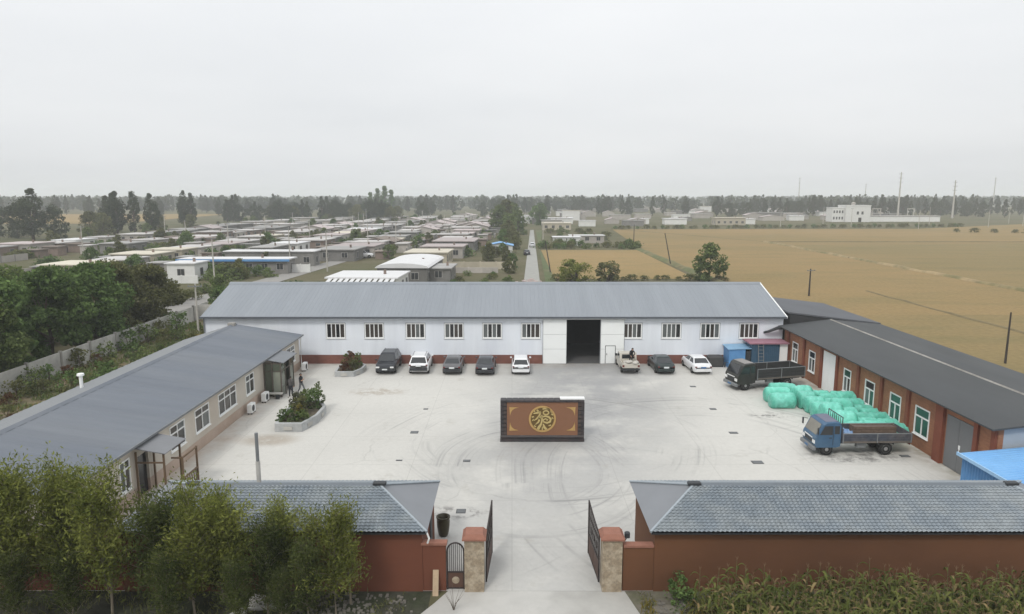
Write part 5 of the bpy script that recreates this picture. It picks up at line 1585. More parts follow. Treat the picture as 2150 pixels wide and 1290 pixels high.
for i, (x, y, z, lab) in enumerate(spots):
    o = bpy.data.objects.new('green_bale', bm_meshes[i % 4]); COL.objects.link(o)
    o.location = (x, y, .03); o.rotation_euler = (RNG.uniform(-.08, .08), 0, R(RNG.uniform(-9, 9)) + (math.pi if i % 3 == 0 else 0))
    s = RNG.uniform(.92, 1.06)
    o.scale = (s, s, s) if i < 3 else (.72 * s, .92 * s, (1.2 if z else 1.02) * s)
    tag(o, lab or 'mint green bale in the lower rows of the heap by the brick wall', 'bale', 'green wrapped bales heaped beside the brick wing')

# ------------------------------------------------------------------ people
def person(label, loc, rz, joints, cols, scale=1.0):
    """One continuous skinned body. joints: name -> (x, y, z, radius); faces the local -y direction."""
    J = dict(pelvis=(0, 0, .95, .135), belly=(0, .0, 1.10, .135), chest=(0, .01, 1.32, .155), neckb=(0, .015, 1.48, .075), neck=(0, .005, 1.54, .055), head=(0, -.01, 1.64, .095), crown=(0, -.005, 1.70, .085),
             shl=(.17, .01, 1.43, .07), ell=(.24, .03, 1.14, .048), wrl=(.25, -.03, .89, .034), hal=(.25, -.05, .80, .035), shr=(-.17, .01, 1.43, .07), elr=(-.24, .03, 1.14, .048), wrr=(-.25, -.03, .89, .034), har=(-.25, -.05, .80, .035),
             hil=(.09, 0, .90, .105), knl=(.10, -.01, .50, .068), anl=(.10, .03, .09, .045), tol=(.11, -.13, .04, .038), hir=(-.09, 0, .90, .105), knr=(-.10, -.01, .50, .068), anr=(-.10, .03, .09, .045), tor=(-.11, -.13, .04, .038))
    for k_, v_ in joints.items():
        J[k_] = v_ if len(v_) == 4 else (*v_, J[k_][3])
    E_ = [('pelvis', 'belly'), ('belly', 'chest'), ('chest', 'neckb'), ('neckb', 'neck'), ('neck', 'head'), ('head', 'crown'), ('chest', 'shl'), ('shl', 'ell'), ('ell', 'wrl'), ('wrl', 'hal'), ('chest', 'shr'), ('shr', 'elr'), ('elr', 'wrr'), ('wrr', 'har'),
          ('pelvis', 'hil'), ('hil', 'knl'), ('knl', 'anl'), ('anl', 'tol'), ('pelvis', 'hir'), ('hir', 'knr'), ('knr', 'anr'), ('anr', 'tor')]
    ks = list(J); ix = {k_: i for i, k_ in enumerate(ks)}
    me = bpy.data.meshes.new('tmp'); me.from_pydata([J[k_][:3] for k_ in ks], [(ix[a], ix[b_]) for a, b_ in E_], [])
    o = bpy.data.objects.new('tmp', me); COL.objects.link(o)
    o.modifiers.new('s', 'SKIN'); o.modifiers.new('u', 'SUBSURF').levels = 1
    for i, k_ in enumerate(ks):
        sv = me.skin_vertices[0].data[i]; sv.radius = (J[k_][3], J[k_][3]); sv.use_root = (k_ == 'pelvis')
    dg = bpy.context.evaluated_depsgraph_get(); dg.update()
    em = bpy.data.meshes.new_from_object(o.evaluated_get(dg))
    bpy.data.objects.remove(o)
    mb = MB(); mb.v = [tuple(v_.co) for v_ in em.vertices]; mb.f = [list(p_.vertices) for p_ in em.polygons]
    segm = {'pelvis belly': 1, 'belly chest': 0, 'chest neckb': 0, 'neckb neck': 2, 'neck head': 2, 'head crown': 2}
    def mslot(c):
        best, bd = None, 9
        for a, b_ in E_:
            A_, B_ = Vector(J[a][:3]), Vector(J[b_][:3]); d_ = B_ - A_; t_ = max(0, min(1, (c - A_).dot(d_) / d_.length_squared))
            q = (c - A_ - d_ * t_).length - J[a][3] * .5
            if q < bd: bd, best = q, (a, b_, t_)
        a, b_, t_ = best
        if a in ('pelvis', 'hil', 'hir', 'knl', 'knr'): return 1 if (a, b_) != ('pelvis', 'belly') or c.z < .98 else 0
        if a in ('anl', 'anr'): return 3
        if a in ('wrl', 'wrr'): return 2
        if a in ('ell', 'elr'): return 0 if t_ < cols.get('sleeve', .9) else 2
        if a in ('neckb', 'neck', 'head'): return 2
        return 0
    for f_ in mb.f:
        c = sum((Vector(mb.v[i]) for i in f_), Vector()) / len(f_)
        mb.m.append(mslot(c))
    hd = Vector(J['head'][:3]); fw = Vector((0, -1, 0))
    for side, k_ in ((1, 'hal'), (-1, 'har')):           # fingers and thumb
        h_ = Vector(J[k_][:3]); wv = Vector(J['wrl' if side > 0 else 'wrr'][:3]); d_ = (h_ - wv).normalized(); sd = d_.cross(Vector((1, 0, 0))).normalized()
        for q in range(4):
            s0 = h_ + sd * (-.03 + q * .02); l_ = (.07, .085, .08, .06)[q]
            mb.tube([s0 - d_ * .01, s0 + d_ * l_ * .6, s0 + d_ * l_ + Vector((-side * .015, 0, 0))], [.0095, .009, .007], 6, 2)
        mb.tube([wv.lerp(h_, .6) - sd * .02, h_ - sd * .06 + d_ * .01, h_ - sd * .065 + d_ * .04], [.012, .011, .008], 6, 2)
    mb.lathe([(.004, -.125), (.018, -.108), (.022, -.08)], (hd.x, hd.y + .0, hd.z - .005), 'y', 8, 2)   # nose
    for s_ in (-1, 1):
        mb.lathe([(.008, s_ * .10), (.024, s_ * .098), (.02, s_ * .085)], (hd.x, hd.y + .01, hd.z), 'x', 8, 2)   # ears
        mb.lathe([(.003, -.101), (.013, -.098), (.013, -.08)], (hd.x + s_ * .034, hd.y, hd.z + .022), 'y', 8, 4)   # eyes
    mb.box(hd.x - .025, hd.x + .025, hd.y - .098, hd.y - .07, hd.z - .058, hd.z - .048, 5)   # mouth
    t = thing('person', label, 'person', loc, rz)
    t.scale = (scale,) * 3
    mats_ = [cols['top'], cols['legs'], cols['skin'], cols['shoes'], M_dark_metal, M_lamp_r]
    mb.build('body', mats_, t, True, world=False)
    hr = MB(); n_ = 14; vs = []; 
    for j in range(7):
        th = math.pi * .60 * j / 6
        for k2 in range(n_):
            a = 2 * math.pi * k2 / n_
            tt = th * (.62 if math.sin(a) < -.3 else 1)
            vs.append((hd.x + .106 * math.sin(tt) * math.cos(a), hd.y + .012 + .118 * math.sin(tt) * math.sin(a), hd.z + .022 + .118 * math.cos(tt)))
    hr.add(vs, [(j * n_ + k2, j * n_ + (k2 + 1) % n_, (j + 1) * n_ + (k2 + 1) % n_, (j + 1) * n_ + k2) for j in range(6) for k2 in range(n_)])
    hr.build('hair', cols.get('hair', M_hair), t, True, world=False)
    return t


M_hair = mat('black_hair', (.012, .011, .010), .6, .2, 20)
M_skin = mat('skin', (.42, .25, .17), .6, .08, 12)
M_black_cloth = mat('black_cloth', (.014, .015, .018), .9, .2, 10)
M_grey_cloth = mat('grey_cloth', (.085, .08, .08), .9, .2, 10)
M_grey_trs = mat('grey_trousers', (.10, .105, .115), .9, .2, 10)
M_navy = mat('navy_trousers', (.02, .022, .03), .9, .2, 10)
M_shoe = mat('black_shoe', (.015, .014, .013), .6, .2, 10)
person('man in grey jacket and dark trousers standing beside the glazed porch', (-18.35, 55.5, .03), R(165),
       dict(ell=(.25, -.02, 1.15), wrl=(.16, -.2, 1.12), hal=(.10, -.25, 1.12), elr=(-.25, .0, 1.14), wrr=(-.2, -.1, .93), har=(-.19, -.13, .85), knl=(.12, -.01, .5), anl=(.14, .03, .09), tol=(.16, -.13, .04), knr=(-.12, 0, .5), anr=(-.14, .03, .09), tor=(-.16, -.13, .04)),
       dict(top=M_grey_cloth, legs=M_navy, skin=M_skin, shoes=M_shoe, sleeve=.95))
person('man in black shirt and grey trousers stepping away from the porch', (-17.75, 56.35, .03), R(70),
       dict(hil=(.09, -.02, .90), knl=(.10, -.22, .52), anl=(.10, -.24, .11), tol=(.11, -.40, .06), knr=(-.10, .08, .50), anr=(-.10, .30, .13), tor=(-.11, .17, .04), ell=(.24, .16, 1.17), wrl=(.22, .14, .93), hal=(.21, .12, .84), elr=(-.23, -.10, 1.16), wrr=(-.12, -.26, 1.24), har=(-.06, -.30, 1.30)),
       dict(top=M_black_cloth, legs=M_grey_trs, skin=M_skin, shoes=M_shoe, sleeve=.3))
person('man in black clothes standing among sacks in the pickup bed', (11.25, 63.75, .74), R(10),
       dict(belly=(0, -.08, 1.10), chest=(0, -.22, 1.28), neckb=(0, -.30, 1.42), neck=(0, -.34, 1.46), head=(0, -.40, 1.55), crown=(0, -.42, 1.61), shl=(.17, -.26, 1.36), shr=(-.17, -.26, 1.36), ell=(.25, -.36, 1.12), wrl=(.16, -.48, .98), hal=(.12, -.52, .92), elr=(-.26, -.34, 1.10), wrr=(-.18, -.46, .95), har=(-.15, -.50, .88)),
       dict(top=M_black_cloth, legs=M_black_cloth, skin=M_skin, shoes=M_shoe, sleeve=.9))

# ------------------------------------------------------------------ left boundary: panel wall, garden and big trees
pwl = thing('boundary_wall', 'long weathered concrete panel wall under the big trees', 'wall', (-42.5, 60, 0))
yy = 36.0
while yy < 92:
    b = MB(); b.box(-42.62, -42.36, yy - .11, yy + .11, 0, 2.12); b.build('post', M_conc_old, pwl)
    b = MB(); b.box(-42.55, -42.45, yy + .115, yy + 4.45, 0, 1.98 + RNG.uniform(-.03, .03)); b.build('panel', M_conc_pale, pwl)
    yy += 4.57
b = MB(); b.box(-42.5, -30.6, 92.0, 92.2, 0, 2.0); b.build('panel', M_conc_pale, pwl)
gs = [shrub_proto('garden_shrub', 'x', 1.2, .9, 420, .16, m_) for m_ in (L_mid, L_olive, L_yellow, L_dark, L_red)]
kn = ['leafy green', 'dull olive', 'yellowing', 'dark green', 'rusty brown']
used = [0] * 5
plc = [(-33.5, 73, 2, 1.0), (-34.5, 75, 2, 1.1), (-36, 77, 1, 1.2), (-33.2, 70.5, 2, .9), (-36.5, 71, 0, 1.1), (-38.5, 74, 1, 1.0), (-34, 68, 1, 1.2), (-37, 67, 0, 1.3), (-39.5, 70, 3, 1.2), (-35, 65, 0, 1.2), (-38, 63.5, 1, 1.2),
       (-34, 62, 0, 1.3), (-36.5, 60, 3, 1.6), (-35, 58, 3, 1.5), (-39, 60.5, 0, 1.0), (-37.5, 57, 3, 1.5), (-34.2, 56, 0, 1.2), (-39.5, 56.5, 1, 1.0), (-36, 54, 1, 1.1), (-40, 53, 4, .9), (-38, 50, 1, .8), (-34.3, 52, 0, .8), (-36, 48, 4, .8), (-33.4, 49, 2, .6),
       (-35, 80, 4, 1.3), (-38, 82, 0, 1.2), (-40, 78, 1, 1.2), (-37, 86, 3, 1.6), (-33, 79, 0, 1.0), (-40.6, 66, 4, 1.0), (-41, 62, 4, .9), (-33, 84, 1, 1.4), (-41.6, 58, 0, 1.5), (-41.4, 60, 3, 1.3), (-41.7, 65, 1, 1.6), (-41.5, 69, 0, 1.4), (-41.6, 73.5, 3, 1.7), (-41.5, 77, 0, 1.8), (-41.6, 80.5, 1, 1.6), (-41.4, 84, 3, 1.9), (-40.8, 55, 1, 1.3), (-40.5, 50, 0, 1.1), (-38.8, 78.5, 0, 1.5), (-36.5, 82, 1, 1.7), (-34.8, 87, 3, 1.8)]
for i, (x, y, q, s) in enumerate(plc):
    lab = {0: 'yellow green shrub beside the office roof near its far gable', 12: 'darkest tall shrub in the garden strip behind the vent pipe'}.get(i, kn[q] + ' shrub in the garden strip behind the office wing')
    place(gs[q], used[q] == 0, (x, y, .02), RNG.uniform(0, 6), (s * RNG.uniform(.9, 1.2), s * RNG.uniform(.9, 1.2), s), lab, 'shrubs in the garden strip behind the office')
    used[q] += 1
M_ = 15000
bigs = [tree_proto('broadleaf_tree', 'x', 'broad', 8.8, 4.0, M_, .34, lm, trunk_h=.10, limbs=12) for lm in (L_dark, L_mid, L_olive)]
ub = [0] * 3
for i, (x, y, q, s, lab) in enumerate([
    (-45.8, 58, 1, .92, 'light green broad tree closest to the office along the panel wall'), (-47.5, 63, 0, .98, 'dark broad tree second along the panel wall from the office end'),
    (-47.0, 69, 0, 1.02, 'dark broad tree in the middle of the row behind panel wall'), (-46.2, 75, 0, 1.06, 'deep green full tree, tallest in the row behind panel wall'),
    (-47.5, 81, 2, 1.0, 'brownish olive tree toward the far end of panel wall'), (-45.6, 86, 2, .9, 'sparse olive tree at the far end of panel wall'),
    (-54, 66, 2, .95, 'olive tree behind the dark front trees by the panel wall'), (-55, 75, 1, .98, 'mid green tree in the second row behind panel wall'), (-56, 84, 1, .9, 'mid green tree at the back of the second row'),
    (-62, 72, 0, .85, 'dark tree in the third row left of the panel wall'), (-46.5, 52, 0, .85, 'dark low tree at the picture edge behind panel wall')]):
    place(bigs[q], ub[q] == 0, (x, y, 0), RNG.uniform(0, 6), (s, s, s * RNG.uniform(.95, 1.05)), lab, 'big trees behind the panel wall'); ub[q] += 1

# ------------------------------------------------------------------ young willows before the left gatehouse
def willow_proto(h, n_br, leaves, lm):
    t = thing('young_willow', 'x', 'tree')
    pts = []; ax = []; b = MB()
    tr = [(0, 0, 0), (RNG.normal() * .06, RNG.normal() * .06, h * .3), (RNG.normal() * .12, RNG.normal() * .12, h * .62), (RNG.normal() * .15, RNG.normal() * .15, h * .92)]
    b.tube(tr, [.05, .042, .028, .008], 7)
    per = leaves // n_br
    for i in range(n_br):
        f = RNG.uniform(.16, .95)
        s0 = Vector(tr[0]).lerp(Vector(tr[3]), f); s0.z = h * f * .92
        a = RNG.uniform(0, 2 * math.pi); l_ = h * RNG.uniform(.18, .40) * (1.15 - .45 * f)
        d0 = Vector((math.cos(a), math.sin(a), RNG.uniform(.6, 2.2))).normalized()
        e = s0 + d0 * l_; m_ = s0 + d0 * l_ * .5 + Vector((0, 0, .04 * h))
        b.tube([s0, m_, e], [.016, .010, .003], 4, caps=False)
        u = RNG.uniform(.12, 1.05, per)[:, None]
        p = np.array(s0) * (1 - u) ** 2 + 2 * np.array(m_) * u * (1 - u) + np.array(e) * u ** 2
        pts.append(p + RNG.normal(size=(per, 3)) * (.10 + .02 * h)); dd = np.array(d0)[None] + RNG.normal(size=(per, 3)) * .7; ax.append(dd)
    pts = np.concatenate(pts); ax = np.concatenate(ax)
    link('crown', quads_mesh('crown', leaf_quads(pts, .16, .28, axis=ax), len(pts), lm), t, False)
    b.build('trunk', M_bark_pale, t, world=False)
    return t


wil = [willow_proto(4.6, 62, 6800, L_willow), willow_proto(4.9, 70, 8600, L_willow), willow_proto(4.2, 66, 7000, L_willow_d), willow_proto(4.0, 34, 2100, L_willow)]
uw = [0] * 4
for i, (x, y, q, s, lab) in enumerate([
    (-20.6, 26.2, 0, 1.22, 'tall willow half cut by the picture edge against the wall'), (-18.4, 26.4, 1, 1.12, 'tall willow in the gap behind the second willow'), (-13.3, 26.3, 3, 1.2, 'thin tall willow behind the dark one near the canopy'), (-11.9, 26.4, 3, 1.15, 'thin tall willow beside the flue pipe'), (-6.6, 26.0, 3, 1.02, 'thin willow closest to the gate end of the row'),
    (-19.8, 25.2, 1, 1.18, 'dense young willow at the picture edge by the dark red wall'), (-17.9, 25.9, 0, 1.22, 'second young willow from the edge, before the dark red wall'), (-15.9, 25.2, 1, 1.16, 'tall feathery willow before the office canopy end'),
    (-14.1, 25.6, 2, 1.12, 'dark willow between feathery willow and the flue pipe'), (-12.5, 25.0, 1, .98, 'bushy willow below the office canopy posts'), (-11.2, 25.7, 0, 1.02, 'young willow right before the flue pipe'),
    (-9.7, 25.2, 2, .92, 'low dark willow in front of the left gatehouse wall'), (-8.3, 25.8, 3, .98, 'thin see-through willow in front of the blue grey roof'), (-7.0, 25.2, 0, .98, 'last young willow of the row toward the gate'),
    (-18.9, 24.3, 2, .72, 'short shaded willow low at the picture edge'), (-13.2, 24.2, 2, .74, 'short shaded willow low beneath the feathery willow'), (-10.6, 24.2, 2, .66, 'short shaded willow low before the gatehouse'), (-21.3, 26.0, 0, 1.1, 'willow cut off by the picture edge'),
    (-11.9, 26.2, 2, .9, 'dark willow pressed against the wall left of the flue pipe'), (-8.0, 24.9, 2, .78, 'dark bushy willow before the thin see-through one'), (-9.2, 26.2, 0, .92, 'willow against the gatehouse wall filling the gap in the row'), (-16.9, 24.4, 2, .72, 'short shaded willow beneath the second willow'), (-8.9, 24.4, 2, .55, 'very short shaded sapling before the gatehouse wall')]):
    place(wil[q], uw[q] == 0, (x, y, 0), RNG.uniform(0, 6), s, lab, 'young willows in front of the left gatehouse'); uw[q] += 1

# ------------------------------------------------------------------ corn, rubble, weeds at the bottom
def corn_proto(h, seed, dry):
    t = thing('corn_plant', 'x', 'corn plant')
    b = MB(); lean = (RNG.normal() * .08, RNG.normal() * .08)
    b.tube([(0, 0, 0), (lean[0] * .4, lean[1] * .4, h * .5), (lean[0], lean[1], h)], [.016, .013, .007], 5)
    b.build('stalk', M_corn_stalk, t, world=False)
    f = MB(); n = 11
    for i in range(n):
        z = h * (.14 + .8 * i / n); a = i * 2.4 + RNG.uniform(-.5, .5); L_ = h * RNG.uniform(.28, .42) * (1 - .35 * (i / n))
        up = RNG.uniform(.35, .8); d_ = Vector((math.cos(a), math.sin(a), 0)); s = Vector((-math.sin(a), math.cos(a), 0))
        c = []
        for j in range(6):
            u = j / 5
            p = Vector((lean[0] * z / h, lean[1] * z / h, z)) + d_ * L_ * u + Vector((0, 0, L_ * (up * u * 1.7 - 1.5 * up * u * u - .35 * u ** 3)))
            wv = .052 * math.sin(math.pi * min(1, .18 + .82 * (1 - u))) + .003
            c += [p - s * wv + Vector((0, 0, .015)), p, p + s * wv + Vector((0, 0, .015))]
        f.k = 1 if (RNG.uniform() < dry) else 0
        f.add(c, [(3 * j + q, 3 * j + q + 1, 3 * j + q + 4, 3 * j + q + 3) for j in range(5) for q in range(2)])
    f.build('leaves', [L_corn, L_corn_dry], t, world=False)
    g = MB(); tip = Vector((lean[0], lean[1], h))
    for i in range(4):
        a = i * 1.6; d_ = Vector((math.cos(a) * .3, math.sin(a) * .3, 1)).normalized()
        g.tube([tip, tip + d_ * .11, tip + d_ * .20 + Vector((math.cos(a) * .03, math.sin(a) * .03, -.02))], [.006, .006, .003], 4)
    g.build('tassel', M_tassel, t, world=False)
    return t


M_corn_stalk = mat('corn_stalk', (.12, .13, .05), .8, .2, 4)
M_tassel = mat('corn_tassel', (.20, .13, .075), .9, .15, 6)
cps = [corn_proto(h, i, d) for i, (h, d) in enumerate([(2.05, .1), (2.35, .08), (1.8, .22), (2.15, .45), (1.95, .12), (1.75, .8)])]
cs_ = []
for r_ in range(9):
    for c_ in range(62):
        x = 7.3 + c_ * .235 + RNG.uniform(-.09, .09); y = 25.75 - r_ * .48 + RNG.uniform(-.12, .12)
        edge = 7.0 + r_ * .18 + (.9 if r_ < 1 else 0) + RNG.uniform(-.2, .6)
        if x > edge and x < 21.5 - r_ * .0 and not (r_ == 0 and RNG.uniform() < .35):
            cs_.append((x, y))
cs_.sort(key=lambda p: -p[1])
uc = [0] * 6
for i, (x, y) in enumerate(cs_[:300]):
    q = int(RNG.choice(6, p=[.27, .22, .2, .09, .18, .04]))
    lab = 'withered straw coloured corn plant in the patch before the right gatehouse' if q == 5 else ('half dry corn plant in the patch before the right gatehouse' if q in (2, 3) else 'green tasselled corn plant in the patch before the right gatehouse')
    s = RNG.uniform(.70, .92)
    place(cps[q], uc[q] == 0, (x, y, 0), RNG.uniform(0, 6), s, lab, ['green corn plants', 'half dry corn plants', 'withered corn plants'][0 if q in (0, 1, 4) else (2 if q == 5 else 1)]); uc[q] += 1
rest = cs_[300:]
vv = []; ff = []; fm = []
srcs = []
for cp in cps[:5]:
    srcs.append([(ch.data, len(ch.data.vertices)) for ch in cp.children])
for x, y in rest:
    ca_, sa_ = math.cos(x * 97), math.sin(x * 97)
    for me, nv in srcs[int(RNG.integers(0, 5))]:
        n0 = len(vv); kslot = {'stalk': 0, 'tassel': 3}.get(me.name.split('.')[0])
        vv += [(x + (v.co.x * ca_ - v.co.y * sa_) * .82, y + (v.co.x * sa_ + v.co.y * ca_) * .82, v.co.z * .82) for v in me.vertices]
        for p_ in me.polygons:
            ff.append([n0 + i for i in p_.vertices]); fm.append(kslot if kslot is not None else 1 + p_.material_index)
mb = MB(); mb.v, mb.f, mb.m = vv, ff, fm
tag(mb.build('corn_stand', [M_corn_stalk, L_corn, L_corn_dry, M_tassel]), kind='stuff')

# weeds, grass tufts and rubble on the plots
def tufts(name, areas, n, h, lm, ratio=.12):
    per = []; ax = []
    for (x0, x1, y0, y1), k_ in zip(areas, n):
        c = np.stack([RNG.uniform(x0, x1, k_), RNG.uniform(y0, y1, k_), RNG.uniform(.02, h * .5, k_)], 1)
        msk = np.array([mnoise.noise((p[0] * .7, p[1] * .7, 3)) > -.1 for p in c])
        per.append(c[msk])
    c = np.concatenate(per)
    a = np.tile(np.array([[0, 0, 1.]]), (len(c), 1)) + RNG.normal(size=(len(c), 3)) * .4
    me = quads_mesh(name, leaf_quads(c, h, ratio, axis=a), len(c), lm)
    return tag(link(name, me), kind='stuff')


tufts('grass', [(-24, -4.3, 22, 26.8), (5.3, 9, 23, 26.7)], [5200, 1300], .30, L_olive)
tufts('weeds', [(-42, -31.7, 44, 90)], [9000], .5, L_mid, .2)
tufts('dry_grass', [(-42, -31.7, 40, 90), (5.2, 8.2, 23, 26)], [6000, 700], .45, L_yellow, .1)
rub = MB()
for i in range(420):
    if i < 230:
        x, y = RNG.uniform(-9, -4.0), RNG.uniform(24.6, 26.7)
    else:
        x, y = RNG.uniform(5.3, 8.2), RNG.uniform(24.2, 26.4)
    s = RNG.uniform(.02, .075)
    b8 = [(x + sx * s * RNG.uniform(.6, 1.2), y + sy * s * RNG.uniform(.6, 1.2), s * .5 + sz * s * RNG.uniform(.4, .7)) for sz in (-1, 1) for sx, sy in ((-1, -1), (1, -1), (1, 1), (-1, 1))]
    rub.add(b8, [(0, 3, 2, 1), (4, 5, 6, 7), (0, 1, 5, 4), (1, 2, 6, 5), (2, 3, 7, 6), (3, 0, 4, 7)])
tag(rub.build('rubble', mat('rubble_stone', (.15, .14, .12), .95, .35, 3)), kind='stuff')
for x, y, l_, a, lab in [(-9.9, 25.75, 1.5, 8, 'long pale concrete slab lying under the willows'), (-10.9, 25.05, .7, 60, 'short broken concrete slab tilted before the willows'), (-10.3, 26.1, .9, -20, 'broken concrete slab piece nearest the gatehouse wall')]:
    t = thing('concrete_slab', lab, 'slab', (x, y, .05), R(a))
    b = MB(); b.box(-l_ / 2, l_ / 2, -.2, .2, 0, .18, bev=.03); b.build('slab', M_conc_pale, t, world=False); t.rotation_euler.x = R(9)
wd_ = shrub_proto('weed_bush', 'dark green weed bush growing at the brown wall by the right pillar', 1.0, .8, 900, .12, L_dark); wd_.location = (6.9, 26.3, 0)
tw = thing('bare_sapling', 'leafless dark sapling at the bottom of the driveway edge', 'sapling', (-2.35, 25.55, 0))
b = MB()
for i in range(8):
    a = i * .9; b.tube([(0, 0, 0), (math.cos(a) * .12, math.sin(a) * .12, .35), (math.cos(a) * .4, math.sin(a) * .4, .7 + .2 * (i % 3))], [.014, .009, .003], 4)
b.build('twig', M_bark, tw, world=False)
# shade netting on the dark plot
b = MB()
for i in range(60):
    x = -21.5 + i * .22; b.box(x, x + .03, 23.8, 25.0, .03, .045)
for j in range(7):
    y = 23.8 + j * .2; b.box(-21.5, -8.3, y, y + .03, .046, .06)
tag(b.build('shade_net', mat('shade_net', (.10, .11, .10), .9, .2, 3)), 'dark ground netting spread on the soil below the willows', 'net')

# ------------------------------------------------------------------ poles
def pole(x, y, h, label, dark=False, arms=1, lean=(0, 0), r_=.15, group='utility poles'):
    t = thing('utility_pole', label, 'pole', (x, y, 0), RNG.uniform(-.4, .4), group)
    m = M_pole_dark if dark else M_pole
    b = MB(); b.tube([(0, 0, 0), (lean[0] * .5, lean[1] * .5, h * .5), (lean[0], lean[1], h)], [r_, r_ * .85, r_ * .65], 8); b.build('shaft', m, t, world=False)
    for i in range(arms):
        z = h - .35 - i * .8; f = z / h
        b = MB(); b.box(lean[0] * f - .8, lean[0] * f + .8, lean[1] * f - .2, lean[1] * f - .12, z, z + .1)
        for k_ in (-.7, 0, .7):
            b.lathe([(.05, z + .1), (.06, z + .18), (.03, z + .25)], (lean[0] * f + k_, lean[1] * f - .16, 0), seg=6)
        b.build('crossarm', M_grey_metal, t, world=False)
    return t


pole(-37.0, 80.0, 6.4, 'pale pole just left of the office roof gable', r_=.13)
pole(-55.5, 128, 9.0, 'tall white concrete pole before the blue roofed barn', r_=.16)
pole(-52.5, 163, 9.2, 'white concrete pole at the right end of the blue roofed barn')
pole(-40.8, 152, 9.0, 'pale pole standing before the first white barn roof')
pole(-41, 197, 9.5, 'slim pole beside the white minivan')
pole(-35, 209, 9, 'pole between minivan and second white barn roof')
pole(49.5, 114, 4.6, 'short dark pole with crossarm at the near field edge', True, 1)
pole(49.1, 67, 5.2, 'dark pole at the field edge behind the brick wing', True, 0, r_=.11)
pole(38.9, 169, 7.5, 'dark leaning pole on the green bank between the rice fields', True, 0, (-1.0, 1.5))
pole(39.4, 224, 7.5, 'thin dark pole at the corner of the hedged plot', True, 1)
pole(8.4, 150, 6.8, 'dark leaning pole at the corner of the small rice field', True, 0, (-1.0, 2.5))
pole(11.2, 250, 8, 'grey pole standing on the lane verge', False, 1)
for x, y in [(-70, 240), (-84, 205), (-118, 190), (-112, 238), (-96, 270), (-60, 262), (-45, 300), (-32, 330), (-75, 340), (-50, 390), (-28, 420), (-88, 420), (-64, 300), (-22, 250), (8, 420), (14, 500), (-130, 260), (-104, 330)]:
    pole(x, y, RNG.uniform(8, 9.5), 'pale concrete utility pole among the village houses', group='utility poles among the village houses')
for x, y in [(146, 378), (170, 380), (183, 375), (206, 352), (240, 400), (255, 372), (283, 385), (300, 420)]:
    pole(x, y, RNG.uniform(9, 11), 'pale utility pole at the far edge of the big rice field', group='utility poles along the far field edge')
for x, y, h, lab in [(288, 520, 34, 'tallest steel pylon mast, right of the white switch house'), (330, 522, 28, 'steel pylon mast second from the right frame edge'), (369, 900, 40, 'faint pylon mast left of the white switch house'), (620, 900, 40, 'faint pylon mast at the far right of the skyline'), (505, 1000, 34, 'faint short pylon mast between white house and tallest mast')]:
    t = thing('pylon_mast', lab, 'pylon', (x, y, 0), 0, 'pylon masts on the skyline')
    b = MB(); b.tube([(0, 0, 0), (0, 0, h)], [.75, .35], 8); b.build('mast', M_pole, t, world=False)
    for i in range(3):
        b = MB(); z = h - 1.5 - i * 3; b.tube([(-1.8, 0, z + .3), (0, 0, z), (1.8, 0, z + .3)], [.08, .16, .08], 6); b.build('crossarm', M_grey_metal, t, world=False)
for x, y, w_ in [(238, 455, 5), (262, 458, 4)]:
    t = thing('gantry', 'steel switchyard gantry right of the white switch house' if x < 250 else 'steel switchyard gantry under the tallest mast', 'gantry', (x, y, 0))
    b = MB()
    for sx in (-w_ / 2, w_ / 2):
        b.tube([(sx, 0, 0), (sx, 0, 8.5)], .22, 6)
    b.build('post', M_pole, t, world=False)
    b = MB(); b.box(-w_ / 2 - .5, w_ / 2 + .5, -.2, .2, 8.1, 8.5); b.build('beam', M_pole, t, world=False)

# ------------------------------------------------------------------ village houses
VR = dict(pale=mat('pale_flat_roof', (.46, .445, .43), .9, .14, .5, (.38, .365, .35), rnd=.15), white=mat('white_sheet_roof', (.60, .60, .60), .6, .06, .5), grey=mat('grey_flat_roof', (.28, .275, .265), .9, .18, .5, rnd=.2),
          pink=mat('pinkish_roof', (.40, .35, .34), .9, .14, .5, rnd=.15), brown=mat('brown_old_roof', (.20, .165, .14), .9, .2, .6, rnd=.2), blue=MATS['bright_blue_roof'], cream=mat('cream_roof', (.55, .51, .42), .9, .1, .5, rnd=.1))
VW = dict(pale=mat('pale_house_wall', (.36, .335, .305), .9, .15, .8, rnd=.2), white=mat('white_house_wall', (.62, .62, .60), .85, .08, .8, rnd=.08), grey=mat('grey_house_wall', (.17, .165, .155), .9, .2, .8, rnd=.2), brick=mat('old_brick_wall', (.19, .145, .12), .9, .2, .8, rnd=.2), cream=mat('cream_house_wall', (.40, .36, .28), .9, .1, .8, rnd=.1))
M_vwin = glass_mat('village_window', (.03, .033, .035), .3)
M_vframe = mat('weathered_window_frame', (.36, .35, .33), .8, .15, 3)


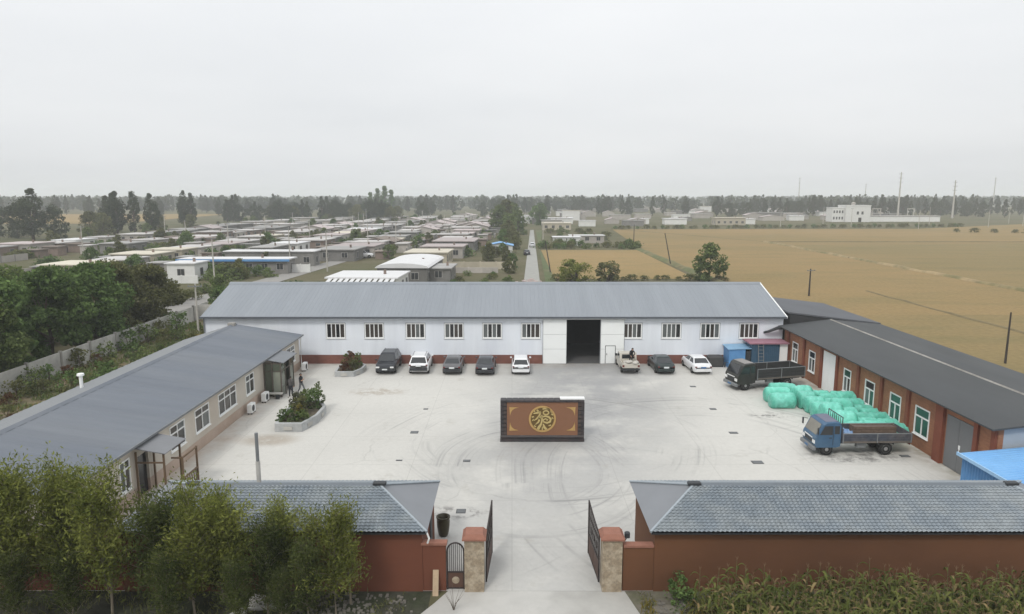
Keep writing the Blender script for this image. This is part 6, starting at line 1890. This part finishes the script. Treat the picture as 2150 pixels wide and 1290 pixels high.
def house_proto(wd, dp, hgt, roof, wall, style='flat', windows=True, name='village_house', chim=True):
    """Single-storey yard house. Wide along x, windows on the -y and on the +-x faces."""
    t = thing(name, 'x', 'house')
    b = MB(); b.box(-wd / 2, wd / 2, -dp / 2, dp / 2, 0, hgt)
    if style == 'gable':
        b.prism([(-wd / 2, hgt), (wd / 2, hgt), (0, hgt + wd * .10)], 'y', -dp / 2 + .005, dp / 2 - .005)
    b.build('wall', VW[wall], t, world=False)
    b = MB(); o_ = .35
    if style == 'flat':
        b.slab([(-wd / 2 - o_, -dp / 2 - o_, hgt + .28), (wd / 2 + o_, -dp / 2 - o_, hgt + .28), (wd / 2 + o_, dp / 2 + o_, hgt + .22), (-wd / 2 - o_, dp / 2 + o_, hgt + .22)], .25)
    elif style == 'arch':
        pr = [(-wd / 2 - o_, hgt + .02)] + [(-(wd / 2 + o_) * math.cos(math.pi * i / 8), hgt + .08 + wd * .09 * math.sin(math.pi * i / 8)) for i in range(9)] + [(wd / 2 + o_, hgt + .02)]
        b.prism(pr, 'y', -dp / 2 - o_, dp / 2 + o_)
    else:
        for s in (-1, 1):
            q = [(s * (wd / 2 + o_), -dp / 2 - o_, hgt - .02), (s * (wd / 2 + o_), dp / 2 + o_, hgt - .02), (0, dp / 2 + o_, hgt + wd * .11), (0, -dp / 2 - o_, hgt + wd * .11)]
            b.slab(q if s > 0 else q[::-1], .12)
    ro = b.build('roof', VR[roof], t, world=False)
    if chim:
        b = MB(); b.box(wd * .22, wd * .22 + .4, -.2, .2, hgt + .2, hgt + 1.0); b.build('chimney', VW['brick'], ro, world=False)
    if windows:
        n = max(1, int(wd / 3.2))
        for i in range(n):
            x = -wd / 2 + wd * (i + .5) / n
            f = MB(); f.box(x - .75, x + .75, -dp / 2 - .05, -dp / 2 - .002, .9, 2.3); f = f.build('window', M_vframe, t, world=False)
            p = MB(); p.box(x - .66, x - .04, -dp / 2 - .07, -dp / 2 - .051, .98, 2.22); p.box(x + .04, x + .66, -dp / 2 - .07, -dp / 2 - .051, .98, 2.22); p.build('pane', M_vwin, f, world=False)
        m_ = max(1, int(dp / 3.2))
        for s in (-1, 1):
            for i in range(m_):
                y = -dp / 2 + dp * (i + .5) / m_
                xa, xb = sorted((s * (wd / 2 + .002), s * (wd / 2 + .05))); xc, xd = sorted((s * (wd / 2 + .051), s * (wd / 2 + .07)))
                f = MB(); f.box(xa, xb, y - .7, y + .7, .7, 2.3); f = f.build('window', M_vframe, t, world=False)
                p = MB(); p.box(xc, xd, y - .6, y - .04, .8, 2.2); p.box(xc, xd, y + .04, y + .6, .8, 2.2); p.build('pane', M_vwin, f, world=False)
    return t


TH = R(-2.2)
def rowx(x0, y): return x0 + y * .0385


# notable buildings first, each with a description of its own
def one(x, y, wd, dp, h, roof, wall, style, lab, name='village_house', cat='house', rz=TH, chim=True):
    t = house_proto(wd, dp, h, roof, wall, style, True, name, chim); t.location = (x, y, 0); t.rotation_euler = (0, 0, rz); t['label'] = lab; t['category'] = cat
    return t


a1 = one(-24.6, 118.5, 11.5, 10.5, 3.0, 'white', 'white', 'flat', 'white barn with big white flat roof right behind the warehouse ridge', 'barn', 'barn')
aw = thing('awning', 'striped white slat awning on the front of the first white barn', 'awning', (-24.9, 111.3, 0), TH)
for i in range(12):
    b = MB(); x = -5.4 + i * .95; b.slab([(x, -1.3, 2.55), (x + .62, -1.3, 2.55), (x + .62, 1.6, 3.05), (x, 1.6, 3.05)], .06); b.build('slat', VR['white'], aw, world=False)
for x in (-5.3, 0, 5.4):
    b = MB(); b.tube([(x, -1.2, 0), (x, -1.2, 2.5)], .07, 6); b.build('post', M_grey_metal, aw, world=False)
one(-20.3, 140, 9.5, 21, 3.1, 'white', 'grey', 'arch', 'second white barn with long curved roof behind the first barn', 'barn', 'barn')
one(-14.0, 137, 4.5, 9, 2.6, 'grey', 'grey', 'flat', 'low dark shed against the curved roof barn', 'shed', 'shed')
one(-20.5, 172, 10, 12, 2.9, 'cream', 'cream', 'flat', 'cream yard house behind the curved roof barn')
one(-18.5, 190, 11, 11, 3.0, 'pink', 'pale', 'flat', 'pale house with pinkish roof behind the cream house')
one(-17.0, 214, 12, 18, 3.1, 'pink', 'grey', 'flat', 'long house with pinkish roof and dark side in the lane row')
one(-3.6, 203, 7.5, 6, 2.4, 'blue', 'white', 'gable', 'small shed with bright blue roof left of the lane', 'shed', 'shed', 0)
one(-59.5, 150, 23, 5.5, 3.0, 'white', 'grey', 'flat', 'long barn with white and blue edge roof behind the big trees', 'barn', 'barn', 0)
b = MB(); b.box(-71.6, -47.4, 146.55, 146.83, 2.75, 3.2); o = b.build('eave_band', M_blue, bpy.data.objects['barn.002'] if 'barn.002' in bpy.data.objects else None)
one(-57.5, 166, 21, 5, 3.4, 'white', 'grey', 'flat', 'second long white roofed barn behind the blue edged barn', 'barn', 'barn', 0)
one(-65.5, 139, 5.5, 6, 3.2, 'white', 'white', 'flat', 'small white walled house at the near end of the blue edged barn', 'cottage', 'house', 0)
one(18.5, 236, 9, 6, 2.7, 'white', 'white', 'flat', 'white house right of the lane behind the small rice field', 'village_house', 'house', 0)
one(26.5, 247, 12, 5, 2.6, 'white', 'pale', 'flat', 'long low white roofed house behind the hedged plot', 'village_house', 'house', 0)
one(22, 345, 14, 8, 3.2, 'cream', 'cream', 'flat', 'cream walled house right of the lane further back', 'village_house', 'house', 0)
one(8, 430, 10, 12, 3.5, 'white', 'white', 'flat', 'white house closing the far end of the lane', 'village_house', 'house', 0)
one(9, 470, 11, 12, 3.5, 'white', 'white', 'flat', 'white house second at the far end of the lane', 'village_house', 'house', 0)
one(126, 405, 17, 9, 4.0, 'cream', 'cream', 'flat', 'cream building at the far left edge of the big rice field', 'village_house', 'house', 0)
# the white switch house with two wings
sh2 = thing('switch_house', 'white two storey switch house standing far behind the big rice field', 'building', (216, 452, 0))
b = MB(); b.box(-2, 14, -5, 6, 0, 10.2); b.build('wall', VW['white'], sh2, world=False)
b = MB(); b.box(-9.5, -2.01, -3, 6, 0, 8.8); b.build('wing', VW['white'], sh2, world=False)
b = MB(); b.box(-2.2, 14.2, -5.2, 6.2, 10.202, 10.7); b.box(-9.7, -2.21, -3.2, 6.2, 8.802, 9.2); b.build('parapet', VW['white'], sh2, world=False)
b = MB(); b.lathe([(1.2, 10.7), (1.25, 12.2), (.2, 12.8)], (6, 2, 0), seg=12); b.build('roof_tank', VW['pale'], sh2, world=False)
for i in range(4):
    for z in (1.6, 5.6):
        b = MB(); b.box(-8.9 + i * 1.8, -7.9 + i * 1.8, -3.06, -3.002, z, z + 1.7); b.build('window', M_vwin, sh2, world=False)
for x, z in ((5.2, 4.8), (8.2, 4.8)):
    b = MB(); b.box(x, x + 1.3, -5.06, -5.002, z, z + 1.9); b.build('window', M_vwin, sh2, world=False)
b = MB(); b.box(6.5, 8.4, -5.06, -5.002, 0, 2.8); b.build('door', M_glass_d, sh2, world=False)
sa = thing('switch_annex', 'low white annex wall right of the far switch house', 'building', (252, 455, 0))
b = MB(); b.box(-20, 26, -3, 3, 0, 3.4); b.build('wall', VW['white'], sa, world=False)
b = MB(); b.box(-20.3, 26.3, -3.3, 3.3, 3.402, 3.9); b.build('roof', VR['pale'], sa, world=False)
one(178, 490, 22, 9, 5, 'grey', 'grey', 'flat', 'grey shed left of the white switch house', 'shed', 'shed', 0)

protos = []
for wd, dp, h, rf, wl, stl in [(10, 9, 2.9, 'pale', 'pale', 'flat'), (11.5, 10, 3.0, 'pink', 'pale', 'flat'), (9.5, 9, 2.8, 'grey', 'grey', 'flat'), (11, 8, 2.9, 'cream', 'cream', 'flat'), (10.5, 9.5, 2.9, 'pale', 'brick', 'flat'), (11, 9, 2.8, 'brown', 'brick', 'gable'), (10, 8, 2.8, 'white', 'white', 'flat')]:
    protos.append(house_proto(wd, dp, h, rf, wl, stl))
far_protos = [house_proto(wd, dp, h, rf, wl, stl, False) for wd, dp, h, rf, wl, stl in [(12, 9, 3.0, 'pale', 'pale', 'flat'), (12, 9, 3.0, 'white', 'white', 'flat'), (13, 10, 3.0, 'pink', 'pale', 'gable'), (12, 9, 3.0, 'grey', 'grey', 'flat'), (11, 9, 6.0, 'cream', 'white', 'flat')]]
pn = ['pale flat roof', 'pinkish flat roof', 'grey flat roof', 'cream flat roof', 'pale roof and brick walls', 'brown gabled roof', 'white flat roof']
fn = ['pale flat roof', 'white flat roof', 'pinkish gabled roof', 'grey flat roof', 'two storeys and cream roof']
up = [0] * 7; uf = [0] * 5
yards = []
rows = [(-29.6, 232, 720, 'the lane row', [.25, .4, .05, .1, .15, .02, .03]), (-50, 176, 520, 'the row beside the village street', [.25, .1, .2, .15, .15, .1, .05]), (-72, 182, 480, 'the row behind the blue edged barn', [.25, .15, .2, .1, .15, .1, .05]),
        (-95, 140, 470, 'the long terrace behind the big trees', [.45, .25, .05, .15, .05, .0, .05]), (-121, 196, 440, 'the row beyond the long terrace', [.25, .1, .3, .1, .1, .1, .05]), (-146, 172, 430, 'the outermost row at left of the village', [.3, .1, .3, .1, .1, .05, .05])]
for x0, y0, y1, rn, pr in rows:
    y = y0
    while y < y1:
        q = int(RNG.choice(7, p=np.array(pr) / sum(pr)))
        s = RNG.uniform(.85, 1.1)
        near = y < 285
        d_ = RNG.uniform(9, 13)
        jx = RNG.uniform(-2.2, 2.2)
        if near:
            place(protos[q], up[q] == 0, (rowx(x0, y) + jx, y + d_ / 2, 0), TH, (s * RNG.uniform(.72, 1.05), d_ / 9.2, RNG.uniform(.78, 1.08)), 'house with ' + pn[q] + ' in ' + rn, 'village houses in ' + rn); up[q] += 1
        else:
            qf = {0: 0, 1: 2, 2: 3, 3: 0, 4: 0, 5: 2, 6: 1}[q]
            place(far_protos[qf], uf[qf] == 0, (rowx(x0, y) + jx, y + d_ / 2, 0), TH, (s, d_ / 9.2, RNG.uniform(.9, 1.1)), 'small far house with ' + fn[qf] + ' in ' + rn, 'village houses in ' + rn); uf[qf] += 1
        yards.append((x0, y + d_ / 2, d_, rn))
        y += d_ + (RNG.uniform(.2, 1.0) if RNG.uniform() < .72 else RNG.uniform(2, 9)) + (8 if y > 330 else 0)
# sheds and yard walls between the rows
sheds = []
for wd, dp, h, rf, wl, lab in [(4.2, 3.2, 2.2, 'brown', 'brick', 'brown roofed brick'), (5.0, 3.0, 2.1, 'grey', 'grey', 'grey'), (3.6, 3.4, 2.3, 'pale', 'pale', 'pale')]:
    sheds.append((house_proto(wd, dp, h, rf, wl, 'flat', False, 'yard_shed', False), lab))
ywp = thing('yard_wall', 'x', 'wall')
b = MB(); b.box(-4, -.12, -.09, .09, 0, 1.5); b.box(.12, 4, -.09, .09, 0, 1.5); b.build('panel', VW['pale'], ywp, world=False)
b = MB(); b.box(-.12, .12, -.14, .14, 0, 1.65); b.box(-4.24, -4, -.14, .14, 0, 1.65); b.build('post', VW['grey'], ywp, world=False)
ush = [0] * 3; uyw = 0
for x0, y, d_, rn in yards:
    if y > 400: continue
    for side in (-1, 1):
        if RNG.uniform() < .62:
            q = int(RNG.choice(3, p=[.4, .35, .25]))
            place(sheds[q][0], ush[q] == 0, (rowx(x0, y) + side * RNG.uniform(8.3, 10.3), y + RNG.uniform(-3, 3), 0), TH + RNG.choice([0, math.pi / 2]), (RNG.uniform(.8, 1.25), RNG.uniform(.8, 1.3), RNG.uniform(.8, 1.1)), sheds[q][1] + ' shed in a yard of ' + rn, 'yard sheds of ' + rn, 'shed'); ush[q] += 1
        if RNG.uniform() < .6:
            place(ywp, uyw == 0, (rowx(x0, y) + side * RNG.uniform(11.2, 12.2), y, 0), TH + math.pi / 2, (d_ / 8.3, 1, RNG.uniform(.8, 1.2)), 'pale yard wall along ' + rn, 'yard walls of ' + rn, 'wall'); uyw += 1
# the far village right of the lane
k = 0
while k < 105:
    y = RNG.uniform(385, 860); x = RNG.uniform(22, 340) * (y / 600)
    if x > 150 and y < 470: continue
    qf = int(RNG.choice(5, p=[.3, .28, .22, .15, .05]))
    place(far_protos[qf], uf[qf] == 0, (x, y, 0), RNG.uniform(-.05, .05), (RNG.uniform(.6, 1.2), RNG.uniform(.7, 1.1), RNG.uniform(.8, 1.15)), 'small distant house with ' + fn[qf] + ' in the village right of the lane', 'distant village houses right of the lane'); uf[qf] += 1; k += 1
for pset, us in ((protos, up), (far_protos, uf)):
    for p_, u_ in zip(pset, us):
        if not u_:
            for ch in list(p_.children_recursive): bpy.data.objects.remove(ch)
            bpy.data.objects.remove(p_)
# yard walls
for x0, x1, y, h, m, lab in [(-14.5, 0.2, 157, 1.7, VW['cream'], 'long cream yard wall crossing the plot left of the lane'), (-12.5, -3.0, 149, 1.2, VW['pale'], 'lower pale yard wall in front of the long cream one'), (-20, -12, 146, 1.3, VW['grey'], 'short grey yard wall beside the curved roof barn'),
                             (-66, -60, 131, 1.5, VW['white'], 'white yard wall before the small white walled house'), (-48, -44, 150, 1.8, VW['white'], 'white yard wall beside the village street')]:
    t = thing('yard_wall', lab, 'wall', ((x0 + x1) / 2, y, 0))
    n = max(2, int((x1 - x0) / 3))
    for i in range(n):
        a, c = x0 + (x1 - x0) * i / n, x0 + (x1 - x0) * (i + 1) / n
        b = MB(); b.box(a, c - .25, y, y + .18, 0, h); b.build('panel', m, t)
        b = MB(); b.box(c - .25, c, y - .04, y + .22, 0, h + .12); b.build('post', m, t)
van = car('white minivan parked on the village street behind the warehouse', paint('white_car', (.70, .71, .72)), 'suv', (-40.2, 186, .06), R(8), group='vehicles in the village'); van['category'] = 'minivan'; van.scale = (1.25, 1.15, 1.2)
car('dark car standing on the lane left edge', paint('black_paint', (.012, .014, .02)), 'sedan', (4.2, 196, .08), R(92), group='vehicles in the village')
car('pale car further along the lane', paint('white_car', (.70, .71, .72)), 'hatch', (6.6, 226, .08), R(90), group='vehicles in the village')
rp = MB()
for i in range(60):
    x, y, s = RNG.normal(3.6, .9), RNG.uniform(127, 137), RNG.uniform(.1, .35)
    rp.add([(x + sx * s * RNG.uniform(.6, 1.2), y + sy * s, s * .4 + sz * s * RNG.uniform(.3, .6)) for sz in (-1, 1) for sx, sy in ((-1, -1), (1, -1), (1, 1), (-1, 1))], [(0, 3, 2, 1), (4, 5, 6, 7), (0, 1, 5, 4), (1, 2, 6, 5), (2, 3, 7, 6), (3, 0, 4, 7)])
tag(rp.build('rubble', mat('pink_rubble', (.42, .34, .32), .9, .35, 2)), kind='stuff')

# ------------------------------------------------------------------ trees and hedges beyond the compound
vt = [tree_proto('village_tree', 'x', 'broad', 6.0, 2.8, 2600, .42, lm, limbs=5, sides=5, trunk_h=.04) for lm in (L_mid, L_olive, L_dark)]
uv = [0] * 3
def vtree(x, y, q, s, lab, group, sz=None):
    place(vt[q], uv[q] == 0, (x, y, 0), RNG.uniform(0, 6), (s, s, sz or s), lab, group); uv[q] += 1


vtree(38.5, 134, 0, 1.25, 'lone bushy tree at the end of the green bank between rice fields', 'trees around the small rice field', 1.2)
wb = shrub_proto('willow_bush', 'larger round olive bush behind the warehouse ridge by the small rice field', 4.5, 3.3, 6500, .24, L_willow, stems=9); wb.location = (12.7, 133.5, 0); wb.scale = (1.3, 1.3, .98); wb['group'] = 'round bushes behind the warehouse ridge'
wb = shrub_proto('willow_bush', 'smaller round olive bush next to the larger one behind the warehouse ridge', 3.9, 2.5, 4500, .24, L_olive, stems=9); wb.location = (18.5, 133.5, 0); wb.scale = (1.25, 1.25, .98); wb['group'] = 'round bushes behind the warehouse ridge'
vtree(-41.5, 97, 2, .62, 'small dark tree at the left end of the warehouse roof', 'trees beside the warehouse')
vtree(-46, 108, 0, .7, 'light green small tree behind the left end of warehouse', 'trees beside the warehouse')
vtree(-52, 104, 1, .6, 'yellowish small tree behind the panel wall end', 'trees beside the warehouse')
for x, y, s in [(-3, 330, 2.3), (0.5, 345, 2.0), (-5.5, 318, 1.9), (2.5, 300, 1.6), (-1, 290, 1.4)]:
    vtree(x, y, int(RNG.integers(0, 3)), s, 'tall willowy tree in the dark clump left of the lane', 'tree clump left of the lane', s * 1.05)
for x, y, s in [(-1.5, 270, 1.2), (.5, 250, 1.0), (-.8, 232, .9), (1.2, 216, .75), (-1.6, 176, .6), (.2, 160, .55), (-.6, 148, .6)]:
    vtree(x, y, int(RNG.integers(0, 3)), s, 'dark roadside tree along the left edge of the lane', 'roadside trees left of the lane')
for x, y, s in [(14, 420, 1.7), (18, 450, 1.9), (16, 400, 1.4)]:
    vtree(x, y, 2, s, 'dark tree in the clump right of the lane end', 'tree clump right of the lane end')
for i in range(130):                                      # small yard trees through the village
    x0 = RNG.choice([-40, -61, -84, -108, -133, -160, -12])
    y = RNG.uniform(135, 520)
    if y < 165 and x0 > -60: continue
    vtree(rowx(x0, y) + RNG.uniform(-3, 3), y, int(RNG.integers(0, 3)), RNG.uniform(.45, .95), 'small yard tree among the village houses', 'small yard trees among the village houses')
hxs = [9.0, 22.0, 23.6, 26.1, 28.8, 30.5, 33.0, 35.0, 40.5, 41.8]
hs = [shrub_proto('hedge_bush', 'x', 1.5, 1.6, 420, .3, lm) for lm in (L_mid, L_olive, L_dark)]
uh = [0] * 3
def hbush(x, y, q, s, lab, group):
    place(hs[q], uh[q] == 0, (x, y, 0), RNG.uniform(0, 6), (s * RNG.uniform(.9, 1.3), s * RNG.uniform(.9, 1.3), s), lab, group); uh[q] += 1


for hx in hxs:
    hbush(hx, 135.5 + RNG.uniform(-1, 1), 1, RNG.uniform(.5, .9), 'low bush along the near edge of the small rice field', 'low bushes along the near edge of the small rice field')
for i in range(48):
    hbush(RNG.uniform(10, 41), RNG.uniform(217, 232) if i < 28 else RNG.uniform(250, 330), int(RNG.integers(0, 3)), RNG.uniform(.9, 1.5), 'bush in the hedged plot right of the lane', 'bushes of the hedged plot right of the lane')
for i in range(50):
    t_ = i / 49
    hbush(52 + t_ * 190 + RNG.uniform(-1, 1), 349 + t_ * 26 + RNG.uniform(-2, 2), 1 if i % 3 else 2, RNG.uniform(.9, 1.4), 'bush in the long hedge at the far edge of the big rice field', 'bushes of the far field hedge')
for x, y in [(205, 320), (212, 318), (219, 315), (227, 313), (232, 311), (262, 318), (268, 316), (280, 312), (286, 309), (291, 306)]:
    hbush(x, y, 1, RNG.uniform(1.0, 1.5), 'low bush standing out in the big rice field at right', 'bushes out in the big rice field')
for i in range(175):
    x0 = RNG.choice([-29.6, -50, -72, -95, -95, -121, -146])
    y = RNG.uniform(132, 300)
    if x0 > -60 and y < 190: continue
    hbush(rowx(x0, y) + RNG.uniform(6.3, 9.5), y, int(RNG.integers(0, 3)), RNG.uniform(.9, 1.75), 'overgrown bush in the yards between the village rows', 'bushes in the yards between the village rows')
for x, y, s_ in [(-70, 134, 1.4), (-66, 143.5, 1.5), (-63, 143, 1.6), (-60, 143.6, 1.7), (-56, 143, 1.5), (-53, 143.5, 1.3), (-58.5, 139, 1.6), (-55, 137, 1.4), (-50, 141, 1.2)]:
    hbush(x, y, int(RNG.integers(0, 3)), s_, 'overgrown bush in front of the blue edged barn', 'bushes before the blue edged barn')
for i in range(26):
    hbush(RNG.uniform(-56, -31.5) , RNG.uniform(96, 128), int(RNG.integers(0, 3)), RNG.uniform(.6, 1.2), 'bush on the waste ground behind the warehouse left end', 'bushes behind the warehouse left end')
for i in range(16):
    hbush(RNG.uniform(-14, 1) , RNG.uniform(122, 146), int(RNG.integers(0, 3)), RNG.uniform(.4, .8), 'low bush on the plot between barns and lane', 'bushes on the plot between barns and lane')

ft = [tree_proto('poplar_tree', 'x', 'poplar', 18, 3.4, 4600, .52, L_far, limbs=5, trunk_h=.10, sides=5), tree_proto('poplar_tree', 'x', 'poplar', 19, 4.4, 5200, .56, L_far, limbs=5, trunk_h=.12, sides=5),
      tree_proto('roadside_tree', 'x', 'broad', 14, 6.0, 5200, .6, L_far, limbs=6, trunk_h=.06, sides=5), tree_proto('cypress_tree', 'x', 'cone', 20, 5.5, 5600, .55, L_dark, limbs=4, trunk_h=.03, sides=5), tree_proto('roadside_tree', 'x', 'broad', 11, 5.2, 4600, .52, L_olive, limbs=6, trunk_h=.05, sides=5)]
uft = [0] * 5
def ftree(x, y, q, s, lab, group, sz=None):
    place(ft[q], uft[q] == 0, (x, y, 0), RNG.uniform(0, 6), (s, s, sz or s), lab, group); uft[q] += 1


G1 = 'tall trees along the left edge of the village'
ftree(-181, 262, 1, 1.5, 'tall dense tree, leftmost tall crown on the skyline', G1, 1.04)
ftree(-177, 268, 2, .9, 'lower crown joined to the leftmost tall tree', G1)
ftree(-196, 275, 2, 1.0, 'broad tree left of the tallest left crown', G1)
for x, y, q, s in [(-212, 285, 2, 1.0), (-205, 262, 4, 1.0)]:
    ftree(x, y, q, s, 'broad tree at the left picture edge', G1)
for x, y, q, s in [(-178, 312, 0, 1.0), (-172, 300, 1, .95), (-168, 296, 1, 1.0), (-163, 300, 0, 1.02), (-158, 305, 1, .95), (-186, 320, 1, .9), (-190, 330, 1, .88), (-168, 285, 4, .9), (-176, 290, 4, .95)]:
    ftree(x, y, q, s, 'tall grey green tree in the second clump from the left edge', G1)
for x, y, q, s in [(-180, 382, 1, 1.05), (-175, 380, 0, 1.0), (-184, 390, 0, .9)]:
    ftree(x, y, q, s, 'tall tree in the third clump on the left skyline', G1)
for x, y, q, s in [(-168, 330, 4, .8), (-196, 330, 4, .8), (-160, 345, 4, .7)]:
    ftree(x, y, q, s, 'round lower tree before the distant golden field', G1)
for i in range(44):
    x = -190 + i * 2.7
    ftree(x + RNG.uniform(-2, 2), 455 + RNG.uniform(-25, 25), int(RNG.choice([2, 4, 2, 0])), RNG.uniform(.7, 1.0), 'tree in the dark belt behind the village, left of the cypress clump', 'trees in the belt behind the village')
for x, y, s in [(-112, 552, 1.0), (-107, 556, 1.15), (-101, 555, 1.25), (-97, 560, 1.1)]:
    ftree(x, y, 3, s, 'tall dark conical tree in the cypress clump on the skyline', 'cypress clump on the skyline', s * 1.0)
ftree(-64, 500, 2, .85, 'round dark tree right of the cypress clump', 'trees in the belt behind the village')
for i in range(46):
    y = RNG.uniform(540, 640); x = y * (.30 + .47 * i / 45)
    ftree(x, y, int(RNG.choice([0, 1, 0, 2])), RNG.uniform(.7, .95), 'tall grey green tree in the belt behind the switch house', 'trees in the belt behind the switch house', RNG.uniform(.7, .88))
cnt = sum(uft)
far_list = []
for i in range(150):                                     # nearest line of poplars and scattered village trees
    y = RNG.uniform(560, 760); far_list.append((RNG.uniform(-.78, .80) * y, y))
for i in range(110):
    y = RNG.uniform(760, 1000); far_list.append((RNG.uniform(-.78, .80) * y, y))
far_list.sort(key=lambda p: p[1])
for x, y in far_list[:300 - cnt]:
    q = int(RNG.choice([0, 1, 2, 0, 1]))
    ftree(x, y, q, RNG.uniform(.75, 1.1), ('distant poplar on the horizon tree line' if q < 2 else 'distant round tree on the horizon tree line'), 'distant trees on the horizon line', RNG.uniform(.75, 1.0))
# everything beyond reads as one wood
vs_ = []
for i in range(1500):
    y = 760 + 2700 * RNG.uniform(0, 1) ** 1.6; x = RNG.uniform(-.80, .82) * y
    h = RNG.uniform(12, 18); rx = RNG.uniform(4, 7) * (1 + y / 4000)
    n = 70
    p = RNG.normal(size=(n, 3)); p /= np.linalg.norm(p, axis=1)[:, None]
    p = p * np.array([rx * .8, rx * .8, h * .48]) * (RNG.uniform(.3, 1, n) ** .4)[:, None] + np.array([x, y, h * .5])
    vs_.append(leaf_quads(p, 3.4 * (1 + y / 5000), .8))
me = quads_mesh('distant_wood', np.concatenate(vs_), sum(len(v) for v in vs_) // 4, L_far)
tag(link('distant_wood', me), kind='stuff')

for pset, us in ((vt, uv), (hs, uh), (ft, uft), (gs, used), (bigs, ub), (wil, uw), (cps, uc)):
    for p_, u_ in zip(pset, us):
        if not u_:
            for ch in list(p_.children_recursive): bpy.data.objects.remove(ch)
            bpy.data.objects.remove(p_)

# ------------------------------------------------------------------ haze
hm = bpy.data.materials.new('haze')
hm.use_nodes = True
t = hm.node_tree; t.nodes.clear()
o_ = t.nodes.new('ShaderNodeOutputMaterial'); pv = t.nodes.new('ShaderNodeVolumePrincipled')
pv.inputs['Color'].default_value = (.95, .98, 1.0, 1); pv.inputs['Density'].default_value = 0.0004; pv.inputs['Anisotropy'].default_value = 0.0
t.links.new(pv.outputs[0], o_.inputs['Volume'])
b = MB(); b.box(-6800, 6800, -100, 7300, -1, 52)
tag(b.build('haze', hm), kind='stuff')
